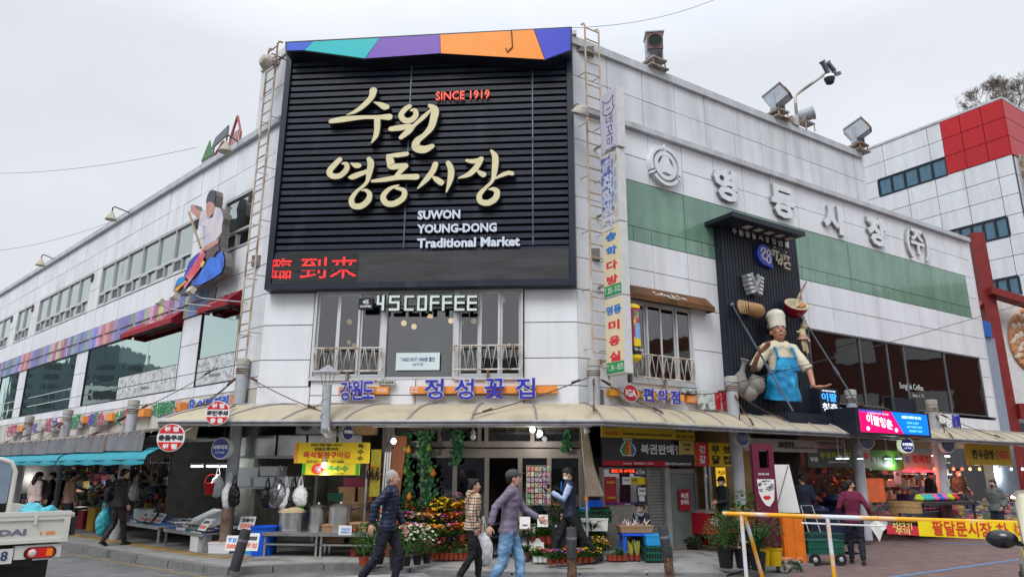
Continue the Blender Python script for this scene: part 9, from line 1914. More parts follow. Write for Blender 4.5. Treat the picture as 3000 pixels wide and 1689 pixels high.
for k in rg_(24): x=rnd.uniform(-w*.32,w*.32);z=rnd.uniform(fz0*.45+fz1*.55,fz1-.02);mb.tb([(x-.03,-.010,z),(x+.03,-.012,z+.01)],.007,4)
mb.bd('scribbles',mat('ink_blue',(.06,.07,.15)),t);mb=MB();mb.pz([(-w*.18,fz0+.17),(-w*.05,fz0+.21),(.0,fz0+.19),(w*.08,fz0+.21),(w*.2,fz0+.17),(w*.1,fz0+.13),(-w*.08,fz0+.13)],-.014,-.008);mb.bd('red_mark',M_REDP,t)
mb=MB();pgl(mb,'관광 명소 안내',-.02,topz(p,1390),w*.5,.04,y=-.001,d=.004,bold=.03);mb.bd('lettering',M_WHITE,t)
p=G(2330,1655,.016);t=T('orange_board','slanting orange metal cabinet board on a stone foot beside the totem','board',((p[0],p[1],.016),R(5)));zt_=topz(p,1508);w=sizeat(p,64)
mb=MB();mb.taper((0,0,0),(w,.12),(w,.12),zt_);mb.bd('board_body',mat('orange_sheet',(.62,.15,.01),ro=.45,var=.08,dirt=(.3,.08,.02,.5)),t);mb=MB();mb.b(-w*.42,w*.0,-.07,-.06,.05,zt_-.06);mb.b(w*.02,w*.42,-.07,-.06,.05,zt_-.06);mb.bd('door_leaf',mat('orange_sheet',(.62,.15,.01)),t);mb=MB();mb.b(-w*.3,w*.7,-.15,.2,0,.05);mb.bd('stone_foot',M_KERB,t)
p=G(2318,1640,.016);t=T('white_panel_board','tall blank white board standing behind the orange board','board',((p[0],p[1],.016),R(-12)));zt_=topz(p,1362);w=sizeat(p,60);mb=MB();mb.pz([(-w/2,.9),(w/2+.05,.9),(w/2-.08,zt_),(-w/2,zt_)],0,.05);mb.bd('panel_sheet',M_PAPER,t);mb=MB();mb.tb([(-w/2,.03,0),(-w/2,.03,zt_)],.015,6);mb.tb([(w/2-.02,.03,0),(w/2-.08,.03,zt_)],.015,6);mb.tb([(w/2-.1,-.01,zt_-.02),(-w/2,-.01,.95)],.006,4);mb.bd('stand',M_BP,t)
p=G(2312,1672,.016);t=pbox('torn open drink carton with orange flaps lying by the barrier',((p[0],p[1],.016),R(-12)),.42,.28,.16,mat('dark_printed_carton',(.03,.05,.04),ro=.5,var=.6,scale=14,col2=(.35,.3,.25)),name='cardboard_box')
mb=MB();mb.slab((-.28,-.1,.15),(-.16,-.16,.17),(.1,.05,.22),(-.16,.14,.24),.006);mb.slab((.10,-.1,.17),(.24,-.08,.24),(.22,.12,.24),(.1,.12,.17),.006);mb.bd('flap',mat('carton_orange',(.55,.18,.08)),t)
p=G(2410,1652,.016);t=T('shopping_cart','dark green wire basket cart on two wheels behind the barrier','cart',((p[0],p[1],.016),R(8)));mb=MB();
for z in (.20,.32,.44,.56): mb.tb([(-.36,-.2,z),(.36,-.2,z),(.36,.2,z),(-.36,.2,z),(-.36,-.2,z)],.008,4)
for i in rg_(16): x=-.36+.048*i;mb.tb([(x,-.2,.2),(x,-.2,.56)],.005,3);mb.tb([(x,.2,.2),(x,.2,.56)],.005,3)
mb.b(-.35,.35,-.19,.19,.21,.45);mb.bd('basket',M_GRP,t)
for q in (-1,1): mb=MB();mb.x=MTr((q*.26,-.2,.11))@MRo(R(90),4,'X');mb.lt([(.03,-.02),(.11,-.02),(.115,0),(.11,.02),(.03,.02)],n=16);wo_=mb.bd('wheel',M_BP,t,sm=1);mb=MB();mb.ell((q*.26,-.22,.11),(.045,.012,.045),10,6);mb.bd('hub',M_GALV,wo_)
mb=MB();mb.tb([(-.1,.2,.56),(-.16,.3,1.05),(.08,.3,1.05),(.14,.2,.56)],.012,6);mb.bd('handle',M_GALV,t)
p=G(2478,1618,.02);o=MB().lt([(.0,.004),(.26,.004),(.28,.006),(.30,.004)],p,24).bd('manhole_cover',mat('manhole_iron',(.06,.05,.05),ro=.7,var=.4,scale=25));tag(o,'round iron manhole cover in the red paving behind the plum sweater woman','manhole cover')
#  bollards
def bollard(label,px,py,ptop,tilt,z=.03,mrust=True):
 p=G(px,py,z);H=topz(p,ptop)-z;t=T('bollard',label,'bollard',((p[0],p[1],z),0));X=MRo(R(tilt),4,'Y');mb=MB();mb.x=X;mb.lt([(.085,.0 if not mrust else .30),(.085,H-.02),(.075,H),(0,H)],n=20);mb.bd('rubber_sleeve',mat('bollard_rubber',(.035,.036,.04),ro=.6,var=.3,scale=6,dirt=(.10,.10,.10,.6)),t,sm=1)
 mb=MB();mb.x=X;mb.lt([(.087,H-.19),(.0875,H-.15)],n=20);mb.bd('reflective_band',mat('worn_band',(.16,.16,.17),ro=.5,var=.3,scale=10),t)
 if mrust: mb=MB();mb.x=X;mb.lt([(.08,0),(.075,.31)],n=18);mb.bd('rusty_foot',mat('rust_foot',(.14,.08,.05),ro=.8,var=.4,scale=14,col2=(.06,.03,.02)),t)
 return t
bollard('scuffed black bollard leaning left at the kerb in front of the fish stall',686,1669,1547,12,.10,False);bollard('dark bollard with a rusty foot standing before the worker with the bag',1676,1690,1543,0);bollard('dark bollard with a rusty foot leaning slightly, right of the seated woman',1963,1684,1540,-6)
#  barrier
A=Vector(ground(2118,1690,0));Yl,Yr=11.6,9.75;pa=Vector(atY(2118,1499,Yl));pb=Vector(atY(2960,1518,Yr));dr=(pb-pa).normalized();rzb=math.atan2(dr.y,dr.x);L_=(Vector(atY(3060,1520,Yr-.1))-pa).length
t=T('road_barrier','worn yellow and white pipe barrier gate standing across the lane at the right','barrier',((pa.x,pa.y,0),rzb));zt_=pa.z
MY=mat('barrier_yellow',(.75,.32,.01),ro=.45,var=.05,scale=2);m=MY
MYW=mat('barrier_worn',(.78,.36,.01),ro=.45,var=.08,scale=2.2,col2=(.62,.66,.72));MWY=mat('barrier_white',(.62,.66,.72),ro=.45,var=.08,scale=3,col2=(.75,.40,.05))
mb=MB();mb.tb([(0,0,zt_-.02),(L_,0,zt_-.02)],.034,10);mb.bd('top_rail',MYW,t,sm=1);mb=MB();mb.tb([(1.15,.02,zt_-.12),(L_,.02,zt_-.12)],.014,6);mb.bd('under_rail',M_WHITE,t)
for x,dx in ((.28,.0),(1.52,.0)):
 mb=MB();mb.tb([(x,-.0,zt_-.03),(x+.02,-.05,.07)],.03,8);mb.bd('leg',MWY if x<1 else MYW,t,sm=1);
 if x<1: mb=MB();mb.tb([(x+.05,.0,zt_-.03),(x+.16,.45,.08)],.03,8);mb.bd('leg',MYW,t,sm=1);mb=MB();mb.tb([(x-.30,-.35,.06),(x+.02,-.05,.07),(x+.16,.45,.08)],.03,8);mb.bd('foot_rail',MYW,t,sm=1);mb=MB();mb.tb([(x+.05,-.0,.07),(L_,-.0,.07)],.026,8);mb.bd('bottom_rail',MWY,t,sm=1)
mb=MB();mb.x=MTr((.44,.35,.045))@MRo(R(90),4,'X');mb.lt([(.0,-.02),(.045,-.02),(.045,.02),(0,.02)],n=12);mb.bd('caster',M_BP,t)
def bar_x(px):
 r=ray(px,1540);# intersect vertical plane of the barrier
 n_=V_((-dr.y,dr.x));t_=(pa.xy.dot(n_))/(r[0]*n_.x+r[1]*n_.y);q=V_((r[0]*t_,r[1]*t_));return (q-pa.xy).dot(dr.xy.normalized())
BT=T('barrier_banner','yellow and red cloth banner with red lettering tied along the barrier','banner',((pa.x,pa.y,0),rzb));a,b_,c=bar_x(2597),bar_x(2690),bar_x(2985);z1=zt_-.05;z0=z1-.30
def zb(x,py): q=pa+V_((dr.x,dr.y,0)).normalized()*x;return topz((q.x,q.y),py)
z0a,z0b=zb(a,1562),zb(c,1582)
mb=MB();mb.add([(a,-.03,z0a),(b_,-.03,z0a-.01),(b_,-.03,z1-.05),(a,-.03,z1-.05)],[(0,1,2,3)]);mb.bd('red_cloth',mat('banner_red',(.52,.03,.05),ro=.6,var=.06),BT)
mb=MB();mb.add([(b_,-.03,z0a-.01),(c+.25,-.03,z0b),(c+.25,-.035,z1+.05),(b_,-.03,z1+.05)],[(0,1,2,3)]);mb.bd('yellow_cloth',mat('banner_yellow',(.82,.62,.01),ro=.6,var=.05),BT)
mb=MB();pgl(mb,'차단기',(a+b_)/2,z0a+(z1-z0a)*.66,(b_-a)*.62,.09,y=-.032,d=.003,bold=.02);pgl(mb,'주의',(a+b_)/2,z0a+(z1-z0a)*.26,(b_-a)*.45,.09,y=-.032,d=.003,bold=.02);mb.bd('lettering',mat('banner_cream',(.80,.62,.2)),BT)
mb=MB();pgl(mb,'팔달문시장 차 없는',(b_+c)/2+.18,(z0a+z1)/2+.02,(c-b_)*1.02,.19,y=-.036,d=.004,bold=.02);mb.bd('lettering',M_RED,BT)
#  truck
c0=Vector(atY(207,1500,7.6));rzt=R(45);t=T('pickup_truck','white cargo truck seen from behind at the left edge of the picture','truck',((c0.x,c0.y,0),rzt));zT=c0.z
MT=mat('truck_cream_white',(.62,.60,.54),ro=.3,var=.04,coat=.3,dirt=(.35,.32,.27,.3));zB0=topz(c0,1583)
mb=MB();mb.b(-1.75,-.0,-.03,.03,zB0,zT);mb.b(-1.75,.0,-.05,.05,zT-.02,zT+.02);mb.b(-1.75,.0,-.045,-.03,zB0,zB0+.035);mb.b(-1.75,0,-.045,-.03,zT-.06,zT-.02);[mb.b(x,x+.02,-.06,-.03,zT-.10,zT-.02) for x in (-.32,-.75,-1.2)];mb.b(-.055,.0,-.045,-.03,zB0+.035,zT-.06);mb.bd('tailgate',MT,t)
mb=MB();mb.b(-.02,.04,.0,2.8,zB0,zT);mb.b(-1.77,-1.73,0,2.8,zB0,zT);mb.bd('side_gate',MT,t);mb=MB();mb.b(-1.73,-.02,.03,2.8,zB0+.02,zB0+.06);mb.bd('bed_floor',M_GALV,t)
mb=MB();mb.b(.01,.05,-.06,.02,zB0+.06,zT-.04);mb.bd('latch_strip',M_BP,t)
zh=topz((c0.x-1.98,c0.y+1.98),1345);mb=MB();mb.tb([(-.02,2.8,zB0),(-.02,2.8,zh-.15),(-.08,2.8,zh-.04),(-.2,2.8,zh),(-1.7,2.8,zh)],.03,8);mb.bd('guard_frame',MT,t,sm=1);mb=MB();mb.b(-1.7,-.06,2.79,2.82,zT,zh-.02);mb.bd('guard_panel',mat('guard_blue_grey',(.20,.26,.33),ro=.4),t)
mb=MB();mb.b(-1.6,-.25,.1,2.6,zB0-.22,zB0-.0);mb.b(-1.72,-.04,2.95,4.4,.45,zh-.05);mb.bd('cab_and_chassis',mat('truck_dark_chassis',(.03,.03,.03)),t)
mb=MB();zl0,zl1=topz(c0,1628),zB0-.02;mb.b(-.44,-.04,-.02,.22,zl0,zl1+.0);mb.bd('rear_light_bracket',MT,t)
lm=MB();zc=(zl0+zl1)/2-.01;hh=(zl1-zl0)*.36
def stad(mb,x0,x1,y0,y1,z,h): mb.pz([(x0+h*(1-cos(a))-0 if False else x0+h-h*cos(a-PI/2)*0-h*sin(a)*1.0,z+h*cos(a)) for a in [PI*i/8 for i in rg_(9)]]+[(x1-h+h*sin(a),z-h*cos(a)) for a in [PI*i/8 for i in rg_(9)]],y0,y1)
mb=MB();stad(mb,-.34,-.10,-.04,-.02,zc,hh);lo=mb.bd('tail_light',mat('tail_red',(.50,.01,.01),ro=.15,coat=.6,emit=.12),t)
mb=MB();mb.ell((-.29,-.042,zc),(.035,.012,hh*.8),12,8);mb.bd('reverse_lens',mat('clear_lens',(.6,.55,.5),ro=.1,coat=.6),lo,sm=1);mb=MB();mb.b(-.17,-.12,-.046,-.04,zc-hh*.75,zc+hh*.75);mb.bd('amber_lens',mat('amber_lens',(.70,.18,.01),ro=.15,emit=.15),lo)
mb=MB();stad(mb,-.36,-.08,-.03,-.018,zc,hh*1.18);mb.bd('light_surround',M_BP,lo)
mb=MB();mb.b(-.98,-.45,-.03,-.01,zl0-.03,zl1-.02);po_=mb.bd('licence_plate',mat('plate_white',(.62,.62,.6)),t);mb=MB();pgl(mb,'18',-.54,(zl0+zl1)/2-.02,.10,.09,y=-.031,d=.003,bold=.02);mb.bd('lettering',mat('plate_blue_black',(.03,.05,.12)),po_)
mb=MB();pgl(mb,'HYUNDAI',-.68,(zB0+zT)/2-.03,.62,.06,y=-.031,d=.004,bold=.05);mb.bd('lettering',mat('faded_grey_print',(.16,.17,.22)),t);mb=MB();pgl(mb,'1톤',-.18,(zB0+zT)/2-.05,.14,.035,y=-.031,d=.003,bold=.03);mb.bd('lettering',M_ORANGE,t)
for x in (-.28,-1.45):
 mb=MB();mb.x=MTr((x,.75,.33))@MRo(R(90),4,'Y');mb.lt([(.16,-.13),(.31,-.13),(.33,-.08),(.33,.08),(.31,.13),(.16,.13)],n=26);wo_=mb.bd('wheel',M_BP,t,sm=1);mb=MB();mb.x=MTr((x,.75,.33))@MRo(R(90),4,'Y');mb.lt([(0,.06),(.16,.08),(.16,-.08),(0,-.06)],n=20);mb.bd('rim',M_GALV,wo_)
mb=MB();mb.b(-.62,-.06,.32,.34,.12,zB0-.2);mb.b(-1.7,-1.2,.32,.34,.12,zB0-.2);mb.bd('mud_flap',M_BP,t)
bt=T('blue_bundle','crumpled turquoise plastic bundle poking over the truck tailgate','bundle',(mtx(((c0.x,c0.y,0),rzt))@V_((-.22,.35,zT-.03)),0));mb=MB();[mb.ell((rnd.uniform(-.15,.15),rnd.uniform(-.1,.1),rnd.uniform(0,.06)),(.10,.09,.06),10,6) for _ in rg_(6)];v,nr,f=fuse(mb,.015,1);v=v+nr*np.array([_noise.noise(Vector(p*14)) for p in v])[:,None]*.025;q=MB();q.add([tu_(p) for p in v],f);q.bd('bundle_body',mat('turquoise_plastic',(.05,.35,.42),ro=.3,var=.2,scale=8),bt,sm=40)
#  car at the right edge
p=ground(3090,1700,0);cx0,cy0=5.10,7.4;t=T('parked_car','pale cream car with a black door mirror just entering the right edge of the picture','car',((cx0+.0,cy0,0),R(-33)))
MCR=mat('car_cream',(.62,.58,.42),ro=.25,var=.03,coat=.6)
prof_=[(-1.9,.35),(-2.0,.55),(-1.95,.85),(-1.6,.98),(-.9,1.05),(-.35,1.5),(1.1,1.52),(1.7,1.05),(2.0,.95),(2.05,.4)]
def shell(x0,x1,pr,yz=0):
 mb=MB();n=len(pr);cols=[(x0,.93),(x0+.06,.99),(x0+.15,1.0),(x1-.15,1.0),(x1-.06,.99),(x1,.93)];vs=[]
 for x,k in cols: vs+=[(x,y*k,.35+(z-.35)*(k if z>1.05 else 1)) for y,z in pr]
 fs=[(i*n+j,i*n+(j+1)%n,(i+1)*n+(j+1)%n,(i+1)*n+j) for i in rg_(5) for j in rg_(n)];fs+=[tu_(rg_(n-1,-1,-1)),tu_(rg_(5*n,6*n))];mb.add(vs,fs);return mb
shell(0,1.7,prof_).bd('body',MCR,t,sm=50)
mb=MB();mb.slab((-.012,-.75,1.08),(-.012,-.30,1.43),(-.012,1.0,1.44),(-.012,1.45,1.08),.02) ;mb.bd('side_window',mat('car_glass',(.02,.025,.03),ro=.05,coat=.8),t);mb=MB();mb.slab((.15,-.92,1.07),(1.55,-.92,1.07),(1.45,-.40,1.49),(.25,-.40,1.49),.02);mb.bd('windscreen',mat('car_glass',(.02,.025,.03)),t)
mb=MB();mb.ell((-.16,-.62,1.10),(.13,.07,.085),14,10);mb.tb([(0,-.58,1.06),(-.12,-.6,1.08)],.025,6);mb.bd('door_mirror',mat('mirror_black',(.015,.016,.02),ro=.2,coat=.5),t,sm=1)
for y in (-1.3,1.35):
 mb=MB();mb.x=MTr((.08,y,.32))@MRo(R(90),4,'Y');mb.lt([(.19,-.11),(.30,-.11),(.32,-.07),(.32,.07),(.30,.11),(.19,.11)],n=26);wo_=mb.bd('wheel',M_BP,t,sm=1);mb=MB();mb.x=MTr((.08,y,.32))@MRo(R(90),4,'Y');mb.lt([(0,-.10),(.19,-.08),(.19,.08)],n=20);mb.bd('rim',M_GALV,wo_)
 mb=MB();mb.x=MTr((-.004,y,.33))@MRo(R(90),4,'Y');mb.lt([(0,-.004),(.37,-.004),(.37,.03)],n=24);mb.bd('wheel_arch',M_BP,t)
mb=MB();mb.ell((.2,-1.93,.72),(.16,.08,.09),12,8);mb.bd('headlight',mat('clear_lens',(.6,.6,.6),ro=.05,coat=.8),t,sm=1)
#  bare tree behind the annex roof
def baretree(label,base,H,seed,spread):
 r_=random.Random(seed);t=T('bare_tree',label,'tree',(base,0));tr=MB();cr=MB()
 tr.tb([(0,0,0),(.1,0,H*.25),(0,0,H*.45)],[.12,.09,.06],8)
 def br(p,d,l,r,depth):
  q=p+d*l;(tr if depth>3 else cr).tb([tu_(p),tu_((p+q)/2+V_((r_.uniform(-.05,.05)*l,r_.uniform(-.05,.05)*l,.03*l))),tu_(q)],[r,r*.85,r*.6],4 if depth<4 else 6,cap=False)
  if depth==0: return
  for k in rg_(3 if depth>1 else 3):
   dd=(d+V_((r_.gauss(0,spread),r_.gauss(0,spread),r_.uniform(-.05,.35)))).normalized();br(q-d*l*.15*k,dd,l*r_.uniform(.66,.88),max(r*.6,.005),depth-1)
 for k in rg_(6): a=k*1.05+.3;br(V_((0,0,H*(.32+.03*k))),V_((cos(a)*.9,sin(a)*.9,.75)).normalized(),H*.15,.026,6)
 m=mat('bare_bark',(.16,.13,.10),ro=.9);tr.bd('trunk',m,t);cr.bd('crown',m,t)
q=atY(2905,330,37);baretree('leafless twiggy tree rising above the red topped annex roof',(q[0],37,q[2]-1.6),3.9,4,.5)
q=atY(2985,320,38);baretree('second leafless tree above the annex roof at the picture edge',(q[0],38,q[2]-1.6),3.9,9,.5)
for k_,(u,z,o,w) in en_(((-.55,1.35,-1.1,.75),(-.1,1.35,-1.1,.7),(-.5,1.55,-1.1,.8),(.05,1.57,-1.1,.6),(.45,1.36,-1.1,.6))): pbox('grey foam fish box, number %d, stacked on the shelf behind the rusty pillar'%(k_+1),CF(u,z,o),w*.75,.4,.17,M_FOAM,lid=True)
t=T('back_shelf','long dim shelf plank under the stacked grey foam boxes','shelf',CF(0,1.3,-1.1));mb=MB();mb.b(-.95,.9,-.22,.25,0,.04);mb.bd('plank',M_GALV,t)
#  people
NV=mat('navy_padded_cloth',(.012,.018,.045),ro=.42,var=.15,scale=6);DK=mat('dark_trouser_cloth',(.014,.016,.026),ro=.8,var=.2,scale=9);BKC=mat('black_cloth',(.012,.012,.014),ro=.8,var=.2);JN=mat('faded_blue_denim',(.11,.22,.38),ro=.85,var=.25,scale=5,col2=(.20,.34,.50));PUJ=mat('mauve_jacket_cloth',(.17,.14,.20),ro=.45,var=.1,scale=5);SHB=mat('black_shoe_leather',(.014,.013,.013),ro=.35,var=.1);SUIT=mat('navy_suit_cloth',(.012,.016,.035),ro=.75,var=.1);PURP=mat('plum_knit',(.13,.015,.045),ro=.85,var=.15,scale=9);GRYJ=mat('grey_green_coat',(.10,.115,.11),ro=.6,var=.12);BRJ=mat('tan_brown_jacket',(.24,.14,.10),ro=.75,var=.12);PINKJ=mat('pale_pink_knit',(.52,.40,.38),ro=.85,var=.08);VST=mat('navy_waistcoat',(.012,.018,.04),ro=.55,var=.1);SHRT=mat('light_blue_shirt',(.30,.38,.58),ro=.7,var=.06)
PLD=bpy.data.materials.new('cream_plaid_cloth');PLD.use_nodes=True;N=PLD.node_tree.nodes;Lk=PLD.node_tree.links;b=N['Principled BSDF'];b.inputs['Roughness'].default_value=.8
tcn=N.new('ShaderNodeTexCoord');sp=N.new('ShaderNodeSeparateXYZ');Lk.new(tcn.outputs['Object'],sp.inputs[0])
def pm(op,a,bv):
 n=N.new('ShaderNodeMath');n.operation=op
 if isinstance(a,(int,float)): n.inputs[0].default_value=a
 else: Lk.new(a,n.inputs[0])
 if isinstance(bv,(int,float)): n.inputs[1].default_value=bv
 else: Lk.new(bv,n.inputs[1])
 return n.outputs[0]
def band(src,sc,w,ph=0): return pm('LESS_THAN',pm('FRACT',pm('ADD',pm('MULTIPLY',src,sc),ph),0),w)
sxy=pm('ADD',sp.outputs['X'],sp.outputs['Y']);dkk=pm('MAXIMUM',band(sxy,11,.16),band(sp.outputs['Z'],11,.16));rdd=pm('MAXIMUM',band(sxy,11,.10,.45),band(sp.outputs['Z'],11,.10,.45))
m1=N.new('ShaderNodeMix');m1.data_type='RGBA';m1.inputs[6].default_value=(.60,.50,.33,1);m1.inputs[7].default_value=(.35,.08,.08,1);Lk.new(rdd,m1.inputs[0]);m2=N.new('ShaderNodeMix');m2.data_type='RGBA';Lk.new(m1.outputs[2],m2.inputs[6]);m2.inputs[7].default_value=(.05,.03,.07,1);Lk.new(dkk,m2.inputs[0]);Lk.new(m2.outputs[2],b.inputs['Base Color'])
def P3(px,Y,z=0): q=atY(px,1378,Y);return (q[0],Y,z)
def held(root,J,k,s): return WM[root.name]@(J['wr'+k]+(J['wr'+k]-J['el'+k]).normalized()*.09*s)
r1=person('grey haired man in a navy quilted padded jacket striding right past the flower shop',(P3(1143,11.1),R(86)),1.74,top=NV,topkind='puffer',pants=DK,shoes=SHB,hair='grey',hairmat=M_GREYH,vox=.011,
pose=dict(lh=(.05,.16,-.50),rh=(-.10,-.20,-.46),lf=(.12,.07,.08),rf=(-.36,-.08,.14),rt=-.45,lean=.06,head=(R(4),R(3)),hip=.88,lc=.6,rc=.35))
w_=held(r1[0],r1[1],'l',1);t=T('phone','dark phone in the hand of the grey haired man','phone',(w_,R(80)));mb=MB();mb.box((0,0,0),(.012,.07,.14));mb.bd('case',M_BP,t)
r=person('woman with a hair bun in a cream plaid jacket carrying a white bag',(P3(1385,11.7),R(112)),1.60,top=PLD,topkind='cape',pants=BKC,shoes=SHB,hair='bun',female=True,vox=.011,fat=1.12,hem=.86,
pose=dict(thick=.03,lh=(.08,.20,-.48),rh=(-.04,-.02,-.50),lf=(.16,.07,.08),rf=(-.24,-.07,.12),rt=-.4,lean=.04,head=(R(-10),R(4)),hip=.89,hood=1))
w_=held(r[0],r[1],'l',.93);bag('white carrier bag bulging with fruit in the hand of the woman in plaid',(w_[0]+.02,w_[1],w_[2]+.0),2.0,M_WBAG)
mb=MB();s=.93;sh=r[1]['shr'];mb.tb([tu_(sh+V_((0,.09,.06))),tu_(sh+V_((.06,.175,-.15))),tu_(sh+V_((.30,.16,-.42)))],.018,6,flat=.4);mb.tb([tu_(sh+V_((.0,.0,.085))),tu_(sh+V_((0,.09,.06)))],.018,6);t=mb.bd('bag_strap',mat('brown_leather',(.20,.06,.03),ro=.5),r[0])
r=person('man in a dark cap, mauve padded jacket and faded jeans walking right',(P3(1490,10.35),R(80)),1.75,top=PUJ,topkind='quilt',pants=JN,shoes=SHB,hair='cap',vox=.011,fat=1.04,
pose=dict(lh=(.10,.34,-.36),rh=(-.12,-.24,-.44),lf=(.15,.07,.08),rf=(-.28,-.08,.12),rt=-.4,lean=.10,head=(R(14),R(10)),mouth=1,hip=.89,rc=1.0,lc=.7,capmat=mat('charcoal_cap',(.05,.055,.065),ro=.7),pfit=1.08))
hd_=r[2];Rm_=r[3];s_=r[4];mb=MB()
for q in (-1,1): mb.tb([tu_(hd_+Rm_@V_((q*.030*s_+.020*s_*cos(a),-.094*s_,.008*s_+.016*s_*sin(a)))) for a in [2*PI*i/10 for i in rg_(11)]],.0022,4);mb.tb([tu_(hd_+Rm_@V_((q*.05*s_,-.092*s_,.01*s_))),tu_(hd_+Rm_@V_((q*.078*s_,.0,.012*s_)))],.0022,4)
mb.bd('glasses',M_BP,r[0])
pw=G(1672,1643);r=person('masked worker in a navy waistcoat over light blue sleeves looking at a phone',((pw[0],pw[1],.06),R(-88)),1.76,top=VST,topkind='vest',sleeve=SHRT,pants=BKC,shoes=SHB,hair='short',mask=M_MASK,vox=.011,
pose=dict(rh=(.02,.06,-.50),lh=(.02,.34,-.12),le=(.4,.6,-1),lp=(0,.3,1),rf=(.36,-.08,.08),lf=(-.46,.08,.16),lt=-.6,lean=.02,head=(0,R(-24)),hip=.86,lc=.9))
w_=held(r[0],r[1],'l',1);t=T('phone','phone held up by the masked worker','phone',(w_,0));mb=MB();mb.box((0,0,.03),(.07,.012,.14),M=MRo(R(30),3,'Y'));mb.bd('case',M_BP,t)
hd_,Rm_,s_=r[2],r[3],r[4];mb=MB();mb.pz([(-.02,1.45),(.02,1.45),(.03,1.30),(0,1.26),(-.03,1.30)],-.16,-.145);mb.bd('neck_tie',mat('bright_blue_tie',(.02,.18,.6)),r[0])
w_=held(r[0],r[1],'r',1);t=T('briefcase','black soft briefcase hanging from the hand of the masked worker','bag',((w_[0],w_[1],w_[2]),R(2)));mb=MB();mb.taper((0,0,-.50),(.46,.12),(.42,.09),.42);mb.bd('case_body',mat('black_nylon',(.012,.012,.014),ro=.5),t);mb=MB();mb.tb([(-.09,0,-.09),(-.07,0,.0),(.07,0,.0),(.09,0,-.09)],.010,6);mb.bd('handle',M_BP,t);mb=MB();[mb.b(x-.02,x+.02,-.06,-.045,-.16,-.12) for x in (-.14,.14)];mb.bd('buckle',M_GALV,t)
ps=G(1896,1624);r=person('seated woman seller in a navy coat, grey scarf and mask behind the blue stool',((ps[0],ps[1],.12),R(-52)),1.55,top=SUIT,topkind='coat',pants=BKC,shoes=SHB,hair='pony',female=True,mask=mat('lilac_mask',(.48,.38,.50)),fat=1.1,
pose=dict(thick=.03,hip=.33,lean=.28,rh=(.06,.34,-.22),lh=(-.04,.34,-.24),lf=(.38,.12,.08),rf=(.34,-.12,.08),lk=(.2,-1,1),rk=(-.2,-1,1),head=(0,R(-28))))
mb=MB();nk_=r[2]-V_((0,0,.13));mb.tb([tu_(nk_+V_((.085*cos(a),.075*sin(a)-.01,.015*sin(3*a)))) for a in [2*PI*i/12 for i in rg_(13)]],.035,8);mb.tb([tu_(nk_+V_((0,-.08,0))),tu_(nk_+V_((.0,-.15,-.22)))],[.04,.035],8,flat=.5);mb.bd('scarf',mat('grey_scarf',(.20,.24,.26),ro=.9,var=.2),r[0],sm=1)
t=T('low_stool','low dark stool under the seated seller','stool',((ps[0],ps[1],.12),0));mb=MB();mb.b(-.17,.17,-.17,.17,.18,.21);[mb.b(sx*.14-.02,sx*.14+.02,sy*.14-.02,sy*.14+.02,0,.18) for sx in (-1,1) for sy in (-1,1)];mb.bd('stool_body',M_BP,t)
pp=G(2128,1608);r=person('man in a black cap and dark jacket standing at the red chicken counter',((pp[0],pp[1],.12),R(-70)),max(1.5,min(1.8,topz(pp,1420)-.12)),top=mat('black_green_jacket',(.012,.02,.024),ro=.7),topkind='coat',pants=mat('brown_trouser',(.06,.045,.035)),shoes=SHB,hair='cap',mask=M_MASK,pose=dict(rh=(.02,.12,-.40),lh=(-.02,.28,-.30),lf=(.02,.1,.08),rf=(-.02,-.1,.08),head=(R(10),R(-10)),capmat=BKC))
pp=G(2370,1608,.016);r=person('man in a dark navy suit seen from behind beside the white board',((pp[0],pp[1],.016),R(172)),max(1.6,min(1.85,topz(pp,1386)-.016)),top=SUIT,topkind='shirt',pants=DK,shoes=SHB,hair='short',fat=1.02,hem=.82,pose=dict(rh=(-.02,.20,-.38),lh=(.02,.22,-.36),lf=(.0,.1,.08),rf=(.02,-.1,.08),head=(R(20),R(-16))))
pp=G(2515,1652,.016);r=person('woman in a plum sweater with a ponytail holding a white cloth',((pp[0],pp[1],.016),R(158)),max(1.5,min(1.72,topz(pp,1402)-.016)),top=PURP,topkind='shirt',pants=DK,shoes=SHB,hair='pony',female=True,fat=1.08,hem=.83,mask=BKC,pose=dict(rh=(-.20,.10,-.44),lh=(.14,.10,-.46),lf=(.14,.1,.08),rf=(-.12,-.1,.08),head=(R(-70),R(4))))
w_=held(r[0],r[1],'r',.93);t=T('white_cloth','folded off white cloth hanging from the hand of the woman in the plum sweater','cloth',(w_,0));mb=MB();mb.add([(0,0,.03),(.26,-.03,.01),(.30,.02,-.12),(.16,-.04,-.20),(.10,.02,-.40),(.02,-.03,-.28),(-.06,.0,-.12)],[(0,1,2),(0,2,3),(0,3,4),(0,4,5),(0,5,6)]);mb.bd('cloth_sheet',M_PAPER,t)
pp=G(2935,1578);r=person('woman in a grey green hooded coat and black mask walking left at the far right',((pp[0],pp[1],.05),R(-62)),max(1.5,min(1.75,topz(pp,1418)-.05)),top=GRYJ,topkind='coat',pants=DK,shoes=SHB,hair='pony',female=True,mask=BKC,fat=1.15,vox=.016,pose=dict(thick=.04,hood=1,rh=(-.06,.10,-.46),lh=(.06,.1,-.44),lf=(.1,.08,.08),rf=(-.12,-.08,.1),head=(R(-6),0)))
pp=PR.W(PR.hit(2835,1450,-.3)[0],.12,-.5);r=person('masked butcher in a brown jacket standing behind the meat counter',(pp,R(8)),1.72,top=mat('dark_brown_jacket',(.07,.05,.035)),topkind='coat',pants=DK,shoes=SHB,hair='short',mask=M_MASK,vox=.018,pose=dict(rh=(-.02,.2,-.40),lh=(.02,.2,-.4)))
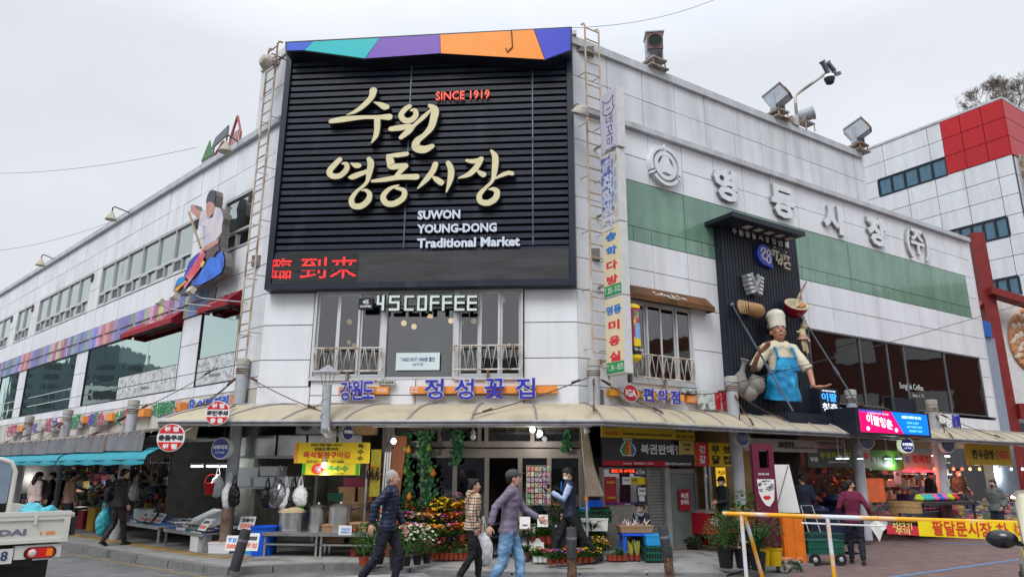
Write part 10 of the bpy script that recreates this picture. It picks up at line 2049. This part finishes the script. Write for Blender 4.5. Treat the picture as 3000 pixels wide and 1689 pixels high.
pp=PR.W(PR.hit(2752,1450,-.3)[0],.12,-.6);r=person('person in a black hat bent behind the meat counter',(pp,R(30)),1.66,top=BKC,topkind='coat',pants=DK,shoes=SHB,hair='cap',vox=.018,pose=dict(lean=.2,head=(0,R(-15)),capmat=BKC))
pp=G(332,1597);r=person('walker in a black padded coat seen from behind beside the fish tables',((pp[0],pp[1],.12),R(150)),max(1.6,min(1.85,topz(pp,1415)-.12)),top=mat('black_padded_cloth',(.016,.017,.019),ro=.6,var=.2),topkind='puffer',pants=mat('dark_plum_trouser',(.022,.014,.018)),shoes=SHB,hair='short',fat=1.08,pose=dict(rh=(-.05,.05,-.50),lh=(.14,-.14,-.46),lf=(-.22,.08,.12),lt=-.4,rf=(.20,-.06,.08),lean=.04,head=(0,R(-10)),thick=.035))
w_=held(r[0],r[1],'l',1);t=bag('long turquoise plastic bag swinging from the hand of the padded coat walker',w_,1.7,mat('turquoise_plastic',(.02,.36,.45)),long=1.25);t.matrix_world=t.matrix_world@MRo(R(0),4,'X')
for px,py,hpy,lb,mt,hr,rz_,kw in ((83,1560,1432,'long haired woman in a pale pink sweater behind the truck',PINKJ,'long',165,dict(female=True)),(186,1562,1418,'short haired man in a tan brown jacket behind the truck',BRJ,'short',150,{}),(130,1548,1412,'bending man in a black jacket among the left stalls',BKC,'short',-60,dict(mask=M_MASK)),(92,1546,1415,'shopper in a dark maroon coat deep among the left stalls',mat('dark_maroon_cloth',(.06,.02,.03)),'short',20,dict(mask=M_MASK)),(150,1540,1420,'second dark coated shopper right of the bending man',SUIT,'grey',-110,{})):
 pp=G(px,py);person(lb,((pp[0],pp[1],.12),R(rz_)),max(1.5,min(1.85,topz(pp,hpy)-.12)),top=mt,topkind='coat',pants=DK,shoes=SHB,hair=hr,hairmat=None if hr!='grey' else M_GREYH,vox=.018,pose=dict(lf=(.1,.08,.08),rf=(-.08,-.08,.08),head=(0,R(-12))),**kw)
bpy.data.objects.remove(_to);bpy.data.scenes.remove(SCR)
